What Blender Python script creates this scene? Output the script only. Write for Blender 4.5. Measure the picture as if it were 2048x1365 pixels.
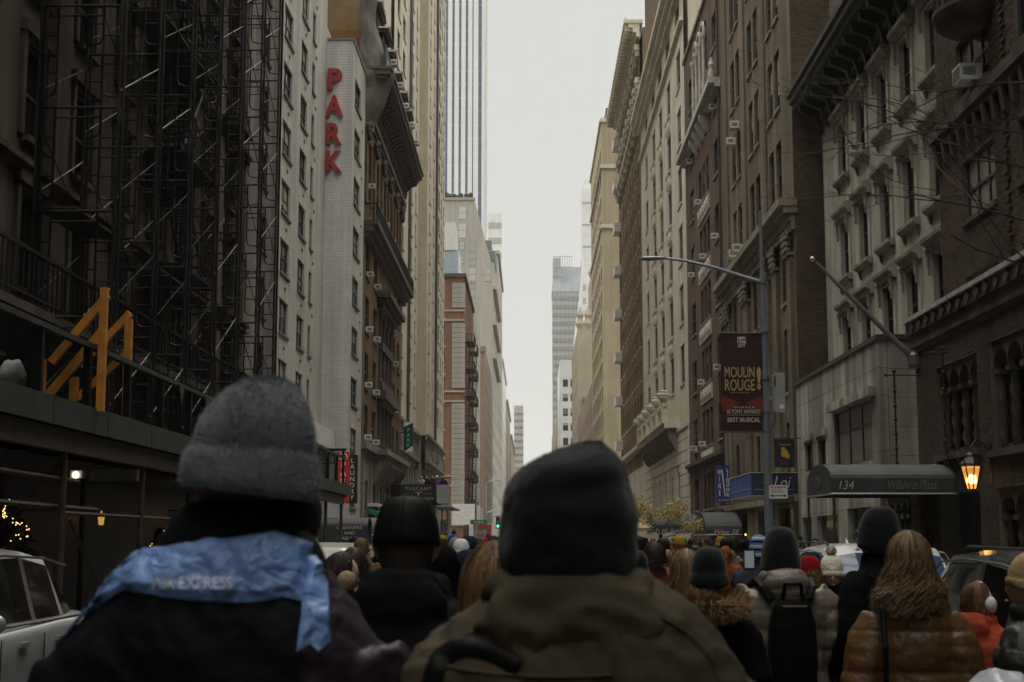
import bpy, bmesh, math, random
from mathutils import Vector, Matrix, noise
from mathutils.bvhtree import BVHTree
R = math.radians
PI = math.pi
random.seed(7)
SC = bpy.context.scene
COL = SC.collection
for _o in list(bpy.data.objects):
    bpy.data.objects.remove(_o)

# ------------------------------------------------------------------ camera
CAMH = 1.72
cam = bpy.data.cameras.new('camera')
camo = bpy.data.objects.new('camera', cam)
COL.objects.link(camo)
cam.sensor_width = 36.0
cam.lens = 3000 / 2048 * 36
cam.clip_start = 0.1
cam.clip_end = 6000
camo.location = (0, 0, CAMH)
camo.rotation_euler = (R(90) + math.atan(397.5 / 3000), 0, math.atan(36 * math.cos(math.atan(397.5 / 3000)) / 3000))
cam.dof.use_dof = True
cam.dof.focus_distance = 60
cam.dof.aperture_fstop = 8.0
SC.camera = camo

# ------------------------------------------------------------------ sky: flat overcast
world = bpy.data.worlds.new('World')
SC.world = world
world.use_nodes = True
wn = world.node_tree.nodes
wl = world.node_tree.links
wn.clear()
w_out = wn.new('ShaderNodeOutputWorld')
w_bg = wn.new('ShaderNodeBackground')
w_sky = wn.new('ShaderNodeTexSky')
w_sky.sky_type = 'NISHITA'
w_sky.sun_disc = False
w_sky.sun_elevation = R(66)
w_sky.sun_rotation = R(6)
w_sky.dust_density = 4.0
w_hsv = wn.new('ShaderNodeHueSaturation')
w_hsv.inputs['Saturation'].default_value = 0.12
w_tc = wn.new('ShaderNodeTexCoord')
w_sep = wn.new('ShaderNodeSeparateXYZ')
w_ramp = wn.new('ShaderNodeValToRGB')
w_ramp.color_ramp.interpolation = 'EASE'
w_ramp.color_ramp.elements[0].position = 0.0
w_ramp.color_ramp.elements[0].color = (5.95, 5.95, 5.65, 1)
w_ramp.color_ramp.elements[1].position = 1.0
w_ramp.color_ramp.elements[1].color = (38.0, 36.8, 33.5, 1)
_e = w_ramp.color_ramp.elements.new(0.38)
_e.color = (5.95, 5.97, 5.68, 1)
w_mix = wn.new('ShaderNodeMixRGB')
w_mix.inputs[0].default_value = 0.9
w_bg.inputs['Strength'].default_value = 0.1
wl.new(w_sky.outputs[0], w_hsv.inputs['Color'])
wl.new(w_tc.outputs['Generated'], w_sep.inputs[0])
wl.new(w_sep.outputs['Z'], w_ramp.inputs[0])
wl.new(w_hsv.outputs[0], w_mix.inputs[1])
wl.new(w_ramp.outputs[0], w_mix.inputs[2])
wl.new(w_mix.outputs[0], w_bg.inputs['Color'])
wl.new(w_bg.outputs[0], w_out.inputs['Surface'])

# soft sun through the cloud, high over the street ahead
sun = bpy.data.lights.new('sun', 'SUN')
sun.energy = 0.8
sun.angle = R(50)
sun.color = (1.0, 0.95, 0.86)
suno = bpy.data.objects.new('sun', sun)
COL.objects.link(suno)
suno.location = (0, -20, 80)
suno.rotation_euler = (R(-24), 0, R(6))

SC.view_settings.view_transform = 'Standard'
SC.view_settings.look = 'None'
SC.view_settings.gamma = 1
SC.view_settings.use_curve_mapping = False
SC.view_settings.exposure = 0.2
SC.render.engine = 'CYCLES'
SC.cycles.use_denoising = True
SC.cycles.max_bounces = 6
SC.cycles.diffuse_bounces = 3
SC.cycles.glossy_bounces = 3
SC.cycles.transparent_max_bounces = 8
SC.cycles.volume_bounces = 1
SC.cycles.caustics_reflective = False
SC.cycles.caustics_refractive = False
SC.cycles.sample_clamp_indirect = 4


# ------------------------------------------------------------------ helpers
def tag(o, label=None, cat=None, group=None, kind=None):
    if label: o['label'] = label
    if cat: o['category'] = cat
    if group: o['group'] = group
    if kind: o['kind'] = kind
    return o

def empty(name, loc, label, cat, group=None, rz=0):
    o = bpy.data.objects.new(name, None)
    COL.objects.link(o)
    o.location = loc
    o.rotation_euler.z = rz
    o.empty_display_size = 0.2
    return tag(o, label, cat, group)

def link(name, me, parent=None, loc=(0, 0, 0), rot=(0, 0, 0), scale=None, label=None):
    o = bpy.data.objects.new(name, me)
    COL.objects.link(o)
    o.location = loc
    o.rotation_euler = rot
    if scale: o.scale = scale
    if parent: o.parent = parent
    if label: o['label'] = label
    return o

def copy_tree(o, parent=None):
    c = o.copy()
    COL.objects.link(c)
    c.parent = parent
    for ch in list(o.children):
        copy_tree(ch, c)
    return c

class MB:
    """collects verts and faces for one mesh"""
    def __init__(s):
        s.v = []; s.f = []; s.m = []; s.mi = 0; s.sm = False; s.smooth = []
    def add(s, vs, fs, M=None):
        b = len(s.v)
        if M is not None: vs = [M @ Vector(p) for p in vs]
        s.v.extend([tuple(p) for p in vs])
        for f in fs:
            s.f.append(tuple(i + b for i in f)); s.m.append(s.mi); s.smooth.append(s.sm)
        return s
    def box(s, x0, x1, y0, y1, z0, z1, M=None):
        if x0 > x1: x0, x1 = x1, x0
        if y0 > y1: y0, y1 = y1, y0
        if z0 > z1: z0, z1 = z1, z0
        vs = [(x0,y0,z0),(x1,y0,z0),(x1,y1,z0),(x0,y1,z0),(x0,y0,z1),(x1,y0,z1),(x1,y1,z1),(x0,y1,z1)]
        return s.add(vs, [(3,2,1,0),(4,5,6,7),(0,1,5,4),(1,2,6,5),(2,3,7,6),(3,0,4,7)], M)
    def cbox(s, x0, x1, y0, y1, z0, z1, c=0.01, M=None):
        """box with chamfered long edges (profile in the x-z plane)"""
        p = [(x0+c,z0),(x1-c,z0),(x1,z0+c),(x1,z1-c),(x1-c,z1),(x0+c,z1),(x0,z1-c),(x0,z0+c)]
        return s.prism([(a,0,b) for a,b in p], (0,1,0), y0, y1, M)
    def prism(s, poly, axis, a, b, M=None):
        ax = Vector(axis); n = len(poly)
        P = [Vector(p) for p in poly]
        vs = [p + ax*a for p in P] + [p + ax*b for p in P]
        fs = [tuple(range(n))[::-1], tuple(range(n, 2*n))] + [(i, (i+1) % n, n+(i+1) % n, n+i) for i in range(n)]
        return s.add(vs, fs, M)
    def tube(s, pts, r, n=6, M=None, caps=True, flat=1.0):
        pts = [Vector(p) for p in pts]
        k = len(pts)
        rs = r if isinstance(r, (list, tuple)) else [r]*k
        t0 = (pts[1]-pts[0]).normalized()
        up = Vector((0,0,1)) if abs(t0.z) < 0.9 else Vector((0,1,0))
        nrm = t0.cross(up).normalized()
        vs = []
        for i, p in enumerate(pts):
            t = (pts[min(i+1,k-1)] - pts[max(i-1,0)]).normalized()
            nrm = (nrm - t*nrm.dot(t)).normalized()
            bn = t.cross(nrm)
            for j in range(n):
                a = 2*PI*j/n
                vs.append(p + nrm*(math.cos(a)*rs[i]) + bn*(math.sin(a)*rs[i]*flat))
        fs = []
        for i in range(k-1):
            for j in range(n):
                fs.append((i*n+j, i*n+(j+1) % n, (i+1)*n+(j+1) % n, (i+1)*n+j))
        if caps:
            fs.append(tuple(range(n))[::-1]); fs.append(tuple((k-1)*n+j for j in range(n)))
        return s.add(vs, fs, M)
    def loft(s, rings, caps=True, M=None, closed=True):
        n = len(rings[0]); k = len(rings)
        vs = [p for r in rings for p in r]
        fs = []
        for i in range(k-1):
            for j in range(n if closed else n-1):
                fs.append((i*n+j, i*n+(j+1) % n, (i+1)*n+(j+1) % n, (i+1)*n+j))
        if caps and closed:
            fs.append(tuple(range(n))[::-1]); fs.append(tuple((k-1)*n+j for j in range(n)))
        return s.add(vs, fs, M)
    def lathe(s, prof, n=16, M=None, cx=0, cy=0):
        rings = [[(cx+r*math.cos(2*PI*j/n), cy+r*math.sin(2*PI*j/n), z) for j in range(n)] for r, z in prof]
        return s.loft(rings, True, M)
    def sphere(s, c, rx, ry=None, rz=None, n=12, m=8, M=None):
        ry = ry or rx; rz = rz or rx
        rings = []
        for i in range(1, m):
            a = PI*i/m
            rings.append([(c[0]+rx*math.sin(a)*math.cos(2*PI*j/n), c[1]+ry*math.sin(a)*math.sin(2*PI*j/n), c[2]-rz*math.cos(a)) for j in range(n)])
        b = len(s.v)
        s.loft(rings, False, M)
        p0 = Vector((c[0],c[1],c[2]-rz)); p1 = Vector((c[0],c[1],c[2]+rz))
        if M is not None: p0 = M @ p0; p1 = M @ p1
        i0 = len(s.v); s.v.append(tuple(p0)); s.v.append(tuple(p1))
        L = b+(m-2)*n
        for j in range(n):
            s.f.append((i0, b+(j+1) % n, b+j)); s.m.append(s.mi); s.smooth.append(s.sm)
            s.f.append((i0+1, L+j, L+(j+1) % n)); s.m.append(s.mi); s.smooth.append(s.sm)
        return s
    def quad(s, a, b, c, d, M=None):
        return s.add([a,b,c,d], [(0,1,2,3)], M)
    def mesh(s, name, mats, smooth=None):
        me = bpy.data.meshes.new(name)
        me.from_pydata(s.v, [], s.f)
        for m in (mats if isinstance(mats, (list, tuple)) else [mats]):
            me.materials.append(m)
        me.polygons.foreach_set('material_index', s.m)
        sm = s.smooth if smooth is None else [smooth]*len(s.f)
        me.polygons.foreach_set('use_smooth', sm)
        me.update()
        return me
    def build(s, name, mats, parent=None, loc=(0,0,0), rot=(0,0,0), smooth=None, label=None):
        return link(name, s.mesh(name, mats, smooth), parent, loc, rot, None, label)

_cache = {}
def cached(key, fn):
    if key not in _cache: _cache[key] = fn()
    return _cache[key]

class Face:
    """one outer face of a building; local x runs along it, local -y points out, z up"""
    def __init__(s, root, ox, oy, side):
        s.root = root; s.side = side
        s.ox, s.oy = ox, oy
        s.ang = {'L': R(90), 'R': R(-90), 'F': 0.0}[side]
        s.loc = (ox - root.location.x, oy - root.location.y, 0)
    def u(s, c):
        """street coordinate (Y for street fronts, X for faces turned to the camera) to local x"""
        return {'L': c - s.oy, 'R': s.oy - c, 'F': c - s.ox}[s.side]
    def put(s, name, mb_or_mesh, mats=None, label=None, smooth=None, at=None):
        me = mb_or_mesh.mesh(name, mats, smooth) if isinstance(mb_or_mesh, MB) else mb_or_mesh
        loc = Vector(s.loc)
        if at is not None:
            q = Matrix.Rotation(s.ang, 3, 'Z') @ Vector(at)
            loc = loc + q
        return link(name, me, s.root, loc, (0,0,s.ang), None, label)
    def wall(s, name, mats, c0, c1, z0, z1, holes=(), reveal=0.22, d=0.0, label=None):
        """wall sheet with real openings and reveals; holes = (c0,c1,z0,z1)"""
        a, b = sorted((s.u(c0), s.u(c1)))
        H = []
        for h in holes:
            h0, h1 = sorted((s.u(h[0]), s.u(h[1])))
            q = (max(a,h0), min(b,h1), max(z0,h[2]), min(z1,h[3]))
            if q[1]-q[0] > 0.02 and q[3]-q[2] > 0.02: H.append(q)
        xs = sorted(set([a,b] + [q[0] for q in H] + [q[1] for q in H]))
        zs = sorted(set([z0,z1] + [q[2] for q in H] + [q[3] for q in H]))
        m = MB()
        idx = {}
        def vi(x, z):
            k = (x, z)
            if k not in idx:
                idx[k] = len(m.v); m.v.append((x, -d, z))
            return idx[k]
        for j in range(len(zs)-1):
            zc = (zs[j]+zs[j+1])/2
            row = [q for q in H if q[2] < zc < q[3]]
            i = 0
            while i < len(xs)-1:
                xc = (xs[i]+xs[i+1])/2
                if any(q[0] < xc < q[1] for q in row):
                    i += 1; continue
                m.f.append((vi(xs[i],zs[j]), vi(xs[i+1],zs[j]), vi(xs[i+1],zs[j+1]), vi(xs[i],zs[j+1])))
                m.m.append(0); m.smooth.append(False)
                i += 1
        y0, y1 = -d, -d+reveal
        for q in H:
            x0,x1,c,e = q
            m.add([(x0,y0,c),(x1,y0,c),(x1,y0,e),(x0,y0,e),(x0,y1,c),(x1,y1,c),(x1,y1,e),(x0,y1,e)],
                  [(0,4,7,3),(5,1,2,6),(7,6,2,3),(0,1,5,4)])
        return s.put(name, m, mats, label)
    def box(s, m, c0, c1, z0, z1, d0, d1):
        a, b = sorted((s.u(c0), s.u(c1)))
        m.box(a, b, -d1, -d0, z0, z1)
        return m

def window_meshes(w, h, style, fr, panes, recess):
    key = ('win', round(w,2), round(h,2), style, fr.name, panes[0].name, recess)
    def mk():
        m = MB(); t = 0.055; y = recess-0.03
        m.box(-w/2, -w/2+t, y, y+0.07, 0, h); m.box(w/2-t, w/2, y, y+0.07, 0, h)
        m.box(-w/2+t, w/2-t, y, y+0.07, h-t, h); m.box(-w/2+t, w/2-t, y, y+0.07, 0, t)
        mid = h*0.5
        cols = {'dh': 1, 'dh2': 2, 'dh3': 3, 'one': 1, 'case2': 2, 'case3': 3}[style]
        if style.startswith('dh'): m.box(-w/2+t, w/2-t, y+0.01, y+0.06, mid-0.035, mid+0.035)
        for k in range(1, cols):
            x = -w/2 + w*k/cols
            m.box(x-0.03, x+0.03, y+0.005, y+0.065, t, h-t)
        if style == 'case3':
            m.box(-w/2+t, w/2-t, y+0.012, y+0.058, h*0.62-0.02, h*0.62+0.02)
        fm = m.mesh('window', fr)
        vs = []
        for var in range(4):
            p = MB(); yy = y+0.035
            cut = {0: h, 1: h*0.5, 2: h*0.72, 3: h*0.3}[var]
            p.mi = 0; p.quad((-w/2+t,yy+0.02,t), (w/2-t,yy+0.02,t), (w/2-t,yy,min(cut,h-t)), (-w/2+t,yy,min(cut,h-t)))
            if var:
                p.mi = 1; p.quad((-w/2+t,yy,cut), (w/2-t,yy,cut), (w/2-t,yy+0.01,h-t), (-w/2+t,yy+0.01,h-t))
            vs.append(p.mesh('pane', panes))
        return fm, vs
    return cached(key, mk)

WIN_N = [0]
def window(face, c, z, w, h, style='dh', fr=None, panes=None, recess=0.18, d=0.0, sill=None, sill_out=0.08, var=None, lintel=None):
    """window > pane, sill; standing in an opening centred at street coordinate c with its foot at z"""
    panes = panes or PANES
    recess = min(recess, 0.12)
    fm, pv = window_meshes(w, h, style, fr or M_FRAME, panes, recess)
    o = face.put('window', fm, at=(face.u(c), -d, z))
    WIN_N[0] += 1
    v = var if var is not None else random.choice((0,0,0,1,1,2,3))
    link('pane', pv[v], o)
    if sill:
        sm = cached(('sill', round(w,2), sill.name, sill_out), lambda: MB().box(-w/2-0.07, w/2+0.07, -sill_out, 0.1, -0.11, -0.002).mesh('sill', sill))
        link('sill', sm, o)
    if lintel:
        lm = cached(('lint', round(w,2), round(h,2), lintel.name), lambda: MB().box(-w/2-0.12, w/2+0.12, -0.05, 0.1, h+0.002, h+0.24).mesh('lintel', lintel))
        link('lintel', lm, o)
    return o

def text_mesh(txt, w=None, h=None, mat=None, extrude=0.01, bold=0.0, shear=0.0, spacing=1.0, align='CENTER'):
    """flat lettering in the local x-z plane, front to local -y, centred on the origin, fitted to w x h"""
    cu = bpy.data.curves.new('lettering', 'FONT')
    cu.body = txt; cu.extrude = extrude; cu.offset = bold; cu.shear = shear; cu.space_character = spacing
    cu.align_x = align; cu.resolution_u = 3; cu.space_line = 0.95
    o = bpy.data.objects.new('lettering', cu)
    COL.objects.link(o)
    dg = bpy.context.evaluated_depsgraph_get()
    me = bpy.data.meshes.new_from_object(o.evaluated_get(dg))
    bpy.data.objects.remove(o); bpy.data.curves.remove(cu)
    xs = [v.co.x for v in me.vertices]; ys = [v.co.y for v in me.vertices]
    cx, cy = (min(xs)+max(xs))/2, (min(ys)+max(ys))/2
    bw, bh = max(xs)-min(xs), max(ys)-min(ys)
    sx = (w/bw) if w else None; sy = (h/bh) if h else None
    sx = sx or sy; sy = sy or sx
    for v in me.vertices:
        x, y, z = v.co
        v.co = ((x-cx)*sx, -z, (y-cy)*sy)
    me.materials.clear(); me.materials.append(mat)
    me.name = 'lettering'
    return me

def scatter_copy(src, n): pass

# ------------------------------------------------------------------ materials
def newmat(name):
    m = bpy.data.materials.new(name)
    m.use_nodes = True
    nt = m.node_tree
    b = nt.nodes['Principled BSDF']
    return m, nt.nodes, nt.links, b

def N(nodes, t, **kw):
    n = nodes.new(t)
    for k, v in kw.items():
        if k in n.inputs: n.inputs[k].default_value = v
        else: setattr(n, k, v)
    return n

def c4(c): return (c[0], c[1], c[2], 1)

def mat(name, col, rough=0.7, var=0.25, scale=3.0, bump=0.15, bscale=None, metal=0.0, spec=0.5, streak=0.0, objcol=False, sheen=0.0, coat=0.0, detail=6):
    """base colour with soft grain, wear streaks running down and fine relief"""
    m, n, l, b = newmat(name)
    tc = N(n, 'ShaderNodeTexCoord')
    ns = N(n, 'ShaderNodeTexNoise', Scale=scale, Detail=detail)
    l.new(tc.outputs['Object'], ns.inputs['Vector'])
    ramp = N(n, 'ShaderNodeMapRange')
    ramp.inputs['From Min'].default_value = 0.3; ramp.inputs['From Max'].default_value = 0.7
    ramp.inputs['To Min'].default_value = 1-var; ramp.inputs['To Max'].default_value = 1+var
    l.new(ns.outputs['Fac'], ramp.inputs['Value'])
    mul = N(n, 'ShaderNodeVectorMath', operation='SCALE')
    if objcol:
        oi = N(n, 'ShaderNodeObjectInfo')
        l.new(oi.outputs['Color'], mul.inputs[0])
    else:
        mul.inputs[0].default_value = col[:3]
    fac = ramp.outputs[0]
    if streak > 0:
        mp = N(n, 'ShaderNodeMapping'); mp.inputs['Scale'].default_value = (1.6, 1.6, 0.09)
        l.new(tc.outputs['Object'], mp.inputs['Vector'])
        n2 = N(n, 'ShaderNodeTexNoise', Scale=1.0, Detail=8)
        l.new(mp.outputs[0], n2.inputs['Vector'])
        r2 = N(n, 'ShaderNodeMapRange'); r2.inputs['From Min'].default_value = 0.35; r2.inputs['From Max'].default_value = 0.65
        r2.inputs['To Min'].default_value = 1-streak; r2.inputs['To Max'].default_value = 1.0+streak*0.2
        l.new(n2.outputs['Fac'], r2.inputs['Value'])
        mm = N(n, 'ShaderNodeMath', operation='MULTIPLY')
        l.new(fac, mm.inputs[0]); l.new(r2.outputs[0], mm.inputs[1])
        fac = mm.outputs[0]
    l.new(fac, mul.inputs['Scale'])
    l.new(mul.outputs[0], b.inputs['Base Color'])
    b.inputs['Roughness'].default_value = rough
    b.inputs['Metallic'].default_value = metal
    b.inputs['Specular IOR Level'].default_value = spec*0.4 if rough > 0.75 else spec
    if sheen: b.inputs['Sheen Weight'].default_value = sheen
    if coat: b.inputs['Coat Weight'].default_value = coat; b.inputs['Coat Roughness'].default_value = 0.08
    if bump:
        nb = N(n, 'ShaderNodeTexNoise', Scale=bscale or scale*8, Detail=4)
        l.new(tc.outputs['Object'], nb.inputs['Vector'])
        bp = N(n, 'ShaderNodeBump', Strength=bump, Distance=0.02)
        l.new(nb.outputs['Fac'], bp.inputs['Height'])
        l.new(bp.outputs[0], b.inputs['Normal'])
    return m

def brick_mat(name, ca, cb, mortar, bw=0.215, bh=0.072, gap=0.012, rough=0.85, streak=0.35, stain=0.3, bump=0.5):
    """running-bond masonry with per-brick tone, soot streaks and mortar relief"""
    m, n, l, b = newmat(name)
    tc = N(n, 'ShaderNodeTexCoord')
    sp = N(n, 'ShaderNodeSeparateXYZ'); l.new(tc.outputs['Object'], sp.inputs[0])
    ad = N(n, 'ShaderNodeMath', operation='ADD'); l.new(sp.outputs['X'], ad.inputs[0]); l.new(sp.outputs['Y'], ad.inputs[1])
    cm = N(n, 'ShaderNodeCombineXYZ'); l.new(ad.outputs[0], cm.inputs['X']); l.new(sp.outputs['Z'], cm.inputs['Y'])
    br = N(n, 'ShaderNodeTexBrick')
    l.new(cm.outputs[0], br.inputs['Vector'])
    br.inputs['Scale'].default_value = 1.0
    br.inputs['Brick Width'].default_value = bw; br.inputs['Row Height'].default_value = bh
    br.inputs['Mortar Size'].default_value = gap; br.inputs['Mortar Smooth'].default_value = 0.2
    br.inputs['Color1'].default_value = c4(ca); br.inputs['Color2'].default_value = c4(cb); br.inputs['Mortar'].default_value = c4(mortar)
    ns = N(n, 'ShaderNodeTexNoise', Scale=0.35, Detail=7); l.new(tc.outputs['Object'], ns.inputs['Vector'])
    r1 = N(n, 'ShaderNodeMapRange'); r1.inputs['From Min'].default_value = 0.3; r1.inputs['From Max'].default_value = 0.7
    r1.inputs['To Min'].default_value = 1-stain; r1.inputs['To Max'].default_value = 1+stain*0.5
    l.new(ns.outputs['Fac'], r1.inputs['Value'])
    mp = N(n, 'ShaderNodeMapping'); mp.inputs['Scale'].default_value = (1.3, 1.3, 0.06); l.new(tc.outputs['Object'], mp.inputs['Vector'])
    n2 = N(n, 'ShaderNodeTexNoise', Scale=1.0, Detail=8); l.new(mp.outputs[0], n2.inputs['Vector'])
    r2 = N(n, 'ShaderNodeMapRange'); r2.inputs['From Min'].default_value = 0.35; r2.inputs['From Max'].default_value = 0.65
    r2.inputs['To Min'].default_value = 1-streak; r2.inputs['To Max'].default_value = 1.05
    l.new(n2.outputs['Fac'], r2.inputs['Value'])
    mm = N(n, 'ShaderNodeMath', operation='MULTIPLY'); l.new(r1.outputs[0], mm.inputs[0]); l.new(r2.outputs[0], mm.inputs[1])
    mul = N(n, 'ShaderNodeVectorMath', operation='SCALE')
    l.new(br.outputs['Color'], mul.inputs[0]); l.new(mm.outputs[0], mul.inputs['Scale'])
    l.new(mul.outputs[0], b.inputs['Base Color'])
    b.inputs['Roughness'].default_value = rough; b.inputs['Specular IOR Level'].default_value = 0.15
    bp = N(n, 'ShaderNodeBump', Strength=bump, Distance=0.01, invert=True)
    l.new(br.outputs['Fac'], bp.inputs['Height'])
    l.new(bp.outputs[0], b.inputs['Normal'])
    return m

def island_mat(name, ca, cb, rough=0.85, bump=0.4):
    """masonry laid piece by piece: every piece its own tone"""
    m, n, l, b = newmat(name)
    ge = N(n, 'ShaderNodeNewGeometry'); oi = N(n, 'ShaderNodeObjectInfo')
    ad = N(n, 'ShaderNodeMath', operation='ADD'); l.new(ge.outputs['Random Per Island'], ad.inputs[0]); l.new(oi.outputs['Random'], ad.inputs[1])
    fr = N(n, 'ShaderNodeMath', operation='FRACT'); l.new(ad.outputs[0], fr.inputs[0])
    mx = N(n, 'ShaderNodeMixRGB'); mx.inputs[1].default_value = c4(ca); mx.inputs[2].default_value = c4(cb)
    l.new(fr.outputs[0], mx.inputs[0])
    tc = N(n, 'ShaderNodeNewGeometry')
    ns = N(n, 'ShaderNodeTexNoise', Scale=0.5, Detail=8); l.new(tc.outputs['Position'], ns.inputs['Vector'])
    r1 = N(n, 'ShaderNodeMapRange'); r1.inputs['From Min'].default_value = 0.3; r1.inputs['From Max'].default_value = 0.7
    r1.inputs['To Min'].default_value = 0.6; r1.inputs['To Max'].default_value = 1.2
    l.new(ns.outputs['Fac'], r1.inputs['Value'])
    mul = N(n, 'ShaderNodeVectorMath', operation='SCALE'); l.new(mx.outputs[0], mul.inputs[0]); l.new(r1.outputs[0], mul.inputs['Scale'])
    l.new(mul.outputs[0], b.inputs['Base Color'])
    b.inputs['Roughness'].default_value = rough; b.inputs['Specular IOR Level'].default_value = 0.15
    nb = N(n, 'ShaderNodeTexNoise', Scale=40, Detail=3); l.new(tc.outputs['Position'], nb.inputs['Vector'])
    bp = N(n, 'ShaderNodeBump', Strength=bump, Distance=0.01); l.new(nb.outputs['Fac'], bp.inputs['Height']); l.new(bp.outputs[0], b.inputs['Normal'])
    return m

def emit_mat(name, col, s):
    m, n, l, b = newmat(name)
    b.inputs['Base Color'].default_value = c4(col)
    b.inputs['Emission Color'].default_value = c4(col)
    b.inputs['Emission Strength'].default_value = s
    return m

def glass_mat(name, col, rough=0.06, var=0.4):
    m, n, l, b = newmat(name)
    oi = N(n, 'ShaderNodeObjectInfo')
    r1 = N(n, 'ShaderNodeMapRange'); r1.inputs['To Min'].default_value = 1-var; r1.inputs['To Max'].default_value = 1+var
    l.new(oi.outputs['Random'], r1.inputs['Value'])
    mul = N(n, 'ShaderNodeVectorMath', operation='SCALE'); mul.inputs[0].default_value = col[:3]; l.new(r1.outputs[0], mul.inputs['Scale'])
    l.new(mul.outputs[0], b.inputs['Base Color'])
    b.inputs['Roughness'].default_value = rough
    b.inputs['Specular IOR Level'].default_value = 0.32
    tc = N(n, 'ShaderNodeTexCoord'); ns = N(n, 'ShaderNodeTexNoise', Scale=1.2, Detail=1); l.new(tc.outputs['Object'], ns.inputs['Vector'])
    bp = N(n, 'ShaderNodeBump', Strength=0.08, Distance=0.05); l.new(ns.outputs['Fac'], bp.inputs['Height']); l.new(bp.outputs[0], b.inputs['Normal'])
    return m

def net_mat(name, col, opacity):
    m, n, l, b = newmat(name)
    out = n['Material Output']
    tr = N(n, 'ShaderNodeBsdfTransparent'); df = N(n, 'ShaderNodeBsdfDiffuse'); df.inputs['Color'].default_value = c4(col)
    mx = N(n, 'ShaderNodeMixShader')
    tc = N(n, 'ShaderNodeTexCoord')
    mp = N(n, 'ShaderNodeMapping'); mp.inputs['Scale'].default_value = (0.9, 0.9, 0.12); l.new(tc.outputs['Object'], mp.inputs['Vector'])
    ns = N(n, 'ShaderNodeTexNoise', Scale=1.5, Detail=5); l.new(mp.outputs[0], ns.inputs['Vector'])
    r1 = N(n, 'ShaderNodeMapRange'); r1.inputs['From Min'].default_value = 0.3; r1.inputs['From Max'].default_value = 0.7
    r1.inputs['To Min'].default_value = opacity-0.12; r1.inputs['To Max'].default_value = opacity+0.12
    l.new(ns.outputs['Fac'], r1.inputs['Value']); l.new(r1.outputs[0], mx.inputs[0])
    l.new(tr.outputs[0], mx.inputs[1]); l.new(df.outputs[0], mx.inputs[2]); l.new(mx.outputs[0], out.inputs['Surface'])
    return m

M_FRAME = mat('window frame dark bronze', (0.035,0.032,0.03), 0.5, 0.1)
M_FRAMEW = mat('window frame off white', (0.45,0.44,0.4), 0.5, 0.1)
M_FRAMEG = mat('window frame grey', (0.13,0.13,0.125), 0.5, 0.1)
M_GLASS = glass_mat('window glass over dark room', (0.012,0.013,0.014))
M_PALEPANE = glass_mat('window glass with pale blind and painted sky', (0.26,0.25,0.22), 0.12, 0.6)  # pale tone serves for blinds and also paints in sky reflected by sashes
PANES = [M_GLASS, M_PALEPANE]
M_GLASSB = glass_mat('blue tower glass with painted reflection', (0.12,0.17,0.25), 0.05, 0.3)  # blue base colour raised to stand in for missing reflections
M_ASPHALT = mat('asphalt', (0.05,0.05,0.05), 0.9, 0.3, 4, 0.4, 60)
M_PAVE = mat('pavement concrete', (0.2,0.195,0.185), 0.85, 0.2, 2, 0.2, 40)
M_KERB = mat('granite kerb', (0.25,0.24,0.23), 0.8, 0.2)
M_PAINT = mat('road paint', (0.6,0.6,0.58), 0.7, 0.3)
M_IRON = mat('black iron', (0.012,0.012,0.013), 0.5, 0.2, 5, 0.1, spec=0.4)
M_GALV = mat('galvanised steel', (0.34,0.36,0.38), 0.42, 0.15, 6, 0.05, metal=0.75)
M_STEELB = mat('blue black painted scaffold steel', (0.016,0.015,0.016), 0.5, 0.2, 6, 0.05)
M_STEELL = mat('worn bare scaffold brace', (0.34,0.33,0.30), 0.45, 0.3, 6, 0.05, metal=0.3)
M_RUST = mat('rusty scaffold tube', (0.055,0.042,0.035), 0.7, 0.4, 8, 0.1)
M_WHITEBOX = mat('air conditioner white enamel', (0.62,0.61,0.57), 0.5, 0.15, 4, 0.0)
M_GRILLE = mat('air conditioner grille grey', (0.16,0.16,0.155), 0.6, 0.2)
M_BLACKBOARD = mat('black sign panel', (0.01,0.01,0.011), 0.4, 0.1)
M_WHITE = mat('white sign lettering', (0.75,0.75,0.72), 0.5, 0.05, bump=0)

# ------------------------------------------------------------------ ground, roads, pavements
XL, XR = -9.05, 9.7          # building lines
KL, KR = -5.9, 5.2           # kerb lines
AV0, AV1 = 157.0, 197.0      # the avenue crossing
def sheet(name, x0, x1, y0, y1, z, m, th=0.0):
    mb = MB()
    if th: mb.box(x0, x1, y0, y1, z-th, z)
    else: mb.quad((x0,y0,z),(x1,y0,z),(x1,y1,z),(x0,y1,z))
    return tag(mb.build(name, m), kind='structure')
sheet('ground', -3000, 3000, -300, 5000, -0.02, M_ASPHALT)
sheet('road', KL, KR, -30, 1500, 0.0, M_ASPHALT)
sheet('avenue', -300, 300, AV0+4, AV1-4, 0.004, M_ASPHALT)
for nm, x0, x1, k0, k1 in (('pavement_left', -14, KL-0.15, KL-0.15, KL), ('pavement_right', KR+0.15, 16, KR, KR+0.15)):
    for i, (a, b) in enumerate(((-30, AV0+4), (AV1-4, 1500))):
        sheet(nm + ('' if i == 0 else '_far'), x0, x1, a, b, 0.14, M_PAVE, 0.15)
        sheet('kerb_left' if x0 < 0 else 'kerb_right', k0, k1, a, b, 0.145, M_KERB, 0.16)
mb = MB()
for k in range(-6, 30):
    mb.quad((-0.06,k*5,0.004),(0.06,k*5,0.004),(0.06,k*5+2.6,0.004),(-0.06,k*5+2.6,0.004))
for k in range(9):
    mb.quad((KL+0.5+k*1.2,AV0-1.5,0.004),(KL+1.0+k*1.2,AV0-1.5,0.004),(KL+1.0+k*1.2,AV0+2.5,0.004),(KL+0.5+k*1.2,AV0+2.5,0.004))
tag(mb.build('road_markings', M_PAINT), kind='structure')

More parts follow.
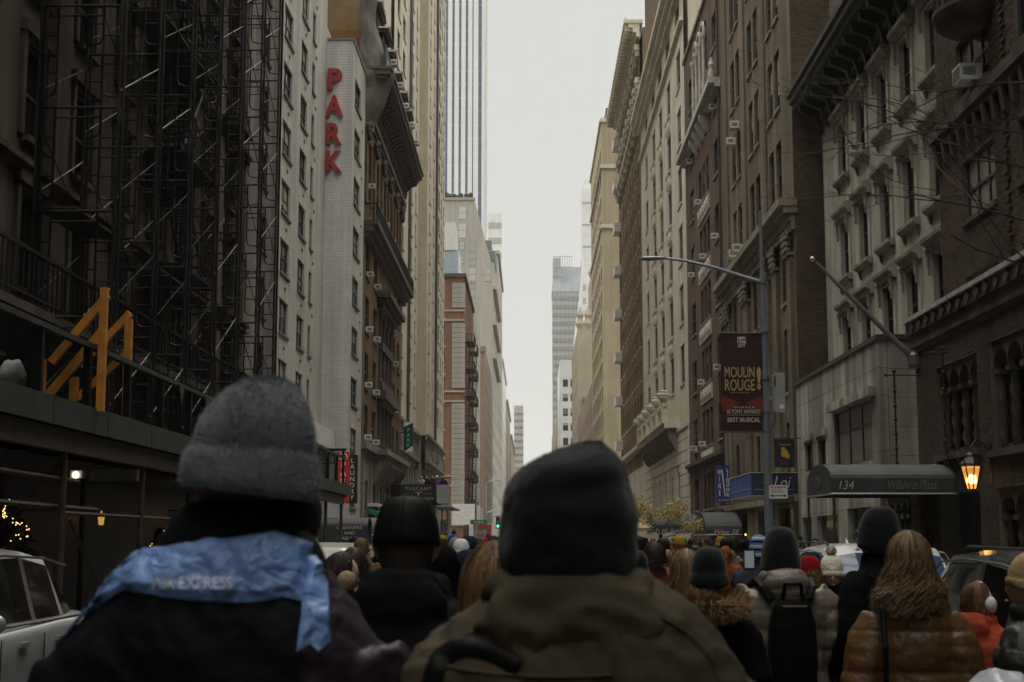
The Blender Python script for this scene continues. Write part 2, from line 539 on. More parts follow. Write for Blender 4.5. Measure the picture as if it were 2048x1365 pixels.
# ================================================================== LEFT SIDE
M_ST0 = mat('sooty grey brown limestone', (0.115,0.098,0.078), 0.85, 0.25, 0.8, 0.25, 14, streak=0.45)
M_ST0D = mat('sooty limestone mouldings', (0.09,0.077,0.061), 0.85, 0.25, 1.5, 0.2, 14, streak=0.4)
M_WBR = brick_mat('white glazed brick', (0.78,0.78,0.75), (0.68,0.68,0.66), (0.36,0.355,0.34), bw=0.24, bh=0.085, gap=0.013, rough=0.6, streak=0.28, stain=0.14)
M_WBRW = brick_mat('aged cream white brick', (0.62,0.60,0.54), (0.54,0.52,0.47), (0.22,0.21,0.19), bw=0.24, bh=0.085, gap=0.011, rough=0.7, streak=0.25, stain=0.15)
M_SILLG = mat('slate grey sill', (0.12,0.115,0.105), 0.7, 0.2)
M_REDL = mat('red painted metal letter', (0.30,0.018,0.014), 0.5, 0.15, 4, 0.05)
M_OCH = brick_mat('ochre brown brick', (0.22,0.135,0.065), (0.17,0.10,0.048), (0.12,0.09,0.06), rough=0.85, streak=0.4, stain=0.3)
M_BRN = mat('dark brown terracotta trim', (0.055,0.042,0.032), 0.7, 0.3, 3, 0.3, 20)
M_BST = mat('grey base limestone', (0.24,0.225,0.195), 0.85, 0.2, 1.0, 0.25, 16, streak=0.35)
M_CRM = mat('cream painted brick', (0.56,0.51,0.41), 0.85, 0.12, 0.5, 0.25, 12, streak=0.2)
M_CRMS = mat('tan cream brick', (0.47,0.405,0.29), 0.85, 0.12, 0.5, 0.25, 12, streak=0.15)

def building(name, loc, label, group=None):
    return empty(name, loc, label, 'building', group)

# ---- old stone building wrapped in scaffolding
b0 = building('stone_building', (-8.9, 8, 0), 'sooty old limestone building wrapped in dark scaffolding and netting')
f0 = Face(b0, -8.9, 8, 'L')
rows0 = [3.6, 6.05, 8.75, 11.4, 14.05, 16.7, 19.35, 22.0, 24.65, 27.3, 29.95, 32.6]
cols0 = [11.5+2.9*k for k in range(12)]
H0 = [(c-0.55, c+0.55, z, z+1.75) for c in cols0 for z in rows0]
f0.wall('wall', M_ST0, 8, 46, 3.3, 40, H0, reveal=0.35)
f0.wall('shade_black_front', M_BLACKBOARD, 8, 46, 0, 3.3, [], reveal=0.35)  # black colour paints in the darkness under the shed
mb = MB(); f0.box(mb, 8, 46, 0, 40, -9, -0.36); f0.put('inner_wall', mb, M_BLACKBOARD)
for c in cols0:
    for z in rows0:
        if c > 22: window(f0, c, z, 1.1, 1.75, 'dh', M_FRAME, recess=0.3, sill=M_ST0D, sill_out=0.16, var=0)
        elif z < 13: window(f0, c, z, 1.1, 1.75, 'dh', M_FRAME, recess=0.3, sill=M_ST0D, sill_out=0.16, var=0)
for z in (8.2, 13.5, 18.8, 24.1, 29.4):
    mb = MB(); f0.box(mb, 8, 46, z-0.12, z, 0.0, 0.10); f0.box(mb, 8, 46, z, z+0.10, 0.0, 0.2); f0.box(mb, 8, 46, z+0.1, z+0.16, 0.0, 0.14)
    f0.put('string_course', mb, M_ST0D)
for c in cols0:                       # raised surrounds that frame the windows
    if c < 22: continue
    for z in rows0[:8]:
        mb = MB()
        for s in (-1, 1):
            f0.box(mb, c+s*0.57, c+s*0.75, z, z+1.85, 0.0, 0.07)
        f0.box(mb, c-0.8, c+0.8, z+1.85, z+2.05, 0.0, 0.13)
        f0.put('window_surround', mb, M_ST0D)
# iron balcony low on the facade
mb = MB(); f0.box(mb, 20, 46, 5.35, 5.5, 0.0, 0.85); f0.put('balcony_slab', mb, M_ST0D)
mb = MB()
for k in range(0, 105):
    y = 20.1+k*0.247
    mb.tube([(f0.u(y), -0.8, 5.5), (f0.u(y), -0.8, 6.35)], 0.018, 4)
f0.box(mb, 20, 46, 6.35, 6.41, 0.77, 0.83); f0.box(mb, 20, 46, 5.62, 5.66, 0.78, 0.82)
f0.put('balcony_railing', mb, M_IRON)
# fire escape stairs on the facade
fe0 = empty('fire_escape', (-8.9, 35.2, 0), 'black iron fire escape stairs on the scaffolded stone building', 'fire escape')
ff = Face(fe0, -8.9, 35.2, 'L')
for k in range(7):
    z = 7.9+2.65*k
    mb = MB(); ff.box(mb, 33.4, 37.0, z, z+0.05, 0.02, 1.0)
    for y in (33.45, 34.3, 35.2, 36.1, 36.95):
        mb.tube([(ff.u(y), -0.98, z), (ff.u(y), -0.98, z+0.9)], 0.02, 4)
    for zz in (0.45, 0.9): ff.box(mb, 33.4, 37.0, z+zz-0.015, z+zz+0.015, 0.965, 0.995)
    ff.put('platform', mb, M_IRON)
    mb = MB()
    a, e = (33.7, 36.4) if k % 2 else (36.4, 33.7)
    for s in (0.35, 0.85):
        mb.tube([(ff.u(a), -s, z+0.05), (ff.u(e), -s, z+2.65)], 0.035, 4)
    for q in range(11):
        t = (q+0.5)/11
        y = a+(e-a)*t
        ff.box(mb, y-0.1, y+0.1, z+0.05+2.6*t, z+0.08+2.6*t, 0.35, 0.85)
    ff.put('stair_flight', mb, M_IRON)

# ---- scaffolding in front of it
sc = empty('scaffolding', (-7.8, 26, 3.2), 'tall tubular frame scaffolding with dark netting over the stone building', 'scaffolding')
XO, XI = -7.1, -8.5
FY = [25.1+2.667*k for k in range(7)]
LZ = [3.64+1.83*k for k in range(15)]
def P(x, y, z): return (x+7.8, y-26, z-3.2)
def frame_mesh():
    m = MB()
    w = XO-XI
    m.tube([(0,0,0),(0,0,1.83)], 0.03, 5); m.tube([(w,0,0),(w,0,1.83)], 0.03, 5)
    m.tube([(0,0,1.83),(w,0,1.83)], 0.026, 5); m.tube([(0.3,0,1.65),(w-0.3,0,1.65)], 0.022, 5)
    for x0, s in ((0.0, 1), (w, -1)):
        m.tube([(x0+s*0.30,0,1.83),(x0+s*0.30,0,0.35),(x0+s*0.26,0,0.24),(x0+s*0.16,0,0.2),(x0,0,0.2)], 0.02, 5)
        for z in (0.62, 0.95, 1.3): m.tube([(x0,0,z),(x0+s*0.30,0,z)], 0.016, 4)
    return m.mesh('frame', M_STEELB)
fm_ = frame_mesh()
for y in FY:
    for k, z in enumerate(LZ[:-1]):
        link('frame', fm_, sc, P(XI, y, z+0.0))
for i in range(len(FY)-1):
    for k in range(len(LZ)-1):
        for x, side in ((XO, 0), (XI, 1)):
            a = P(x, FY[i], LZ[k]+0.3); c = P(x, FY[i+1], LZ[k]+0.3)
            up1 = cached(('br', 1), lambda: MB().tube([(0,0,0),(0,2.667,1.25)], 0.012, 5).mesh('brace', M_STEELL))
            up2 = cached(('br', 2), lambda: MB().tube([(0,0,0),(0,2.667,1.25)], 0.012, 5).mesh('brace', M_STEELB))
            dn = cached(('br', 3), lambda: MB().tube([(0.03,0,1.25),(0.03,2.667,0)], 0.012, 5).mesh('brace', M_STEELB))
            bright = random.random() < (0.5 if side == 0 else 0.4)
            link('brace', up1 if bright else up2, sc, a)
            if side == 0 or k % 2 == 0: link('brace', dn, sc, a)
for y in FY:                                     # the tall posts
    for x in (XO, XI):
        r_ = 0.05 if (y == FY[0] and x == XI) else 0.028
        link('standard', cached(('std', r_), lambda: MB().tube([(0,0,0),(0,0,27.5)], r_, 6).mesh('standard', M_STEELB)), sc, P(x+0.06, y+0.05, 3.2))
plank = cached('plank', lambda: MB().box(0,0.7,0,2.6,0,0.045).mesh('plank', M_RUST))
for k in (2, 5, 9):
    for i in range(6):
        if (i+k) % 3 == 0: continue
        link('plank', plank, sc, P(XI+0.03, FY[i]+0.03, LZ[k]+0.06))
M_NET = net_mat('black debris netting', (0.006,0.005,0.005), 0.22)
M_NET2 = net_mat('dense black netting edge', (0.006,0.005,0.005), 0.55)
def net_panel(x0, y0, x1, y1, z0, z1, m):
    mb = MB(); nu, nz = 24, 30
    rings = []
    ln = math.hypot(x1-x0, y1-y0); nx, ny = -(y1-y0)/ln, (x1-x0)/ln
    for j in range(nz+1):
        row = []
        for i in range(nu+1):
            t = i/nu; z = z0+(z1-z0)*j/nz
            w_ = 0.05*noise.noise(Vector((t*ln*0.8, z*0.35, x0)))+0.025*math.sin(t*ln*5+noise.noise(Vector((t*3,z*0.2,0)))*3)
            row.append(P(x0+(x1-x0)*t+nx*w_, y0+(y1-y0)*t+ny*w_, z))
        rings.append(row)
    mb.loft(rings, False, closed=False)
    return mb.build('netting', m, sc, smooth=True)
for i in range(6):
    net_panel(XO+0.12, FY[i]+0.02, XO+0.12, FY[i+1]-0.02, 5.0, 30.5, M_NET)
net_panel(XO+0.1, FY[-1], XI, FY[-1]+0.1, 5.0, 30.5, M_NET2)
net_panel(XI, FY[0]-0.08, XI+0.35, FY[0]-0.08, 5.0, 30.5, M_NET2)
net_panel(XI+0.37, FY[0]-0.08, XO+0.1, FY[0]-0.08, 5.0, 30.5, M_NET)

# ---- sidewalk shed under it
M_SHED = mat('dark green painted plywood', (0.030,0.039,0.035), 0.65, 0.35, 2.5, 0.15, 20, streak=0.35)
M_SHEDD = mat('dark shed timber', (0.014,0.013,0.012), 0.8, 0.3)  # near black timber, also paints in the dark below the deck
M_PNET = net_mat('green black parapet mesh', (0.012,0.015,0.014), 0.24)
SX = -6.0
shed = empty('sidewalk_shed', (SX, 8, 0), 'dark green sidewalk shed along the left kerb below the scaffolding', 'sidewalk shed')
def S_(x, y, z): return (x-SX, y-8, z)
y = 4.0
k = 0
while y < 49:
    mb = MB().box(0, 0.05, 0.008, 2.43, 0, 0.47)
    me = cached(('fascia', 0), lambda: MB().box(0, 0.05, 0.01, 2.43, 0.06, 0.41).mesh('fascia_board', M_SHED))
    link('fascia_board', me, shed, S_(SX, y, 3.1), (0, 0, R(random.uniform(-0.15, 0.15))))
    y += 2.44; k += 1
mb = MB()
for yy in range(0, 46, 1):
    mb.box(-2.85, 0, 0.0+yy-4, 0.95+yy-4, 3.42, 3.5)
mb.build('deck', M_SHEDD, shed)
for yy in range(4, 50, 2):
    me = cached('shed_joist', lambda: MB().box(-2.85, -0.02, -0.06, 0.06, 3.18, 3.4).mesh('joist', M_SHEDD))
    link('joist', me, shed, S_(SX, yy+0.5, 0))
pm = cached('shed_post', lambda: MB().tube([(0,0,0.14),(0,0,3.12)], 0.05, 8).box(-0.12,0.12,-0.12,0.12,0.14,0.17).mesh('post', M_RUST))
for yy in (6.2, 10.3, 15.3, 19.6, 23.6, 27.9, 32.2, 36.5, 40.8, 45.0, 48.7):
    for xx in (SX-0.1, -8.3):
        link('post', pm, shed, S_(xx, yy, 0))
me = cached('shed_beam', lambda: MB().box(-0.07,0.07,0,4.4,2.86,3.14).mesh('beam', M_RUST))
for yy in (2, 6.4, 10.8, 15.2, 19.6, 24, 28.4, 32.8, 37.2, 41.6, 44.5):
    for xx in (SX-0.1, -8.3): link('beam', me, shed, S_(xx, yy, 0))
for (a, b, r_) in (((SX-0.15, 6, 2.62), (SX-0.15, 20.4, 2.5), 0.035), ((SX-0.2, 8, 2.2), (SX-0.2, 21.5, 2.14), 0.04), ((SX-0.12, 19.6, 1.72+0.35), (SX-0.12, 27.9, 1.72+0.35), 0.03), ((-8.2,19.6,0.5),(-7.4,23.6,2.9),0.025),
                   ((SX-0.1, 25.2, 0.4), (SX-0.1, 27.9, 2.1), 0.03), ((SX-0.1, 19.9, 2.0), (SX-0.1, 22.6, 0.3), 0.03), ((-8.25, 10, 2.2), (-8.25, 40, 2.2), 0.03)):
    MB().tube([S_(*a), S_(*b)], r_, 6).build('brace_tube', M_GALV if b[2] == 2.1 else M_RUST, shed)
# parapet: posts, top rail, mesh panels
for yy in [4+2.05*k for k in range(22)]:
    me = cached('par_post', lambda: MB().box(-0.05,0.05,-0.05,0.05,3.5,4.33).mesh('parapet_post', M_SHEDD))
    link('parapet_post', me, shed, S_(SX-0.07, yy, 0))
MB().box(SX-0.11-SX, SX-0.01-SX, -4, 41, 4.33, 4.40).build('top_rail', M_SHED, shed)
for yy in [4+2.05*k for k in range(21)]:
    me = cached('par_mesh', lambda: MB().box(-0.02,-0.012,0.05,2.0,3.52,4.32).mesh('mesh_panel', M_PNET))
    link('mesh_panel', me, shed, S_(SX, yy, 0))
    if yy > 24:
        me = cached('gusset', lambda: MB().prism([(0,-0.2,4.33),(0,0.2,4.33),(0,0,4.02)], (1,0,0), 0.0, 0.03).mesh('gusset', M_SHED))
        link('gusset', me, shed, S_(SX+0.012, yy+1.02, 0))
# end of the shed: small framed end bay
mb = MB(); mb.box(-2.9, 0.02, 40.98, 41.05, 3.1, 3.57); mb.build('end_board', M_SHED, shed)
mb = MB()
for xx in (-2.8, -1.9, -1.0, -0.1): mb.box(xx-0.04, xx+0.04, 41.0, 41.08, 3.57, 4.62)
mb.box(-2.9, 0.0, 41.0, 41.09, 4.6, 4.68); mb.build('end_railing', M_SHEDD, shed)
# work light and hanging things under the shed
wl_ = empty('work_light', (-7.0, 23.2, 2.72), 'small lit work light under the dark sidewalk shed', 'work light')
MB().box(-0.09, 0.09, -0.07, 0.07, -0.06, 0.06).build('housing', M_WHITEBOX, wl_)
MB().sphere((0.0,-0.1,-0.01), 0.055).build('lamp', emit_mat('work lamp glow', (1,0.9,0.7), 1.6), wl_)
MB().box(0.2, 0.95, -0.02, 0.02, -0.1, 0.08).build('reflector_board', M_BST, wl_)
# ladder-like truss hung under the shed
lad = empty('lattice_beam', (-6.85, 24.0, 2.72), 'rusty ladder shaped lattice beam hung level below the shed', 'lattice beam')
d_ = Vector((0.9, 2.25, 0)); L_ = d_.length; dv = d_.normalized()
a1 = math.atan2(dv.x, dv.y)
for zz in (0.0, 0.40):
    MB().tube([(0,0,zz), tuple(dv*L_+Vector((0,0,zz)))], 0.022, 6).build('rail', M_RUST, lad)
rg = MB().tube([(0,0,0.0),(0,0,0.40)], 0.016, 5).mesh('rung', M_RUST)
for k in range(15): link('rung', rg, lad, tuple(dv*(L_*(k+0.5)/15)))
lad2 = copy_tree(lad); lad2.location = (-5.98, 26.3, 2.72); lad2['label'] = 'further rusty lattice beam carrying on behind the grey beanie'

# ---- yellow timber stair rails standing on the shed edge
M_YEL = mat('orange yellow painted timber', (0.50,0.20,0.02), 0.6, 0.25, 5, 0.2, 30)
def yrail(y, label, pts, xo=0.08):
    t = empty('timber_handrail', (SX+xo, y, 3.2), label, 'handrail', 'yellow timber handrails on the shed')
    k_ = 1.263
    for nm, a, b, wd in pts:
        a = Vector(a); b = Vector(b)
        dd = (b-a); ln = dd.length
        ang = math.atan2(dd.z, dd.x)
        m = MB().box(0, ln, -0.045, 0.045, -wd/2, wd/2)
        m.build(nm, M_YEL, t, tuple(a), (0, -ang, 0))
    return t
yrail(20.55, 'nearer yellow timber handrail with the taller post on the shed edge',
      [('post', (0,0,0.27), (0,0,2.0), 0.105), ('post', (-0.83,0.0,0.55), (-0.83,0,1.0), 0.1),
       ('rail', (-0.72,0.06,0.96), (0.03,0.06,1.9), 0.11), ('rail', (-0.80,0.06,0.42), (0.0,0.06,1.42), 0.125)])
yrail(23.05, 'farther yellow timber handrail with the shorter post beyond the first',
      [('post', (0,0,0.1), (0,0,1.93), 0.11), ('post', (-0.82,0.0,0.1), (-0.82,0,1.02), 0.12),
       ('rail', (-0.75,0.06,1.2), (0.0,0.06,2.03), 0.11), ('rail', (-0.78,0.06,0.7), (0.0,0.06,1.42), 0.11)], -0.24)
# bundles on the deck
M_SACK = mat('white plastic sack', (0.5,0.5,0.49), 0.5, 0.2, 8, 0.4, 18)
M_LILAC = mat('lilac plastic wrap', (0.45,0.42,0.58), 0.5, 0.2, 8, 0.5, 18)
def lump(name, loc, sx, sy, sz, m, label, cat, seed=0):
    mb = MB(); mb.sphere((0,0,sz), sx, sy, sz, 14, 10)
    mb.v = [(x*(1+0.35*noise.noise(Vector((x*6+seed,y*6,z*6)))), y*(1+0.3*noise.noise(Vector((x*5,y*5+seed,z*5)))), max(0, z*(1+0.3*noise.noise(Vector((x*7,y*7,seed)))))) for x,y,z in mb.v]
    return tag(mb.build(name, m, None, loc, smooth=True), label, cat)
tb = empty('trestle_table', (-6.45, 17.1, 3.5), 'low metal trestle with blue tarp on the shed deck', 'trestle')
MB().box(-0.75,0.3,-0.3,0.3,0.36,0.4).build('top', M_GALV, tb); MB().box(-0.75,-0.25,-0.32,0.32,0.18,0.355).build('tarp', mat('blue tarpaulin', (0.03,0.05,0.16), 0.5), tb)
for xx in (-0.7, -0.2, 0.25): MB().tube([(xx,-0.25,0),(xx,-0.25,0.36)], 0.025, 5).build('leg', M_GALV, tb)
lump('plastic_bundle', (-6.4, 17.0, 3.9), 0.13, 0.12, 0.13, M_LILAC, 'lilac plastic bundle standing on the trestle on the shed', 'bundle', 2)
lump('sack', (-6.35, 18.2, 3.5), 0.17, 0.17, 0.2, M_SACK, 'white sack lying on the shed deck beside the yellow rail', 'sack', 5)

# ---- shop front lights and string-lit bush below the shed
M_BULB = emit_mat('warm fairy light', (1.0,0.55,0.18), 2.2)
M_LEAFD = mat('dark conifer sprays', (0.02,0.03,0.02), 0.8, 0.4)
def fairy_bush(loc, h, w, n, label, seed):
    rr = random.Random(seed)
    t = empty('lit_bush', loc, label, 'bush', 'bushes with fairy lights')
    mb = MB()
    for k in range(900):
        z = h*(rr.random()**1.2); rad = w*(1-z/h)*math.sqrt(rr.random())+0.05; a = rr.random()*2*PI
        c = Vector((rad*math.cos(a), rad*math.sin(a), 0.3+z)); q = 0.07
        d1 = Vector((rr.uniform(-1,1), rr.uniform(-1,1), rr.uniform(-1,1))).normalized()*q; d2 = Vector((rr.uniform(-1,1), rr.uniform(-1,1), rr.uniform(-.5,.5))).normalized()*q*0.5
        mb.add([c-d1, c+d2, c+d1, c-d2], [(0,1,2,3)])
    tag(mb.build('foliage', M_LEAFD, t), kind='stuff')
    MB().tube([(0,0,0),(0,0,h*0.9)], 0.05, 6).build('trunk', M_BRN, t)
    bm_ = cached('bulb', lambda: MB().sphere((0,0,0), 0.010, n=6, m=4).mesh('bulb', M_BULB))
    for k in range(n):
        z = h*(rr.random()**0.8); rad = w*(1-z/h)+0.08; a = 2.2*z*4+rr.uniform(-0.4,0.4)
        link('bulb', bm_, t, (rad*math.cos(a), -abs(rad*math.sin(a)), 0.3+z))
    return t
fairy_bush((-7.9, 23.0, 0.14), 1.9, 0.75, 85, 'dark bush wound with warm fairy lights left of the silver car', 3)
fairy_bush((-7.6, 31.0, 0.14), 1.5, 0.6, 22, 'smaller fairy lit bush behind the grey beanie shoulder', 4)
for (x, y, z, lb) in ((-8.6, 30.2, 2.1, 'small warm lit wall lantern under the shed, nearer of two'), (-8.6, 37.0, 2.25, 'small warm lit wall lantern under the shed, farther of two')):
    t = empty('wall_lantern', (x, y, z), lb, 'lantern', 'lanterns under the shed')
    MB().box(-0.3,-0.02,-0.03,0.03,0.17,0.2).build('bracket', M_IRON, t)
    MB().lathe([(0.02,-0.09),(0.05,-0.08),(0.07,0.07),(0.03,0.12),(0.01,0.2)], 8).build('shade', emit_mat('amber lantern glass', (1,0.5,0.12), 0.45), t)

# ================================================================== white brick apartment house with the PARK pier
b1 = building('white_apartment_building', (-10.4, 46, 0), 'white brick apartment building with a projecting pier lettered PARK')
f1 = Face(b1, -10.4, 46, 'L')
rows1 = [23.05-2.55*k for k in range(-5, 8)]
H1 = []
C1 = [(52.2,2.3),(57.0,2.0),(62.55,2.3),(67.1,2.0),(69.95,0.9)]
for c, w in C1:
    for z in rows1: H1.append((c-w/2, c+w/2, z, z+1.45))
f1.wall('wall', M_WBRW, 46, 74.4, 0, 38.5, H1, reveal=0.2)
mb = MB(); f1.box(mb, 46, 74.4, 0, 38.5, -10, -0.21); f1.put('inner_wall', mb, M_WBRW)
for c, w in C1:
    for z in rows1:
        window(f1, c, z, w, 1.45, 'dh2' if w > 2.1 else 'dh' if w < 1.5 else 'dh2', M_FRAME, recess=0.16, sill=M_SILLG, var=random.choice((0,1,1,2,3)))
for c, w in C1[2:]:
    for z in rows1:
        me = cached('vent', lambda: MB().box(-0.14,0.14,-0.03,0.02,0,0.11).mesh('wall_vent', M_FRAME))
        f1.put('wall_vent', me, at=(f1.u(c+0.75*(1 if w < 1.5 else 0.3)), 0, z-0.62))
# pier facing the camera, its street side with windows
PY, PX0, PX1, PT = 74.4, -10.9, -9.05, 27.2
fp = Face(b1, PX1, PY, 'F')
fp.wall('pier_front', M_WBR, PX0, PX1, 0, PT)
fs = Face(b1, PX1, PY, 'L')
rowsp = [24.15-2.6*k for k in range(9)]
HP = [(75.45, 78.15, z, z+1.42) for z in rowsp]
fs.wall('pier_side', M_WBRW, PY, 80.3, 0, PT, HP, reveal=0.2)
mb = MB(); fs.box(mb, PY+0.01, 80.3, 0, PT-0.02, -1.85, -0.21); fs.put('pier_core', mb, M_WBRW)
mb = MB(); fs.box(mb, PY-0.05, 80.3, PT, PT+0.13, -1.9, 0.06); fs.put('coping', mb, M_BST)
mb = MB(); fs.box(mb, PY+1.86, 80.3, 0, PT+2, -11, -1.86); fs.put('rear_wing', mb, M_WBRW)
for z in rowsp:
    window(fs, 76.8, z, 2.7, 1.42, 'dh2', M_FRAME, recess=0.16, sill=M_SILLG, var=random.choice((0,1,2,3)))
    fs.put('wall_vent', cached('vent', None), at=(fs.u(78.9), 0, z-0.62))
for ch, z0, z1, x0, x1 in (('P',24.51,25.66,-10.31,-9.58),('A',23.11,24.25,-10.43,-9.5),('R',21.66,22.79,-10.34,-9.55),('K',20.21,21.34,-10.35,-9.52)):
    me = text_mesh(ch, x1-x0, z1-z0, M_REDL, 0.09, 0.035)
    fp.put('letter', me, at=(fp.u((x0+x1)/2), -0.12, (z0+z1)/2))
# low white canopy fascia at the foot
mb = MB(); fs.box(mb, 66.5, 74.3, 6.1, 7.0, -1.3, -0.6); fs.put('canopy_box', mb, M_WHITEBOX)
H = [(c-0.8, c+0.8, 0.9, 3.2) for c in (49.5, 53, 56.5, 60, 63.5)]

# ================================================================== ochre brick building with mansard, cornice and iron balcony
b3 = building('ochre_building', (XL, 80.5, 0), 'ornate ochre brick building with heavy dark cornice and long iron balcony')
f3 = Face(b3, XL, 80.5, 'L')
YA, YB = 80.5, 105.0
colsA = [83.0+4.36*k for k in range(5)]
H3 = []; W3 = []
for c in colsA:
    H3.append((c-1.05, c+1.05, 20.6, 24.0)); W3.append((c, 20.6, 2.1, 3.4))
rows3 = [16.2, 13.1, 10.0, 7.1]
for c in (82.5, 86.7, 99.0, 102.3):
    for z in rows3:
        H3.append((c-0.95, c+0.95, z, z+2.0)); W3.append((c, z, 1.9, 2.0))
H3.append((89.0, 96.5, 7.1, 15.4))
for c in (83.2, 87.5, 91.5, 95.5, 99.5, 103):
    H3.append((c-0.8, c+0.8, 1.6, 5.0)); W3.append((c, 1.6, 1.6, 3.4))
f3.wall('wall', M_OCH, YA, YB, 6.6, 25.2, H3, reveal=0.3)
f3.wall('base_wall', M_BST, YA, YB, 0, 6.6, H3, reveal=0.3)
mb = MB(); f3.box(mb, YA, YB, 0, 27.2, -12, -0.31); f3.put('inner_wall', mb, M_OCH)
for c, z, w, h in W3: window(f3, c, z, w, h, 'dh', M_FRAME, recess=0.25, sill=M_BRN, var=random.choice((0,0,0,1)))
# recessed dark bay with columns, pediment over it
mb = MB(); f3.box(mb, 89.1, 96.4, 7.1, 15.4, -0.3, -0.28); f3.put('bay_back', mb, M_GLASS)
for y in (89.3, 91.6, 93.9, 96.2):
    mb = MB(); mb.lathe([(0.2,7.1),(0.2,7.4),(0.15,7.5),(0.14,10.4),(0.2,10.6),(0.2,11.2),(0.15,11.3),(0.13,14.6),(0.22,14.9),(0.22,15.4)], 8, cx=f3.u(y), cy=-0.05); f3.put('bay_column', mb, M_BRN)
for z in (10.6, 13.0): 
    mb = MB(); f3.box(mb, 89.0, 96.5, z, z+0.5, -0.2, 0.25); f3.put('bay_transom', mb, M_BRN)
mb = MB(); f3.box(mb, 88.2, 97.3, 15.4, 15.7, 0.0, 0.35); f3.box(mb, 87.8, 97.7, 15.7, 15.95, 0.0, 0.6); f3.box(mb, 87.5, 98.0, 15.95, 16.3, 0.0, 0.85); f3.put('bay_cornice', mb, M_BRN)
mb = MB(); f3.box(mb, 88.2, 97.2, 10.0, 10.5, 0.0, 0.55); f3.box(mb, 88.4, 97.0, 9.7, 10.0, 0.0, 0.3); f3.put('bay_ledge', mb, M_BRN)
# carved balcony base
mb = MB(); f3.box(mb, 85.5, 101.5, 6.55, 6.85, 0.0, 0.95); f3.box(mb, 86, 101, 6.3, 6.55, 0.0, 0.8); f3.put('balcony_base', mb, M_BST)
for y in [86.3+1.3*k for k in range(12)]:
    me = cached('corbel', lambda: MB().prism([(0,0,4.9),(0,-0.25,5.1),(0,-0.45,5.6),(0,-0.78,6.0),(0,-0.78,6.3),(0,0,6.3)], (1,0,0), -0.3, 0.3).mesh('corbel', M_BST))
    f3.put('corbel', me, at=(f3.u(y), 0, 0))
mb = MB(); f3.box(mb, YA, YB, 6.6, 6.95, 0.0, 0.3); f3.box(mb, YA, YB, 6.95, 7.1, 0.0, 0.18); f3.put('base_cornice', mb, M_BST)
blk = cached('rust_blk', lambda: MB().box(-0.62,0.62,-0.07,0.0,0.02,0.58).mesh('stone_block', M_BST))
for y in (81.4, 85.35, 89.5, 93.5, 97.5, 101.3, 104.3):
    for k in range(9): f3.put('stone_block', blk, at=(f3.u(y), 0, 0.5+0.61*k))
# iron balcony
mb = MB(); f3.box(mb, YA-0.05, 106, 18.85, 19.1, 0.0, 0.75); f3.box(mb, YA, 105.8, 18.5, 18.85, 0.0, 0.5); f3.box(mb, YA+0.1, 105.6, 18.2, 18.5, 0.0, 0.25); f3.put('balcony_slab', mb, M_BRN)
mb = MB(); f3.box(mb, YA-0.04, 106, 19.98, 20.06, 0.68, 0.74); f3.box(mb, YA-0.04, 106, 19.15, 19.2, 0.68, 0.74); f3.box(mb, YA-0.04, YA+0.02, 19.98, 20.06, 0, 0.74); f3.put('balcony_rail', mb, M_IRON)
mb = MB()
for k in range(86):
    y = YA+0.15+0.3*k
    f3.box(mb, y-0.02, y+0.02, 19.2, 19.98, 0.69, 0.73)
for k in range(4):
    d = 0.1+0.18*k
    f3.box(mb, YA-0.02, YA+0.02, 19.2, 19.98, d-0.015, d+0.015)
for k in range(3):
    mb.tube([(f3.u(YA), -(0.2+0.2*k)+0.1*math.cos(a*PI/6), 19.59+0.22*math.sin(a*PI/6)) for a in range(13)], 0.015, 4)
f3.put('balusters', mb, M_IRON)
# upper pilasters, garlands, frieze and cornice
for c in [80.85]+[c+2.18 for c in colsA]:
    mb = MB(); f3.box(mb, c-0.45, c+0.45, 20.1, 24.3, 0.0, 0.12); f3.put('pilaster', mb, M_OCH)
    g = MB()
    for k in range(9):
        a = PI*k/8
        g.sphere((0.55*math.cos(a), -0.2, 24.35-0.55*math.sin(a)), 0.16, 0.16, 0.16, 6, 5)
    g.sphere((0, -0.22, 24.55), 0.3, 0.2, 0.25, 8, 6)
    f3.put('garland', g, M_BRN, at=(f3.u(c), 0, 0))
mb = MB(); f3.box(mb, YA, YB, 25.2, 25.6, 0.0, 0.25); f3.box(mb, YA, YB, 25.0, 25.2, 0.0, 0.12); f3.put('frieze_band', mb, M_BRN)
mb = MB(); f3.box(mb, YA, YB, 25.6, 27.1, -0.3, 0.02); f3.put('frieze', mb, M_BRN)
mod_ = cached('modillion', lambda: MB().prism([(0,0,25.65),(0,-0.3,25.8),(0,-0.35,26.3),(0,-0.6,26.6),(0,-1.05,26.75),(0,-1.05,27.05),(0,0,27.05)], (1,0,0), -0.12, 0.12).mesh('modillion', M_BRN))
for k in range(28): f3.put('modillion', mod_, at=(f3.u(81.0+0.87*k), 0, 0))
me = cached('drop', lambda: MB().tube([(0,-0.06,25.65),(0,-0.08,26.4)], 0.05, 5).mesh('baluster', M_BST))
for k in range(28): f3.put('baluster', me, at=(f3.u(81.4+0.87*k), 0, 0))
mb = MB(); f3.box(mb, YA-0.1, YB+0.2, 27.1, 27.3, 0.0, 1.15); f3.box(mb, YA-0.2, YB+0.3, 27.3, 27.6, 0.0, 1.35); f3.box(mb, YA-0.25, YB+0.35, 27.6, 27.75, 0.0, 1.45); f3.put('cornice', mb, M_BRN)
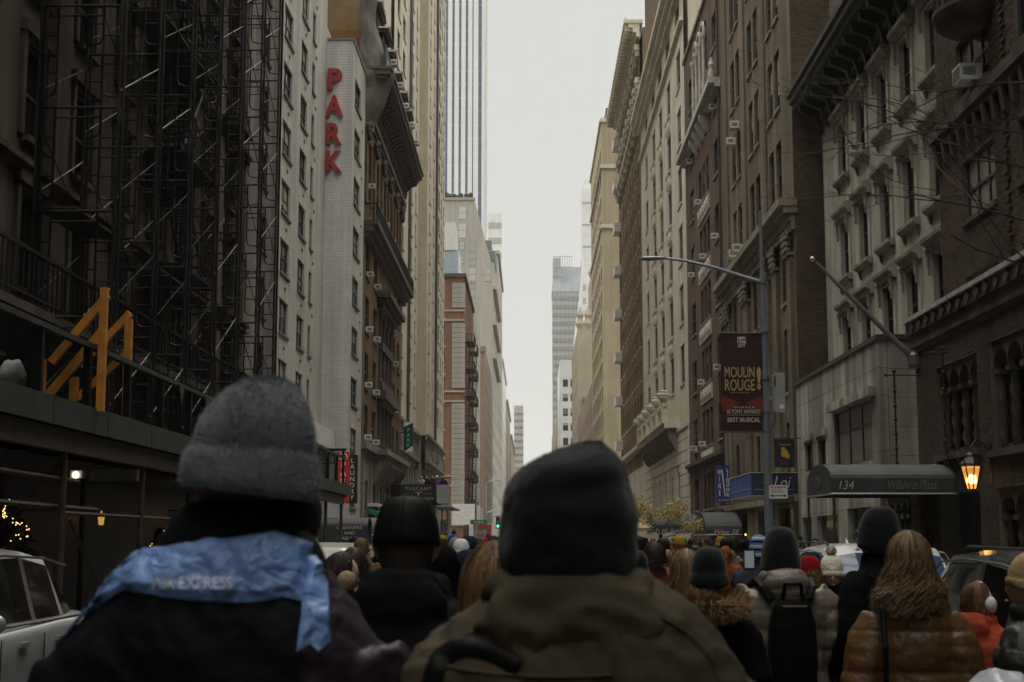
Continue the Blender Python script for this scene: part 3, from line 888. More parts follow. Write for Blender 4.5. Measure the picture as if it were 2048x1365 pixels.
# mansard with dormers and roof parapet rail
M_SLATE = mat('blue grey slate', (0.05,0.055,0.062), 0.6, 0.3, 3, 0.3, 30)
mb = MB(); mb.prism([(0,-0.4,27.75),(0,3.0,38.5),(0,8,38.5),(0,8,27.75)], (1,0,0), f3.u(YA+0.01), f3.u(YB)); f3.put('mansard_roof', mb, M_SLATE)
rl = MB(); f3.box(rl, YA, YB, 28.9, 29.0, 1.05, 1.12); f3.box(rl, YA, YB, 27.75, 28.85, 1.06, 1.1); f3.put('roof_parapet', rl, M_SLATE)
for i, c in enumerate([82.5+4.36*k for k in range(6)]):
    for lev in (0, 1):
        z = 28.6+lev*4.2; dd = 0.35-lev*1.2
        m = MB()
        f3.box(m, c-0.95, c-0.62, z, z+3.0, dd-1.6, dd+0.0); f3.box(m, c+0.62, c+0.95, z, z+3.0, dd-1.6, dd+0.0)
        f3.box(m, c-0.95, c+0.95, z+2.6, z+3.0, dd-1.6, dd-0.01); f3.box(m, c-0.95, c+0.95, z, z+0.3, dd-1.6, dd-0.01)
        f3.box(m, c-1.15, c+1.15, z+3.0, z+3.2, dd-1.7, dd+0.25)
        mm = MB(); x = f3.u(c)
        m.prism([(x-1.25,0,z+3.2),(x+1.25,0,z+3.2),(x,0,z+3.75)], (0,1,0), -dd-0.35, -dd+1.7)
        f3.put('dormer', m, M_BRN)
        window(f3, c, z+0.3, 1.24, 2.3, 'dh', M_FRAME, recess=0.1, d=dd-0.05, var=0)
# side wall turned to the camera above the white pier, with old painted bands
M_PBAND = {}
sw = Face(b3, XL, YA, 'F')
mb = MB(); mb.box(-2.4, -0.02, -0.0, 0.3, 27.0, 38.0); sw.put('side_wall', mb, brick_mat('brown party wall brick', (0.24,0.17,0.10), (0.19,0.13,0.08), (0.13,0.10,0.08), streak=0.2, stain=0.25))
for z0, z1, col, nm in ((29.9,31.4,(0.25,0.17,0.085),'ochre'),(28.9,29.9,(0.24,0.12,0.055),'rust'),(28.0,28.85,(0.10,0.13,0.17),'blue')):
    mb = MB(); mb.box(-2.35, -0.1, -0.012, 0.0, z0, z1); sw.put('painted_band', mb, brick_mat(nm+' painted brick', col, tuple(q*0.8 for q in col), tuple(q*0.5 for q in col), streak=0.2))
M_TARP = mat('grey brown tarpaulin', (0.075,0.064,0.053), 0.6, 0.25, 1.5, 0.6, 4)
mb = MB()
rings = []
for j in range(25):
    z = 24.2+7.6*j/24
    row = []
    for i in range(13):
        t = i/12
        off = 1.1*min(1, max(0, 1-abs(z-27.3)/2.8))+0.35
        w_ = 0.14*noise.noise(Vector((t*5, z*1.3, 1.7)))
        row.append((XL-0.3+t*(off+0.4)+0.05*math.sin(z*3), YA-0.3+w_+0.9*t*t, z))
    rings.append(row)
mb.loft(rings, False, closed=False)
rings2 = [[(x+0.02, y+0.04, z) for x, y, z in r] for r in rings]
mb.loft(rings2, False, closed=False)
tag(mb.build('tarpaulin', M_TARP, smooth=True), 'grey brown tarpaulin hanging over the near end of the dark cornice', 'tarpaulin')

# ================================================================== two cream apartment towers
b4 = building('cream_building', (-9.8, 105, 0), 'cream brick apartment tower beyond the ochre building, nearer of two')
f4 = Face(b4, -9.8, 105, 'L')
rows4 = [12.9+2.78*k for k in range(18)]
H4 = []; W4 = []
for c, w in ((108.7,2.3),(113.6,2.3),(122.4,1.3),(126.6,1.3)):
    for z in rows4: H4.append((c-w/2,c+w/2,z,z+1.75)); W4.append((c,z,w,1.75))
f4.wall('wall', M_CRM, 105, 130, 10.7, 68, H4, reveal=0.25)
mb = MB(); f4.box(mb, 105, 130, 10.7, 68, -14, -0.26); f4.put('inner_wall', mb, M_CRM)
for c, z, w, h in W4: window(f4, c, z, w, h, 'dh', M_FRAME, recess=0.2, sill=M_CRMS)
for y in (118.0, 119.0):
    mb = MB(); mb.tube([(f4.u(y), -0.15, 10.7), (f4.u(y), -0.15, 68)], 0.09, 6); f4.put('drain_pipe', mb, M_FRAME)
b5 = building('cream_tower', (-9.05, 130, 0), 'cream brick apartment tower with tan side wall, at the avenue corner')
f5 = Face(b5, -9.05, 130, 'L')
H5 = []; W5 = []
rows5 = [12.9+2.72*k for k in range(32)]
for c, w in ((133.2,1.3),(138.5,1.3),(143.6,1.5),(147.2,2.4),(151.0,1.5),(154.5,1.5)):
    for z in rows5: H5.append((c-w/2,c+w/2,z,z+1.75)); W5.append((c,z,w,1.75))
f5.wall('wall', M_CRM, 130, 157, 10.7, 102, H5, reveal=0.25)
mb = MB(); f5.box(mb, 130.01, 157, 10.7, 102, -14, -0.26); f5.put('inner_wall', mb, M_CRM)
fw = Face(b5, -9.05, 130, 'F'); fw.wall('side_wall', M_CRMS, -12, -9.05, 10.7, 102)
for c, z, w, h in W5:
    window(f5, c, z, w, h, 'dh', M_FRAME, recess=0.2, sill=M_CRMS)
for y in (140.8, 141.5):
    mb = MB(); mb.tube([(f5.u(y), -0.15, 10.7), (f5.u(y), -0.15, 102)], 0.1, 6); f5.put('drain_pipe', mb, M_FRAME)
for bb, fx, a, b_ in ((b4, f4, 105, 130), (b5, f5, 130, 157)):       # shared stone base with carved frieze
    Hb = []; Wb = []
    y = a+2.0
    while y < b_-1.0:
        Hb.append((y-0.75, y+0.75, 4.6, 7.9)); Wb.append(y); y += 2.6
    off = 0.0
    fx.wall('base_wall', M_BST, a, b_, 0, 10.7, Hb+[(q-0.8,q+0.8,0.6,3.6) for q in Wb[::2]], reveal=0.4)
    mb = MB(); fx.box(mb, a, b_, 0, 10.69, -12, -0.41); fx.put('base_core', mb, M_BST)
    for y in Wb: window(fx, y, 4.6, 1.5, 3.3, 'case2', M_FRAME, recess=0.35, var=0)
    for y in Wb[::2]: window(fx, y, 0.6, 1.6, 3.0, 'case2', M_FRAME, recess=0.35, var=0)
    mb = MB(); fx.box(mb, a, b_, 10.55, 10.8, 0.0, 0.35); fx.box(mb, a, b_, 8.35, 8.6, 0.0, 0.3); fx.box(mb, a, b_, 10.3, 10.55, 0.0, 0.15); fx.put('base_cornice', mb, M_BST)
    for q in (0.35, 0.6):
        y = a+(b_-a)*q
        mb = MB()
        for s in (-1, 1):
            mb.sphere((f3.u(0)*0+s*0.5, -0.02, 9.5), 0.42, 0.14, 0.6, 8, 6)
        fx.put('carved_relief', mb, M_BST, at=(fx.u(y), 0, 0))

# ================================================================== across the avenue: red brick corner house
M_RED = brick_mat('orange red brick', (0.26,0.11,0.06), (0.22,0.095,0.055), (0.2,0.13,0.09), streak=0.15, stain=0.15)
M_QST = mat('pale banded stone', (0.36,0.34,0.285), 0.85, 0.15, 1, 0.2, 14, streak=0.15)
b6 = building('red_corner_building', (-8.74, 197, 0), 'red brick and banded stone corner building with black fire escapes')
g6 = Face(b6, -8.74, 197, 'F'); s6 = Face(b6, -8.74, 197, 'L')
H6 = []; rows6 = [6.0, 9.9, 13.6, 17.3, 21.0, 24.7, 28.4]
for z in rows6: H6.append((-12.35, -11.25, z, z+2.3)); H6.append((-16, -14.9, z, z+2.3))
g6.wall('front_wall', M_RED, -20, -8.74, 0, 36.7, H6, reveal=0.25)
for h in H6: window(g6, (h[0]+h[1])/2, h[2], 1.1, 2.3, 'dh', M_FRAME, recess=0.2, sill=M_QST, lintel=M_QST, var=0)
S6 = [(c-0.6, c+0.6, z, z+2.3) for c in (200.5, 205, 210, 215, 220, 225) for z in rows6+[32.0]]
s6.wall('street_wall', M_RED, 197, 229, 0, 36.7, S6, reveal=0.25)
for h in S6: window(s6, (h[0]+h[1])/2, h[2], 1.2, 2.3, 'dh', M_FRAME, recess=0.2, sill=M_QST, var=0)
mb = MB(); s6.box(mb, 197.3, 229, 0, 36.5, -12, -0.3); s6.put('inner_wall', mb, M_RED)
for k in range(52):
    me = cached('qblk', lambda: MB().box(-1.55,0.13,-0.13,1.4,0,0.62).mesh('stone_band', M_QST))
    z = 3.5+0.67*k
    if 19.4 < z < 21.0 or 30.2 < z < 32.3 or z > 35.5: continue
    g6.put('stone_band', me, at=(0.0, 0.0, z))
for z in (19.7, 30.5, 8.6):
    mb = MB(); mb.box(-12, 0.16, -0.16, 0, z, z+0.25); mb.box(-12, 0.16, -0.16, 0, z+1.3, z+1.55); g6.put('string_course', mb, M_QST)
mb = MB(); mb.box(-12, 0.3, -0.3, 0.0, 36.4, 36.9); mb.box(0.0, 0.3, 0, 32, 36.4, 36.9); g6.put('cornice', mb, M_BRN)
mb = MB(); mb.box(-12, -0.8, 0.6, 8, 36.9, 40.2); g6.put('penthouse', mb, mat('penthouse glass', (0.32,0.4,0.46), 0.15, 0.1, bump=0))
mb = MB(); mb.box(-12, -1.2, 0.5, 8, 40.2, 44.0); g6.put('water_tank_house', mb, M_WHITEBOX)
for i, y0 in enumerate((201.5, 212.5)):
    fe = empty('fire_escape', (-8.74, y0, 0), ['black fire escape on the near end of the red corner building', 'black fire escape on the far end of the red corner building'][i], 'fire escape', 'fire escapes on the red building')
    ff = Face(fe, -8.74, y0, 'L')
    for k, z in enumerate(rows6):
        m = MB(); ff.box(m, y0, y0+6, z-0.1, z, 0.0, 1.25); ff.box(m, y0, y0+6, z+0.95, z+1.02, 1.18, 1.25)
        for q in range(13): ff.box(m, y0+0.5*q-0.03, y0+0.5*q+0.03, z, z+1.0, 1.19, 1.24)
        ff.box(m, y0, y0+0.06, z+0.95, z+1.02, 0, 1.25)
        for q in range(4): ff.box(m, y0, y0+0.05, z, z+1.0, 0.15+0.33*q, 0.2+0.33*q)
        ff.put('platform', m, M_IRON)
        if k < 6:
            m = MB()
            for s in (0.45, 1.0): m.tube([(ff.u(y0+1), -s, z), (ff.u(y0+4.6), -s, rows6[k+1])], 0.06, 4)
            for q in range(9):
                t = (q+0.5)/9; ff.box(m, y0+1+3.6*t-0.1, y0+1+3.6*t+0.1, z+3.7*t, z+3.7*t+0.05, 0.45, 1.0)
            ff.put('stair_flight', m, M_IRON)
# pale shed panels along its foot and colonnade shop front
ps = empty('hoarding_shed', (-6.9, 190, 0), 'pale grey panelled sidewalk shed across the avenue, on thin posts', 'sidewalk shed')
for k in range(5):
    MB().box(0, 0.1, k*6.4, k*6.4+6.35, 3.6, 6.2).build('panel', M_WHITEBOX, ps)
MB().box(-2.9, -0.02, -0.1, 0.0, 3.6, 6.2).build('panel', M_WHITEBOX, ps)
for k in range(12): MB().tube([(-0.1,k*2.8,0),(-0.1,k*2.8,3.6)], 0.09, 6).build('post', M_RUST, ps)

# ================================================================== RIGHT SIDE
M_DBR = brick_mat('dark red brown brick', (0.075,0.05,0.038), (0.052,0.036,0.028), (0.085,0.07,0.055), streak=0.3, stain=0.3)
M_DBI = island_mat('hand laid dark red brown brick', (0.098,0.066,0.048), (0.046,0.034,0.027))
M_MORT = mat('sooty mortar', (0.135,0.118,0.098), 0.9, 0.3, 2, 0.3, 60)
M_DST = mat('dark weathered sandstone', (0.085,0.07,0.055), 0.85, 0.3, 2, 0.3, 18, streak=0.4)
M_PALEDGE = mat('pale lead capped ledge', (0.34,0.33,0.31), 0.6, 0.3, 4, 0.2)
M_LIME = mat('cream painted limestone front', (0.40,0.38,0.32), 0.8, 0.2, 0.7, 0.12, 18, streak=0.3)
M_LIMED = mat('weathered limestone mouldings', (0.24,0.225,0.185), 0.8, 0.2, 2, 0.2, 18, streak=0.35)
M_LIMEH = mat('weathered limestone hoods', (0.30,0.28,0.235), 0.8, 0.2, 2, 0.2, 18, streak=0.3)
M_CORN = mat('blackened tin cornice', (0.016,0.015,0.013), 0.6, 0.3, 3, 0.2)
M_CONC = mat('streaked concrete panel', (0.34,0.325,0.285), 0.85, 0.24, 0.9, 0.2, 30, streak=0.55)
M_TANB = brick_mat('tan brown brick', (0.20,0.155,0.10), (0.12,0.095,0.065), (0.22,0.195,0.155), streak=0.35, stain=0.35)
M_TANBD = brick_mat('sooty tan brick side wall', (0.11,0.085,0.058), (0.085,0.065,0.045), (0.08,0.07,0.058), streak=0.55, stain=0.4)
M_TANI = island_mat('sooty side wall brick laid singly', (0.125,0.094,0.062), (0.075,0.057,0.04))
M_TANS = mat('buff sandstone', (0.25,0.22,0.165), 0.85, 0.18, 1.2, 0.25, 18, streak=0.35)
M_RBR = brick_mat('red brown brick', (0.14,0.08,0.056), (0.11,0.064,0.046), (0.17,0.14,0.115), streak=0.3, stain=0.35)
M_RELF = mat('pale terracotta relief', (0.42,0.40,0.35), 0.8, 0.2, 3, 0.5, 14)
M_CR5 = mat('cream grey limestone', (0.62,0.575,0.46), 0.85, 0.1, 0.5, 0.15, 14, streak=0.22)
M_TERR = brick_mat('golden brown brick', (0.23,0.155,0.085), (0.185,0.125,0.07), (0.15,0.11,0.07), streak=0.2, stain=0.2)
M_BBR = brick_mat('plain brown brick', (0.20,0.135,0.09), (0.165,0.11,0.072), (0.13,0.105,0.08), streak=0.15, stain=0.15)
M_CORC = mat('cream terracotta cornice', (0.52,0.48,0.38), 0.8, 0.12, 1, 0.15)
M_TAN7 = mat('golden tan brick', (0.41,0.34,0.22), 0.85, 0.1, 0.4, 0.2, 12, streak=0.18)

def arch_fill(w, h, th, n=10):
    """spandrel over a round arch of width w in a field of height h, local x centred, z from spring line"""
    m = MB(); r = w/2
    pts = [(r*math.cos(PI*k/n), r*math.sin(PI*k/n)) for k in range(n+1)]
    for k in range(n):
        (xa, za), (xb, zb) = pts[k], pts[k+1]
        m.add([(xa,0,za),(xb,0,zb),(xb,0,h),(xa,0,h),(xa,th,za),(xb,th,zb),(xb,th,h),(xa,th,h)],
              [(3,2,1,0),(4,5,6,7),(0,1,5,4),(3,7,6,2)])
    return m

def lay_bricks(face, c0, c1, z0, z1, holes, wall_mat, single, name='brick', d=0.0, keep=None):
    """real bricks laid in running bond on a wall sheet; the 300 that show largest are parts, the rest one stuff part"""
    bw, bh, g = 0.205, 0.064, 0.011
    a, b = sorted((face.u(c0), face.u(c1)))
    HH = [tuple(sorted((face.u(h[0]), face.u(h[1]))))+(h[2], h[3]) for h in holes]
    rows = []; z = z0; r = 0
    while z+bh < z1:
        iv = [(a, b)]
        for h in HH:
            if h[2] < z+bh and h[3] > z:
                nv = []
                for s, e in iv:
                    if h[1] <= s or h[0] >= e: nv.append((s, e)); continue
                    if h[0]-s > 0.03: nv.append((s, h[0]))
                    if e-h[1] > 0.03: nv.append((h[1], e))
                iv = nv
        off = (r % 2)*0.108
        for s, e in iv:
            x = math.floor((s-off)/(bw+g))*(bw+g)+off
            while x < e:
                p, q = max(x, s+0.004), min(x+bw, e-0.004)
                if q-p > 0.035: rows.append((p, q, z))
                x += bw+g
        z += bh+g; r += 1
    rows.sort(key=lambda t: keep(t) if keep else 0)
    mb = MB()
    rr = random.Random(5)
    full = cached('onebrick', lambda: MB().box(0,0.205,-0.016,0,0,0.064).mesh('brick', single))
    nsing = 0
    for p, q, z in rows:
        j = rr.uniform(0.004, 0.014)
        if nsing < 300 and abs(q-p-bw) < 0.01:
            face.put(name, cached(('onebrick', single.name), lambda: MB().box(0,0.205,-0.012,0,0,0.064).mesh('brick', single)), at=(p, -d-rr.uniform(-0.003,0.004), z)); nsing += 1
        else:
            mb.box(p, q, -d-j, -d, z, z+bh)
    o = face.put('brickwork', mb, single)
    o['kind'] = 'stuff'
    return o

# ---- dark brick apartment house with arcades (Wilshire Plaza)
r1 = building('dark_brick_building', (9.7, 36.2, 0), 'dark red brick apartment building with arcaded lower storeys behind the green awning')
q1 = Face(r1, 9.7, 36.2, 'R')
UH = [(30.6,32.9,8.72,10.08),(26.6,29.1,8.72,10.0),(30.7,33.1,11.5,12.85),(26.4,29.05,11.5,13.6),(30.6,32.95,6.4,7.5),(26.6,29.1,6.4,7.5),(30.6,33.0,14.2,16)]
q1.wall('upper_wall', M_MORT, 24, 34.8, 6.5, 24, UH, reveal=0.2)
lay_bricks(q1, 25.6, 34.8, 6.6, 16.6, UH+[(24,34.8,10.85,11.25)], M_MORT, M_DBI, keep=lambda t: abs(t[0]-(36.2-30.2))+0.25*abs(t[2]-8.5))
mb = MB(); q1.box(mb, 24, 34.8, 6.5, 24, -9, -0.21); q1.box(mb, 34.8, 36.4, 0, 24, -9, -0.9); q1.put('inner_wall', mb, M_DBR)
for h in UH:
    w = abs(h[1]-h[0])
    window(q1, (h[0]+h[1])/2, h[2], w, h[3]-h[2], 'dh3', M_FRAME, recess=0.17, sill=M_DST, panes=[glass_mat('curtained glass', (0.34,0.33,0.29), 0.15, 0.25), M_PALEPANE] if h[2] in (8.72,6.4) else PANES)
mb = MB(); q1.box(mb, 24, 34.85, 10.85, 11.0, 0, 0.14); q1.box(mb, 24, 34.85, 11.0, 11.25, 0, 0.22); q1.put('string_course', mb, M_DST)
ca_ = cached('corb1', lambda: MB().prism([(0,0,10.2),(0,-0.10,10.35),(0,-0.16,10.85),(0,0,10.85)], (1,0,0), -0.09, 0.09).mesh('corbel', M_DST))
for k in range(13): q1.put('corbel', ca_, at=(q1.u(34.6-0.62*k), 0, 0))
for k in range(90):                                  # toothed brick quoin strip between the window columns
    me = cached('tooth', lambda: MB().box(-0.11,0.11,-0.045,0,0,0.055).mesh('quoin_brick', M_DBI))
    q1.put('quoin_brick', me, at=(q1.u(29.75+(0.06 if k % 2 else -0.06)), -0.012, 6.9+0.145*k))
# round balcony
bal = MB(); x = q1.u(31.35)
bal.loft([[(x+r_*math.cos(PI+PI*k/14), r_*0.75*math.sin(PI+PI*k/14), z) for k in range(15)] for r_, z in ((0.5,12.55),(0.95,12.7),(1.15,12.8),(1.25,12.95),(1.25,13.05))], True)
q1.put('balcony', bal, M_DST)
br_ = MB()
for k in range(15):
    a = PI+PI*k/14; br_.tube([(x+1.2*math.cos(a), 0.9*math.sin(a), 13.05), (x+1.2*math.cos(a), 0.9*math.sin(a), 13.9)], 0.015, 4)
br_.tube([(x+1.2*math.cos(PI+PI*k/14), 0.9*math.sin(PI+PI*k/14), 13.9) for k in range(15)], 0.025, 4)
q1.put('balcony_railing', br_, M_IRON)
# lower arcaded block
q2 = Face(r1, 9.35, 36.2, 'R')
LH = [(31.25,34.4,3.62,5.62),(26.8,30.35,3.5,5.7),(31.4,34.5,0.0,2.75),(26.8,30.2,0.9,2.75)]
q2.wall('lower_wall', M_MORT, 24, 36.2, 0, 6.95, LH, reveal=0.45)
lay_bricks(q2, 25.9, 36.2, 0.2, 6.25, LH, M_MORT, M_DBI, keep=lambda t: abs(t[0]-(36.2-31.0))+0.4*abs(t[2]-3.2))
mb = MB(); q2.box(mb, 24, 36.2, 0, 6.9, -8, -0.44); q2.put('lower_core', mb, M_BLACKBOARD)
mb = MB(); q2.box(mb, 24, 36.25, 6.3, 6.6, 0.0, 0.12); q2.box(mb, 24, 36.28, 6.6, 6.9, 0.0, 0.2); q2.put('carved_frieze', mb, M_DST)
for k in range(14):
    me = cached('diam', lambda: MB().prism([(-0.2,0,0),(0,0,-0.14),(0.2,0,0),(0,0,0.14)], (0,1,0), -0.04, 0.0).mesh('carved_lozenge', M_DST))
    q2.put('carved_lozenge', me, at=(q2.u(35.6-0.65*k), -0.2, 6.75))
mb = MB(); q2.box(mb, 24, 36.3, 6.9, 7.0, -0.3, 0.28); q2.put('parapet_cap', mb, M_PALEDGE)
def spiral(x, z0, z1, r):
    m = MB(); nz = 40; n = 10; rings = []
    for i in range(nz+1):
        t = i/nz
        rings.append([(x+r*(1+0.16*math.cos(2*(2*PI*j/n)+t*22))*math.cos(2*PI*j/n), 0.2+r*(1+0.16*math.cos(2*(2*PI*j/n)+t*22))*math.sin(2*PI*j/n), z0+(z1-z0)*t) for j in range(n)])
    m.loft(rings); m.sm = False
    m.box(x-r*1.5, x+r*1.5, 0.2-r*1.5, 0.2+r*1.5, z0-0.1, z0); m.box(x-r*1.6, x+r*1.6, 0.2-r*1.6, 0.2+r*1.6, z1, z1+0.1)
    return m
def arcade(c0, c1, z0, z1, n, face):
    w = (c1-c0)/n
    zs = z1-w/2-0.12
    for k in range(n):
        c = c0+w*(k+0.5)
        face.put('arch', arch_fill(w, z1-zs-0.003, 0.3), M_DST, at=(face.u(c), 0.06, zs))
    for k in range(n+1):
        c = c0+w*k+(0.09 if k == 0 else -0.09 if k == n else 0)
        face.put('spiral_column', spiral(face.u(c), z0+0.1, zs-0.1, 0.09), M_DST)
    mb = MB(); face.box(mb, c0+0.002, c1-0.002, z0+0.002, z1-0.002, -0.42, -0.4); face.put('arcade_glass', mb, M_GLASS)
    mb = MB(); face.box(mb, c0-0.1, c1+0.1, z0-0.14, z0, -0.2, 0.12); face.put('arcade_sill', mb, M_DST)
arcade(31.25, 34.4, 3.62, 5.62, 4, q2); arcade(26.8, 30.35, 3.5, 5.7, 4, q2); arcade(26.8, 30.2, 0.9, 2.75, 4, q2)
# small brick porch with columns beside the entrance
q3 = Face(r1, 8.95, 38.6, 'R')
q3.wall('porch_wall', M_MORT, 34.7, 38.6, 0, 3.2, [(35.5,37.9,0.8,2.75)], reveal=0.3)
lay_bricks_ok = True
mbk = MB(); rr_ = random.Random(9)
for r in range(40):
    z = 0.2+0.075*r
    x = (r % 2)*0.108-0.1
    while x < 3.9:
        p, e = max(0.01, x), min(3.89, x+0.205)
        if e-p > 0.04 and not (0.8-0.07 < z < 2.75 and e > 0.7 and p < 3.1): mbk.box(p, e, -rr_.uniform(0.005,0.013), 0, z, z+0.064)
        x += 0.216
o_ = q3.put('porch_brickwork', mbk, M_DBI); o_['kind'] = 'stuff'
arcade(35.5, 37.9, 0.8, 2.75, 4, q3)
mb = MB(); q3.box(mb, 34.7, 38.6, 0, 3.2, -0.7, -0.29); q3.put('porch_core', mb, M_DBR)
mb = MB(); mb.prism([(0,-0.1,3.2),(0,-0.1,3.3),(0,0.7,3.55),(0,0.7,3.2)], (1,0,0), -0.05, 3.95); q3.put('porch_ledge', mb, M_PALEDGE)

# ---- cream limestone town house with hooded windows
r2 = building('limestone_townhouse', (10.7, 53.5, 0), 'cream limestone townhouse with hooded windows and black bracketed cornice')
h2 = Face(r2, 10.7, 53.5, 'R')
c2 = [49.95, 47.05, 44.15, 41.3, 38.5]
r2rows = [7.3, 10.5, 13.95]
HH2 = [(c-0.6, c+0.6, z, z+1.9) for c in c2 for z in r2rows]
h2.wall('wall', M_LIME, 37, 53.5, 0, 17, HH2, reveal=0.3)
mb = MB(); h2.box(mb, 37, 53.5, 0, 17, -8, -0.31); h2.put('inner_wall', mb, M_LIMED)
for c in c2:
    for z in r2rows:
        window(h2, c, z, 1.2, 1.9, 'dh', M_FRAME, recess=0.34, var=0)
        su = cached('surround', lambda: MB().box(-0.84,-0.6,-0.06,0.0,0.0,2.0).box(0.6,0.84,-0.06,0.0,0.0,2.0).box(-0.6,0.6,-0.06,0,1.9,2.0).mesh('window_surround', M_LIME))
        h2.put('window_surround', su, at=(h2.u(c), 0, z))
        hd = cached('hood', lambda: MB().prism([(0,0,2.02),(0,-0.12,2.02),(0,-0.16,2.16),(0,-0.28,2.22),(0,-0.30,2.32),(0,-0.2,2.40),(0,0,2.46)], (1,0,0), -0.98, 0.98).mesh('window_hood', M_LIMEH))
        h2.put('window_hood', hd, at=(h2.u(c), 0, z))
        sl = cached('sill2', lambda: MB().prism([(0,0,-0.24),(0,-0.12,-0.2),(0,-0.22,-0.12),(0,-0.22,-0.02),(0,0,0.0)], (1,0,0), -0.92, 0.92).mesh('window_sill', M_LIMED))
        h2.put('window_sill', sl, at=(h2.u(c), 0, z))
        for s in (-1, 1):
            cn = cached('console', lambda: MB().prism([(0,0,1.35),(0,-0.06,1.4),(0,-0.05,1.52),(0,-0.09,1.65),(0,-0.08,1.82),(0,-0.14,2.02),(0,0,2.02)], (1,0,0), -0.055, 0.055).mesh('console', M_LIMED))
            h2.put('console', cn, at=(h2.u(c)+s*0.76, -0.1, z))
            cf = cached('sillfoot', lambda: MB().prism([(0,0,-0.5),(0,-0.07,-0.42),(0,-0.12,-0.24),(0,0,-0.24)], (1,0,0), -0.06, 0.06).mesh('sill_bracket', M_LIMED))
            h2.put('sill_bracket', cf, at=(h2.u(c)+s*0.75, 0, z))
mb = MB(); h2.box(mb, 37, 53.6, 16.75, 16.95, 0, 0.2); h2.box(mb, 37, 53.6, 16.95, 17.35, -0.3, 0.06); h2.put('frieze', mb, M_CORN)
mb = MB(); h2.box(mb, 37, 53.7, 17.35, 17.55, -0.3, 1.0); h2.box(mb, 37, 53.75, 17.55, 17.8, -0.3, 1.15); h2.box(mb, 37, 53.8, 17.8, 18.0, -0.3, 1.25); h2.put('cornice', mb, M_CORN)
for k in range(15):
    me = cached('cornbr', lambda: MB().prism([(0,-0.06,16.3),(0,-0.2,16.4),(0,-0.35,16.9),(0,-0.85,17.1),(0,-0.9,17.35),(0,-0.06,17.35)], (1,0,0), -0.13, 0.13).mesh('cornice_bracket', M_CORN))
    h2.put('cornice_bracket', me, at=(h2.u(53.1-1.1*k), 0, 0))
mb = MB(); h2.box(mb, 36.2, 53.5, 18.0, 24, -6, -2.2); h2.put('rear_wall', mb, M_DBR)

# ---- concrete street extension in front of it
rx = building('concrete_extension', (9.6, 54, 0), 'low streaked concrete extension projecting before the limestone townhouse')
e2 = Face(rx, 9.6, 54, 'R'); e3 = Face(rx, 9.6, 41.2, 'F')
EH = [(42.1,47.3,3.95,5.66),(51.0,52.55,4.05,5.05),(48.85,50.1,4.05,5.03),(42.0,45.8,0.0,2.65),(47.2,50.6,0.0,2.5),(51.6,53.4,0,2.5)]
mb = MB(); e2.box(mb, 41.22, 54, 0, 7.2, -1.05, -0.24); e2.put('core', mb, M_BLACKBOARD)
def panel_grid(face, a, b, z0, z1, nw, nh, holes, name='concrete_panel'):
    U0, U1 = sorted((face.u(a), face.u(b)))
    rr = random.Random(3)
    for j in range(nh):
        for i in range(nw):
            x0 = U0+(U1-U0)*i/nw+0.006; x1 = U0+(U1-U0)*(i+1)/nw-0.006
            za = z0+(z1-z0)*j/nh+0.006; zb = z0+(z1-z0)*(j+1)/nh-0.006
            rects = [(x0,x1,za,zb)]
            for h in holes:
                ha, hb = sorted((face.u(h[0]), face.u(h[1]))); hc, hd = h[2], h[3]
                nr = []
                for (p,q,c,d) in rects:
                    if hb <= p or ha >= q or hd <= c or hc >= d: nr.append((p,q,c,d)); continue
                    if ha > p+0.02: nr.append((p,ha,c,d))
                    if hb < q-0.02: nr.append((hb,q,c,d))
                    m0, m1 = max(p,ha), min(q,hb)
                    if hc > c+0.02: nr.append((m0,m1,c,hc))
                    if hd < d-0.02: nr.append((m0,m1,hd,d))
                rects = nr
            if not rects: continue
            mb = MB(); dd = rr.uniform(-0.004,0.004)
            for (p,q,c,d) in rects: mb.box(p,q,dd,0.25,c,d)
            face.put(name, mb, M_CONC)
panel_grid(e2, 41.2, 54, 2.6, 7.2, 8, 6, EH)
panel_grid(e2, 41.2, 54, 0.0, 2.6, 6, 2, EH)
panel_grid(e3, 9.86, 10.7, 0.0, 7.2, 1, 9, [])
mb = MB(); e2.box(mb, 41.1, 54, 7.2, 7.34, -1.1, 0.06); e2.put('coping', mb, M_FRAME)
mb = MB(); e2.box(mb, 41.6, 47.6, 5.7, 5.95, 0.0, 0.2); e2.put('lintel', mb, M_CONC)
for c in (51.78, 49.47):
    mb = MB(); e2.box(mb, c-0.95, c+0.95, 5.1, 5.3, 0.0, 0.08); e2.put('lintel', mb, M_CONC)
M_PLY = glass_mat('dull boarded shop glass', (0.15,0.145,0.13), 0.5, 0.2)
window(e2, 44.7, 3.95, 5.2, 1.71, 'case3', M_FRAME, [M_PLY, M_PALEPANE], recess=0.2, var=0)
window(e2, 51.78, 4.05, 1.55, 1.0, 'one', M_FRAME, recess=0.2, var=0); window(e2, 49.47, 4.05, 1.25, 0.98, 'one', M_FRAME, recess=0.2, var=0)
M_BLUEP = mat('blue shop panel', (0.025,0.045,0.16), 0.5, 0.1)
mb = MB(); e2.box(mb, 51.6, 53.4, 1.2, 2.5, -0.2, -0.15); e2.put('blue_panel', mb, M_BLUEP)
mb = MB(); e2.box(mb, 47.2, 50.6, 0.0, 2.5, -0.2, -0.16); e2.put('shop_window', mb, M_GLASS)

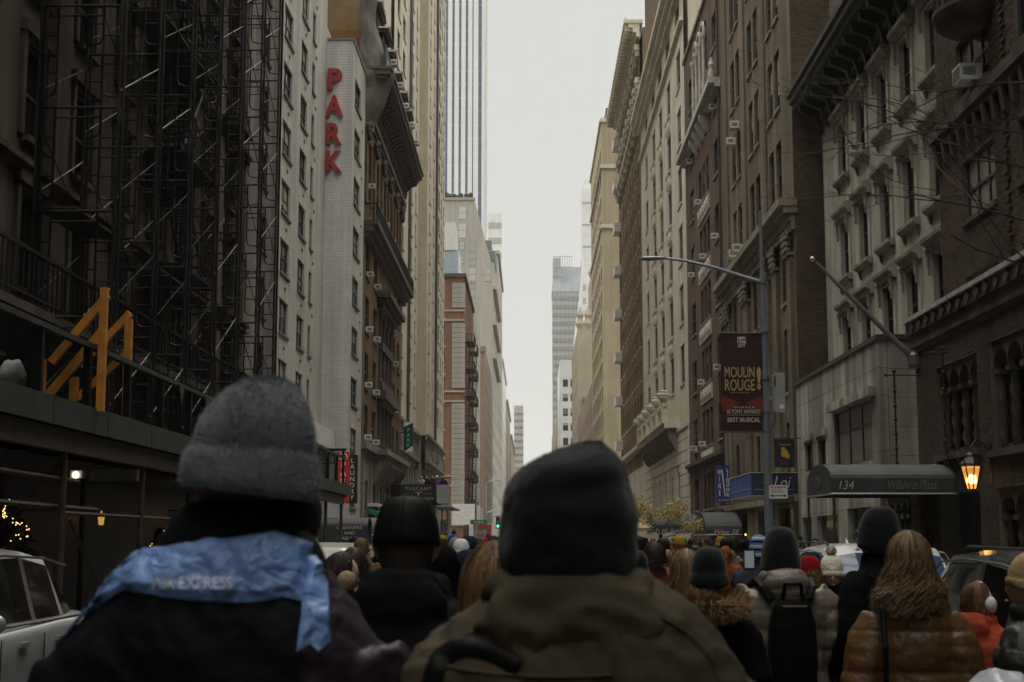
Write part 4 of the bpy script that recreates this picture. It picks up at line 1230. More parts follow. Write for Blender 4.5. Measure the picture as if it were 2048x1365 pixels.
# ---- tan brick building with pilasters (behind the Loi awning)
r3 = building('tan_brick_building', (9.7, 73.7, 0), 'tall tan brick building with pilasters, paired windows and a bare sooty side wall')
t3 = Face(r3, 9.7, 73.7, 'R'); t3s = Face(r3, 9.7, 54, 'F')
H3r = []; W3r = []
for c in (57.9, 63.2, 68.7):
    for z in [14.7+3.65*k for k in range(8)]:
        for s in (-1, 1): H3r.append((c+s*0.85-0.62, c+s*0.85+0.62, z, z+2.35)); W3r.append((c+s*0.85, z, 1.24, 2.35))
for c in (56.3, 61.9, 63.9, 67.6, 70.2):
    for z, h in ((10.6,2.3),(7.2,2.4),(3.9,2.2)):
        H3r.append((c-0.55, c+0.55, z, z+h)); W3r.append((c, z, 1.1, h))
for c in (57.2, 62.9, 69.0): H3r.append((c-1.5, c+1.5, 0.3, 2.9))
t3.wall('wall', M_TANB, 54, 73.7, 0, 44, H3r, reveal=0.28)
mb = MB(); t3.box(mb, 54.02, 73.7, 0, 44, -12, -0.29); t3.put('inner_wall', mb, M_TANB)
for c, z, w, h in W3r: window(t3, c, z, w, h, 'dh', M_FRAME, recess=0.22, sill=M_TANS, var=random.choice((0,0,0,1,3)))
M_SHOP = emit_mat('lit shop interior', (1.0,0.62,0.3), 0.10)
for c in (57.2, 62.9, 69.0):
    mb = MB(); t3.box(mb, c-1.5, c+1.5, 0.3, 2.9, -0.24, -0.2); t3.put('shop_window', mb, M_GLASS)
    for k in range(3):
        mb = MB(); mb.sphere((0,0,0), 0.05, n=6, m=4); t3.put('shop_lamp', mb, M_BULB, at=(t3.u(c-0.9+0.9*k), 0.12, 1.5+0.45*(k % 2)))
t3s.wall('side_wall', M_MORT, 9.7, 14, 0, 44)
lay_bricks(t3s, 9.72, 11.2, 7.0, 24, [], M_MORT, M_TANI, keep=lambda t: abs(t[2]-11)+abs(t[0]-0.5))
mb = MB(); t3.box(mb, 54, 73.7, 13.0, 13.3, 0, 0.12); t3.box(mb, 54, 73.7, 13.3, 13.6, 0, 0.2); t3.put('frieze', mb, M_TANS)
mb = MB(); t3.box(mb, 53.9, 73.7, 13.6, 13.85, -0.1, 0.42); t3.box(mb, 53.85, 73.7, 13.85, 14.15, -0.1, 0.6); t3.put('cornice', mb, M_TANS)
for c in (54.75, 57.9, 60.0, 65.6, 66.4, 71.7, 73.1):
    mb = MB(); t3.box(mb, c-0.42, c+0.42, 3.4, 12.2, 0, 0.16); t3.put('pilaster', mb, M_TANB)
    m = MB(); x = t3.u(c)
    for k in range(3):
        for s in (-1, 0, 1): m.sphere((x+s*0.26, -0.2, 12.3+0.22*k), 0.14+0.02*k, 0.14+0.02*k, 0.14, 7, 5)
    for s in (-1, 1): m.tube([(x+s*0.45+0.12*math.cos(a), -0.25, 12.82+0.12*math.sin(a)) for a in [q*0.7 for q in range(9)]], 0.05, 5)
    m.box(x-0.58, x+0.58, -0.3, 0, 12.92, 13.0); m.box(x-0.5, x+0.5, -0.24, 0, 12.1, 12.2)
    t3.put('capital', m, M_TANS)
for c in (60.0, 65.6, 71.6):
    mb = MB(); t3.box(mb, c-0.3, c+0.3, 14.2, 44, 0, 0.1); t3.put('pier', mb, M_TANB)
mb = MB(); t3.box(mb, 54, 73.7, 3.1, 3.35, 0, 0.25); t3.put('shop_cornice', mb, M_TANS)

# ---- red brown brick building with pale relief panels
r4 = building('red_brick_building', (9.7, 91.2, 0), 'red brown brick apartment building with pale relief panels and a trio of arches')
t4 = Face(r4, 9.7, 91.2, 'R')
rows4r = [3.4+3.42*k for k in range(8)]
H4r = []; W4r = []
for z in rows4r:
    for c, w in ((76.2,1.9),(87.7,2.1)): H4r.append((c-w/2,c+w/2,z,z+1.85)); W4r.append((c,z,w,1.85,'dh'))
    for k in range(3):
        c = 80.05+1.72*k; H4r.append((c-0.68,c+0.68,z,z+1.95)); W4r.append((c,z,1.36,1.95,'dh'))
t4.wall('wall', M_RBR, 73.7, 91.2, 0, 31.2, H4r, reveal=0.25)
mb = MB(); t4.box(mb, 73.7, 91.2, 0, 31.19, -10, -0.26); t4.put('inner_wall', mb, M_BBR)
for c, z, w, h, st in W4r: window(t4, c, z, w, h, st, M_FRAME, recess=0.2, sill=M_TANS)
for z in rows4r[1:]:
    if abs(z-24) < 1: continue
    m = MB(); m.box(-2.6,2.6,-0.06,0,-1.05,-0.2)
    for k in range(5):
        m.sphere((-2.0+k,-0.08,-0.62), 0.3, 0.08, 0.3, 8, 5)
    for k in range(6): m.box(-2.55+1.0*k,-2.45+1.0*k,-0.1,-0.06,-1.0,-0.25)
    t4.put('relief_panel', m, M_RELF, at=(t4.u(81.77), 0, z))
mb = MB(); t4.box(mb, 73.9, 91, 24.55, 24.75, 0, 0.3); t4.box(mb, 73.9, 91, 24.75, 25.05, 0, 0.62); t4.put('ledge', mb, M_RELF)
for k in range(4):
    me = cached('urnbr', lambda: MB().prism([(0,0,23.6),(0,-0.2,23.8),(0,-0.5,24.3),(0,-0.5,24.55),(0,0,24.55)], (1,0,0), -0.25, 0.25).mesh('bracket', M_RELF))
    t4.put('bracket', me, at=(t4.u(79.2+1.72*k), 0, 0))
for k in range(3):
    c = 80.05+1.72*k
    a = arch_fill(1.36, 0.75, 0.15, 12); t4.put('arch', a, M_RELF, at=(t4.u(c), -0.12, 29.2))
    m = MB()
    n = 12
    for q in range(n):
        a0, a1_ = PI*q/n, PI*(q+1)/n
        m.prism([(0.68*math.cos(a0),0,0.68*math.sin(a0)),(0.9*math.cos(a0),0,0.9*math.sin(a0)),(0.9*math.cos(a1_),0,0.9*math.sin(a1_)),(0.68*math.cos(a1_),0,0.68*math.sin(a1_))], (0,1,0), -0.22, -0.12)
    t4.put('arch_ring', m, M_RELF, at=(t4.u(c), 0, 29.2))
for k in range(4):
    m = MB(); m.lathe([(0.16,25.05),(0.16,25.3),(0.1,25.4),(0.1,28.8),(0.18,29.0),(0.18,29.2)], 8, cy=-0.2); t4.put('arch_column', m, M_RELF, at=(t4.u(79.19+1.72*k), 0, 0))
m = MB(); m.lathe([(0.16,25.05),(0.18,25.3),(0.12,25.6),(0.17,25.8),(0.03,26.2)], 8, cy=-0.4); t4.put('finial', m, M_RELF, at=(t4.u(74.3), 0, 0))
mb = MB(); t4.box(mb, 73.7, 91.2, 31.2, 31.45, -0.4, 0.12); t4.put('coping', mb, M_TANS)
mb = MB(); t4.box(mb, 73.7, 91.2, 5.75, 5.95, 0, 0.15); t4.box(mb, 73.7, 91.2, 5.95, 6.15, 0, 0.3); t4.put('base_cornice', mb, M_DST)
mb = MB(); mb.tube([(t4.u(74.0), -0.12, 0), (t4.u(74.0), -0.12, 31)], 0.07, 6); t4.put('drain_pipe', mb, M_FRAME)

# ---- cream limestone apartment building
r5 = building('cream_limestone_building', (9.7, 127.5, 0), 'cream grey limestone apartment building with tall window columns and urn brackets')
t5 = Face(r5, 9.7, 127.5, 'R')
rows5r = [11.5+3.85*k for k in range(6)]
H5r = []; W5r = []
for z in rows5r:
    for c, w in ((94.7,2.6),(101.6,2.6),(108.0,2.6),(114.2,2.6),(121.4,2.4)): H5r.append((c-w/2,c+w/2,z,z+2.5)); W5r.append((c,z,w,2.5))
for c, w in ((95,2.8),(102,3.6),(108.2,3.6),(114.4,3.6),(121.4,2.8)): H5r.append((c-w/2,c+w/2,34.7,36.5)); W5r.append((c,34.7,w,1.8))
t5.wall('wall', M_CR5, 91.2, 127.5, 8.7, 38.5, H5r, reveal=0.3)
mb = MB(); t5.box(mb, 91.2, 127.5, 0, 38.49, -10, -0.31); t5.put('inner_wall', mb, M_CR5)
for c, z, w, h in W5r: window(t5, c, z, w, h, 'dh3' if h > 2 else 'case3', M_FRAMEG, recess=0.22, sill=M_CR5)
for z in rows5r[1:]:
    for c in (101.6,108.0,114.2):
        m = MB(); m.box(-1.2,1.2,-0.05,0,-1.15,-0.25); 
        for k in range(5): m.lathe([(0.05,-1.1),(0.12,-0.8),(0.05,-0.5),(0.1,-0.3)], 6, cx=-0.9+0.45*k, cy=-0.1)
        m.box(-1.25,1.25,-0.2,0,-0.25,-0.14)
        t5.put('spandrel_panel', m, M_CR5, at=(t5.u(c), 0, z))
for z, d in ((36.7,0.3),(37.1,0.6),(37.5,0.9)):
    mb = MB(); t5.box(mb, 91.2-d*0.2, 127.5, z, z+0.38, 0, d); t5.put('cornice', mb, M_CR5)
for z in (34.2,):
    mb = MB(); t5.box(mb, 91.2, 127.5, z, z+0.25, 0, 0.25); t5.put('string_course', mb, M_CR5)
for j in range(12):                                              # rusticated base in courses
    y0 = 91.2
    for k in range(8):
        a, b = 91.25+4.53*k, 91.25+4.53*k+4.48
        if 3 < j < 9 and k in (1,2,3,4,5): 
            mb = MB(); t5.box(mb, a, a+0.9, 0.72*j+0.03, 0.72*j+0.69, 0, 0.1); t5.box(mb, b-0.9, b, 0.72*j+0.03, 0.72*j+0.69, 0, 0.1)
        else:
            mb = MB(); t5.box(mb, a, b, 0.72*j+0.03, 0.72*j+0.69, 0, 0.1)
        t5.put('stone_course', mb, M_CR5)
BH = []
for k in (1,2,3,4,5):
    c = 91.25+4.53*k+2.24; BH.append((c-1.1,c+1.1,3.2,6.1))
t5.wall('base_wall', M_CR5, 91.2, 127.5, 0, 8.7, BH, reveal=0.3)
for h in BH: window(t5, (h[0]+h[1])/2, h[2], 2.2, 2.9, 'dh2', M_FRAMEG, recess=0.24)
mb = MB(); t5.box(mb, 97, 121, 8.9, 9.2, 0, 1.0); t5.box(mb, 97, 121, 9.2, 9.35, 0, 1.15); t5.box(mb, 97, 121, 10.3, 10.5, 0.8, 1.1); t5.put('balcony', mb, M_CR5)
for k in range(6):
    y = 97.6+4.5*k
    mb = MB(); t5.box(mb, y-0.5, y+0.5, 9.35, 10.5, 0.75, 1.12); t5.put('balcony_pier', mb, M_CR5)
    m = MB(); m.lathe([(0.2,10.5),(0.18,10.6),(0.42,10.85),(0.5,11.1),(0.42,11.2),(0.46,11.3),(0.06,11.4)], 12, cy=-0.95); t5.put('urn', m, M_CR5, at=(t5.u(y), 0, 0))
for k in range(13):
    me = cached('urnb5', lambda: MB().prism([(0,0,7.4),(0,-0.3,7.6),(0,-0.7,8.3),(0,-0.85,8.9),(0,0,8.9)], (1,0,0), -0.22, 0.22).mesh('balcony_bracket', M_TANS))
    t5.put('balcony_bracket', me, at=(t5.u(97.5+1.95*k), 0, 0))
mb = MB(); t5.box(mb, 91.2, 127.5, 8.6, 8.88, 0, 0.2); t5.put('belt_course', mb, M_CR5)

# ---- golden brown corner building with great cornice
r6 = building('golden_brown_building', (9.7, 158.5, 0), 'golden brown brick corner building under a deep cream cornice')
t6 = Face(r6, 9.7, 158.5, 'R')
rows6r = [6.4+3.0*k for k in range(13)]
H6r = []; W6r = []
for z in rows6r[1:]:
    for k in range(9):
        c = 130.2+3.3*k; w = 1.7
        H6r.append((c-w/2,c+w/2,z,z+1.8)); W6r.append((c,z,w,1.8))
t6.wall('wall', M_TERR, 127.5, 158.5, 8, 46.2, H6r, reveal=0.25)
t6.wall('base_wall', M_CR5, 127.5, 158.5, 0, 8, [], reveal=0.25)
mb = MB(); t6.box(mb, 127.49, 158.5, 0, 46.5, -14, -0.26); t6.put('inner_wall', mb, M_BBR)
mb = MB(); t6.box(mb, 127.49, 140, 46.5, 60, -12, -1.5); t6.put('roof_block', mb, M_BBR)
for c, z, w, h in W6r: window(t6, c, z, w, h, 'dh', M_FRAME, recess=0.2, sill=M_CORC)
for k in range(10):
    c = 128.55+3.3*k
    mb = MB(); t6.box(mb, c-0.42, c+0.42, 8.2, 45.6, 0, 0.06); t6.put('pier', mb, M_TERR)
    for z in (38.2, 41.6, 44.6):
        m = MB(); m.box(-0.6,0.6,-0.4,0,0,0.5); m.box(-0.45,0.45,-0.32,0,-0.5,0); t6.put('pier_cap', m, M_CORC, at=(t6.u(c), 0, z))
for z, d in ((45.6,0.3),(46.0,0.6),(46.4,1.0)):
    mb = MB(); t6.box(mb, 127.3, 158.5+d, z, z+0.4, 0, d); t6.put('cornice', mb, M_CORC)
mb = MB(); t6.box(mb, 127.2, 159.6, 46.8, 47.1, -0.3, 1.35); t6.put('cornice', mb, M_CORC)
for k in range(32):
    me = cached('dentil6', lambda: MB().box(-0.2,0.2,-1.28,-0.3,46.2,46.8).mesh('modillion', M_CORC)); t6.put('modillion', me, at=(t6.u(127.8+1.0*k), 0, 0))
    me = cached('antef', lambda: MB().prism([(-0.2,0,47.1),(0.2,0,47.1),(0.13,0,47.45),(0,0,47.6),(-0.13,0,47.45)], (0,1,0), -1.3, -1.1).mesh('crest', M_CORC)); t6.put('crest', me, at=(t6.u(127.8+1.0*k), 0, 0))
for z in (9.5, 38.4):
    mb = MB(); t6.box(mb, 127.5, 158.8, z, z+0.35, 0, 0.5); t6.put('string_course', mb, M_CORC)
for k in range(8):                                                # white slab balconies on the far bay
    mb = MB(); t6.box(mb, 155.5, 158.4, 11.0+4.6*k, 11.9+4.6*k, 0.05, 0.75); t6.put('balcony', mb, M_WHITEBOX)

# ---- tan corner tower across the avenue
r7 = building('tan_corner_tower', (9.7, 197, 0), 'golden tan brick corner tower across the avenue with a blank end wall')
t7 = Face(r7, 9.7, 232, 'R'); g7 = Face(r7, 9.7, 197, 'F')
H7 = []; W7 = []
for z in [7.0+3.25*k for k in range(15)]:
    for k in range(7):
        c = 200.5+4.7*k; H7.append((c-1.5,c+1.5,z,z+2.0)); W7.append((c,z))
t7.wall('street_wall', M_TAN7, 197, 232, 0, 58, H7, reveal=0.3)
for c, z in W7:
    window(t7, c, z, 3.0, 2.0, 'dh2', M_FRAME, recess=0.22, sill=M_CORC, var=random.choice((0,0,1)))
mb = MB(); t7.box(mb, 197.3, 232, 0, 57.9, -16, -0.31); t7.put('inner_wall', mb, M_TAN7)
g7.wall('end_wall', M_TAN7, 9.7, 26, 0, 58)
for z in (43.0, 51.2, 57.6):
    mb = MB(); mb.box(-0.25, 16, -0.25, 0, z, z+0.3); mb.box(-0.15, 16, -0.15, 0, z+0.3, z+0.55); mb.box(-0.25, 0, 0, 35, z, z+0.3); g7.put('string_course', mb, M_CORC)
mb = MB(); mb.box(0.8, 5, 3, 10, 58, 60.5); g7.put('roof_house', mb, M_FRAMEG)
mb = MB(); 
for k in range(3): mb.tube([(0.8+1.2*k,2,58),(0.8+1.2*k,2,60+0.5*k)], 0.05, 4)
g7.put('aerial', mb, M_IRON)

# ---- the street goes on behind the camera: plain dark fronts on both sides
for nm, lb, x, y0, y1, sd, mm_ in (('brick_rowhouse','plain dark brick front beside and behind the camera on the right',9.7,-120,24,'R',M_DBR),('stone_rowhouse','plain sooty stone front beside and behind the camera on the left',-8.9,-120,8,'L',M_ST0)):
    bb = building(nm, (x, y0, 0), lb); fb = Face(bb, x, y0 if sd == 'L' else y1, sd)
    hh = [(c-0.6, c+0.6, z, z+1.9) for c in range(y0+4, y1-2, 6) for z in (4, 8, 12, 16, 20, 24, 28)]
    fb.wall('wall', mm_, y0, y1, 0, 42, hh, reveal=0.2)
    for h in hh[::1]:
        if h[0] > -10: window(fb, (h[0]+h[1])/2, h[2], 1.2, 1.9, 'dh', M_FRAME, sill=M_DST)
    mb = MB(); fb.box(mb, y0, y1, 0, 41.9, -10, -0.21); fb.put('inner_wall', mb, mm_)
    for z in (3.4, 19, 41.5):
        mb = MB(); fb.box(mb, y0, y1, z, z+0.4, 0, 0.3); fb.put('string_course', mb, M_DST)
bb = building('light_blocker', (0, -150, 0), 'added dark block far behind the camera, unseen, holding back light'); fb = Face(bb, 0, -150, 'F')  # added out of view; its height is set by how much light passes
mb = MB(); mb.box(-40, 40, -20, 0, 0, 28); fb.put('wall', mb, M_DBR)
for z in (9, 18, 27):
    mb = MB(); mb.box(-40, 40, 0, 0.4, z, z+0.8); fb.put('string_course', mb, M_DST)

# ================================================================== FAR BUILDINGS
M_GRY = mat('pale grey stucco party wall', (0.39,0.375,0.33), 0.85, 0.12, 0.12, 0.1, 4, streak=0.15)
M_BRF = mat('brown brick far', (0.24,0.175,0.13), 0.85, 0.12, 0.3, 0.1, 4)
M_WHF = mat('white brick and haze far', (0.70,0.70,0.68), 0.8, 0.08, 0.2, 0.0)  # white brick; on the farthest towers the paleness also paints in haze
M_TNF = mat('tan stone far', (0.36,0.315,0.235), 0.85, 0.1, 0.2, 0.0)
M_GRF = mat('dark grey wall far', (0.14,0.135,0.13), 0.85, 0.1, 0.2, 0.0)
def tower(name, label, xs, y0, y1, z1, side, m, front, street, fr=None, panes=None, sill=None, recess=0.2):
    """far building: end wall towards the camera and a street wall, each with real openings; front/street = list of (c,w,z,h)"""
    x0, x1 = xs
    xf = x1 if side == 'L' else x0
    b = building(name, (xf, y0, 0), label)
    F = Face(b, xf, y0, 'F'); S = Face(b, xf, y0 if side == 'L' else y1, side)
    F.wall('end_wall', m, x0, x1, 0, z1, [(c-w/2,c+w/2,z,z+h) for c,w,z,h in front], reveal=0.3)
    S.wall('street_wall', m, y0, y1, 0, z1, [(c-w/2,c+w/2,z,z+h) for c,w,z,h in street], reveal=0.3)
    mb = MB(); mb.box(x0-xf, x1-xf-(0.35 if side == 'L' else 0), 0.35, y1-y0, 0, z1-0.02, ) if side == 'L' else mb.box(x0-xf+0.35, x1-xf, 0.35, y1-y0, 0, z1-0.02)
    F.put('inner_wall', mb, m)
    for c,w,z,h in front: window(F, c, z, w, h, 'dh', fr or M_FRAMEW, panes, recess=recess, sill=sill)
    for c,w,z,h in street: window(S, c, z, w, h, 'dh', fr or M_FRAME, panes, recess=recess, sill=sill)
    return b, F, S
SKYG = [glass_mat('far pane with sky in it', (0.42,0.42,0.38), 0.2, 0.25), M_PALEPANE]
# brown block and pale balcony house beyond the red corner building
gw = [(c, 1.1, z, 2.0) for c in (231.5, 236, 240.5, 245, 249.5, 254, 258.5) for z in [4+3.7*k for k in range(9)]]
tower('pale_house', 'narrow pale stone house squeezed beyond the red corner building', (-24, -8.7), 229, 262, 38, 'L', M_GRY, [], gw)
t = tower('brown_brick_block', 'plain brown brick block with rooftop pipes in the left distance', (-26, -8.7), 286, 345, 38.6, 'L', M_BRF,
      [], [(c, 1.4, z, 2.2) for c in [289+4.6*k for k in range(12)] for z in [5+3.6*k for k in range(9)]])
m = MB(); m.box(-18,0.3,-0.3,0.3,37.6,38.6); t[1].put('cornice', m, M_BRF)
m = MB(); m.tube([(-2.2,1,38.6),(-2.2,1,43)], 0.15, 6); m.tube([(-2.9,1,41.5),(-1.5,1,41.5)], 0.2, 6); m.tube([(-2.6,1,43),(-1.8,1,43)], 0.25, 6)
m.tube([(-5.5,2,38.6),(-5.5,2,40.5)], 0.2, 6); t[1].put('roof_pipe', m, M_IRON)
# grey building with the slanting roofline
fw = []
for c, w, zs in ((-9.8,1.9,[79.2,70.0]),(-13.2,1.3,[60]),):
    for z in zs: fw.append((c,w,z,3.4))
for z in (65.8,57.5,49.5): fw.append((-13.0,1.2,z,1.9))
def far_px(px, py, Y, _f=3000.0):
    pass
b8 = building('grey_stepped_building', (-8.7, 350, 0), 'big grey stucco building with slanting roofline and scattered pale windows')
F8 = Face(b8, -8.7, 350, 'F')
HW = [(-17.6,1.5,72,4.4),(-17.6,1.5,81,4.2),(-13.3,1.5,48,3.8),(-13.3,1.5,55.2,3.8),(-13.3,1.5,62.5,3.8),(-13.3,1.5,69.5,4.4),(-13.3,1.5,76.0,3.2),
      (-19.8,1.2,58.5,2.4),(-19.8,1.2,66.5,2.2),(-19.8,1.2,74.5,2.2),(-9.8,1.6,62,4.6),(-22.4,1.2,66.5,2.2),(-13.3,1.5,41,3.6),(-17.6,1.5,58.5,2.2)]
HW = []
def g8(px, py, hw, hh):
    # window rectangle on the end wall, from its measured centre
    X = (px-1060)*350/3026.0; Z = 1.72+(1080-py)*350/3026.0*0.985
    HW.append((X, hw, Z-hh/2, hh))
for px, py, hw, hh in ((922,402,1.2,2.1),(922,440,1.2,2.4),(893,441,0.7,1.3),(903,472,0.7,1.2),(921,472,0.7,1.2),(943,473,1.1,1.6),(921,502,0.7,1.2),(943,501,1.1,2.1),(921,532,0.7,1.2),(943,533,1.1,2.2),(974,533,1.1,2.2),(943,563,1.1,2.2),(943,594,1.1,2.0),(893,500,0.7,1.2)):
    g8(px, py, hw*1.6, hh*1.5)
F8.wall('end_wall', M_GRY, -34, -8.7, 0, 62, [(c-w/2,c+w/2,z,z+h) for c,w,z,h in HW if z < 60], reveal=0.3)
m = MB()
m.prism([(-25.3,0,62.0),(0,0,62.0),(-0.3,0,66.5),(-4.4,0,82),(-25.3,0,82)], (0,1,0), 0.0, 30); F8.put('gable_wall', m, M_GRY)
m = MB(); m.box(-25.3,-0.4,0.35,55,0,61.9); F8.put('inner_wall', m, M_GRY)
for c,w,z,h in HW:
    window(F8, c, z, w, h, 'dh', M_FRAMEG, SKYG, recess=0.25 if z < 60 else 0.02, d=0.0 if z < 60 else 0.06, var=0)
m = MB(); m.box(-25.3,-4.2,-0.3,0.2,82,82.6); F8.put('coping', m, M_TNF)
rr_ = random.Random(2); m = MB()
for k in range(60): m.sphere((-rr_.uniform(5,22), 1+rr_.random(), 82.6+rr_.random()*1.2), 0.6, n=6, m=4)
tag(F8.put('roof_planting', m, M_LEAFD), kind='stuff')
m = MB(); m.box(-3.2, -0.4, 31, 48, 62, 73.0); F8.put('rear_wing', m, M_GRY)
m = MB(); m.box(-3.4, -0.2, 30.8, 48.2, 73.0, 75.6); F8.put('green_roof', m, mat('green copper roof', (0.10,0.16,0.14), 0.6))
S8 = Face(b8, -8.7, 350, 'L')
SW = [(c, 1.6, z, 2.6) for c in [354+6*k for k in range(9)] for z in [8+4.4*k for k in range(12)]]
S8.wall('street_wall', M_GRY, 350, 405, 0, 61.9, [(c-w/2,c+w/2,z,z+h) for c,w,z,h in SW], reveal=0.4)
for c,w,z,h in SW: window(S8, c, z, w, h, 'dh', M_FRAME, recess=0.3)
for z in (60.5, 52, 44):
    m = MB(); S8.box(m, 350, 405, z, z+0.8, 0, 0.9); S8.put('cornice', m, M_TNF)
# ornate and modern blocks down the left side
lt = [('ornate_block','pale ornate block with bristling roofline beyond the grey building', -24, -8.7, 405, 470, 80, M_GRY),
      ('white_slab','tall white slab building far down the left side of the street', -24, -8.7, 470, 545, 58, M_WHF),
      ('tan_block','tan stepped block far down the left side', -22, -8.4, 545, 640, 52, M_TNF),
      ('far_tan_block','second tan block farther down the left side, lower than its neighbour', -22, -8.0, 640, 800, 46, M_TNF),
      ('far_brown_block','last brown block visible low on the left side', -22, -8.6, 800, 1000, 40, M_BRF)]
for nm, lb, x0, x1, y0, y1, z1, m_ in lt:
    st = [(y0+ (k+0.5)*(y1-y0)/8, 3.0, z, 2.6) for k in range(8) for z in [6+5.2*j for j in range(int((z1-8)/5.2))]]
    fr_ = [(x1-2.2-3.2*k, 1.6, z, 2.6) for k in range(2) for z in [8+5.2*j for j in range(int((z1-10)/5.2))]] if nm in ('tan_block','far_tan_block') else []
    o = tower(nm, lb, (x0, x1), y0, y1, z1, 'L', m_, fr_, st, recess=0.25)
    m = MB(); m.box(x0-x1, 0.5, -0.5, 0.0, z1-0.5, z1+0.4); m.box(-0.0, 0.5, 0, y1-y0, z1-0.5, z1+0.4); o[1].put('cornice', m, m_)
    m = MB(); m.box(x0-x1+4, -2, 6, 20, z1, z1+4.5); m.box(-5, -3, 2, 5, z1, z1+2.5); o[1].put('roof_house', m, M_GRF)
# glass tower with vertical stripes, upper left
M_TWRW = mat('white tower pier', (0.74,0.74,0.73), 0.5, 0.05, 0.1, 0)
tw = building('striped_glass_tower', (-13.2, 420, 0), 'tall white tower with vertical blue glass stripes rising behind the grey building')
Ft = Face(tw, -13.2, 420, 'F'); St = Face(tw, -13.2, 420, 'L')
m = MB(); m.box(-14, -0.06, 0.06, 30, 0, 190); Ft.put('core', m, M_GLASSB)
for k in range(7):
    x = -3.9-1.95*k
    m = MB(); m.box(x-0.62, x+0.62, -0.25, 0.3, 0, 190); Ft.put('pier', m, M_TWRW)
m = MB(); m.box(-2.95, -1.55, -0.2, 0.3, 0, 188); m.box(-0.55, 0.02, -0.2, 3, 0, 160); Ft.put('corner_pier', m, M_TWRW)
for z in range(60, 190, 4):
    m = MB(); m.box(-14, -0.05, -0.05, 0.1, z, z+0.35); Ft.put('spandrel', m, mat('pale blue spandrel', (0.16,0.22,0.3), 0.3, 0.1, 0.5, 0) if z == 60 else bpy.data.materials['pale blue spandrel'])
for k in range(6):
    m = MB(); St.box(m, 421+5*k, 424+5*k, 0, 188, -0.05, 0.3); St.put('side_pier', m, M_TWRW)
# dark slab tower right of the vanishing point
M_GLF = glass_mat('haze paled slab glass', (0.50,0.50,0.47), 0.2, 0.2)  # paled base colour paints distance haze into the slab
sl = building('banded_slab_tower', (10.9, 700, 0), 'banded glass slab tower with open rooftop frame in the centre distance')
Fs = Face(sl, 10.9, 700, 'F')
m = MB(); m.box(0, 15.5, 0.3, 30, 0, 118); Fs.put('core', m, M_GLF)
M_BAND = mat('grey floor band', (0.2,0.215,0.22), 0.6, 0.1, 0.5, 0)
for k in range(29):
    m = MB(); m.box(-0.2, 15.6, 0.0, 0.31, 4*k+2, 4*k+3.7); Fs.put('floor_band', m, M_BAND)
for k in range(9):
    m = MB(); m.box(1.9*k-0.1, 1.9*k+0.1, 0.05, 0.32, 0, 118); Fs.put('mullion', m, M_BAND)
M_BLG = mat('blue grey plant screen', (0.42,0.46,0.49), 0.6, 0.1, 0.5, 0)
m = MB(); m.box(-0.2, 15.5, 0, 28, 118, 122); m.box(0.2, 4.0, 2, 20, 122, 134.5); m.box(4, 15, 4, 20, 122, 130.5); m.box(13.5, 15.2, 3, 6, 130.5, 134); Fs.put('plant_house', m, M_BLG)
m = MB()
for k in range(9): m.box(0.2+1.1*k, 0.45+1.1*k, 1.4, 1.7, 122, 135.5)
for z in (126, 130, 135): m.box(0, 9.2, 1.3, 1.6, z, z+0.35)
Fs.put('roof_frame', m, M_BLG)
# pale towers at its right
w1 = building('white_curved_tower', (19.5, 560, 0), 'very pale white tower tapering up behind the tan corner tower')
F1 = Face(w1, 19.5, 560, 'F')
m = MB(); m.prism([(-2.6,0,0),(8,0,0),(8,0,108),(1.2,0,108),(0.0,0,96),(-2.4,0,78)], (0,1,0), 0, 25); F1.put('body', m, M_WHF)
for k in range(16):
    for j in range(2):
        window(F1, 19.5+1.2+2.2*j, 20+5*k, 1.2, 2.4, 'dh', M_FRAMEW, SKYG, recess=0.02, d=0.07, var=0)
w2 = building('needle_tower', (22.2, 620, 0), 'slender pale needle tower fading into the white sky')
F2 = Face(w2, 22.2, 620, 'F')
m = MB(); m.box(0, 4.5, 0, 12, 0, 149); m.box(1.0, 3.5, 2, 9, 149, 153); F2.put('shaft', m, M_WHF)
for k in range(14): 
    m = MB(); m.box(-0.05, 4.55, -0.06, 0, 20+9.4*k, 20.8+9.4*k); F2.put('floor_band', m, M_GRY)
gh = building('ghost_tower', (-19.0, 1000, 0), 'faint banded tower lost in haze left of the sky gap')
F3 = Face(gh, -19.0, 1000, 'F')
m = MB(); m.box(-9, 0, 0, 15, 0, 222); F3.put('body', m, M_WHF)
for k in range(20):
    m = MB(); m.box(-9.1, 0.1, -0.3, 0, 12+10.5*k, 16+10.5*k); F3.put('floor_band', m, M_GRY)
g2 = building('hazy_low_tower', (-5.0, 1150, 0), 'hazy low tower at the far left end of the street')
F4 = Face(g2, -5.0, 1150, 'F')
m = MB(); m.box(-7, 0, 0, 20, 0, 104); F4.put('body', m, M_GRY)
for k in range(18):
    m = MB(); m.box(-7.1, 0.1, -0.3, 0, 8+5.2*k, 10+5.2*k); F4.put('floor_band', m, M_GRF)
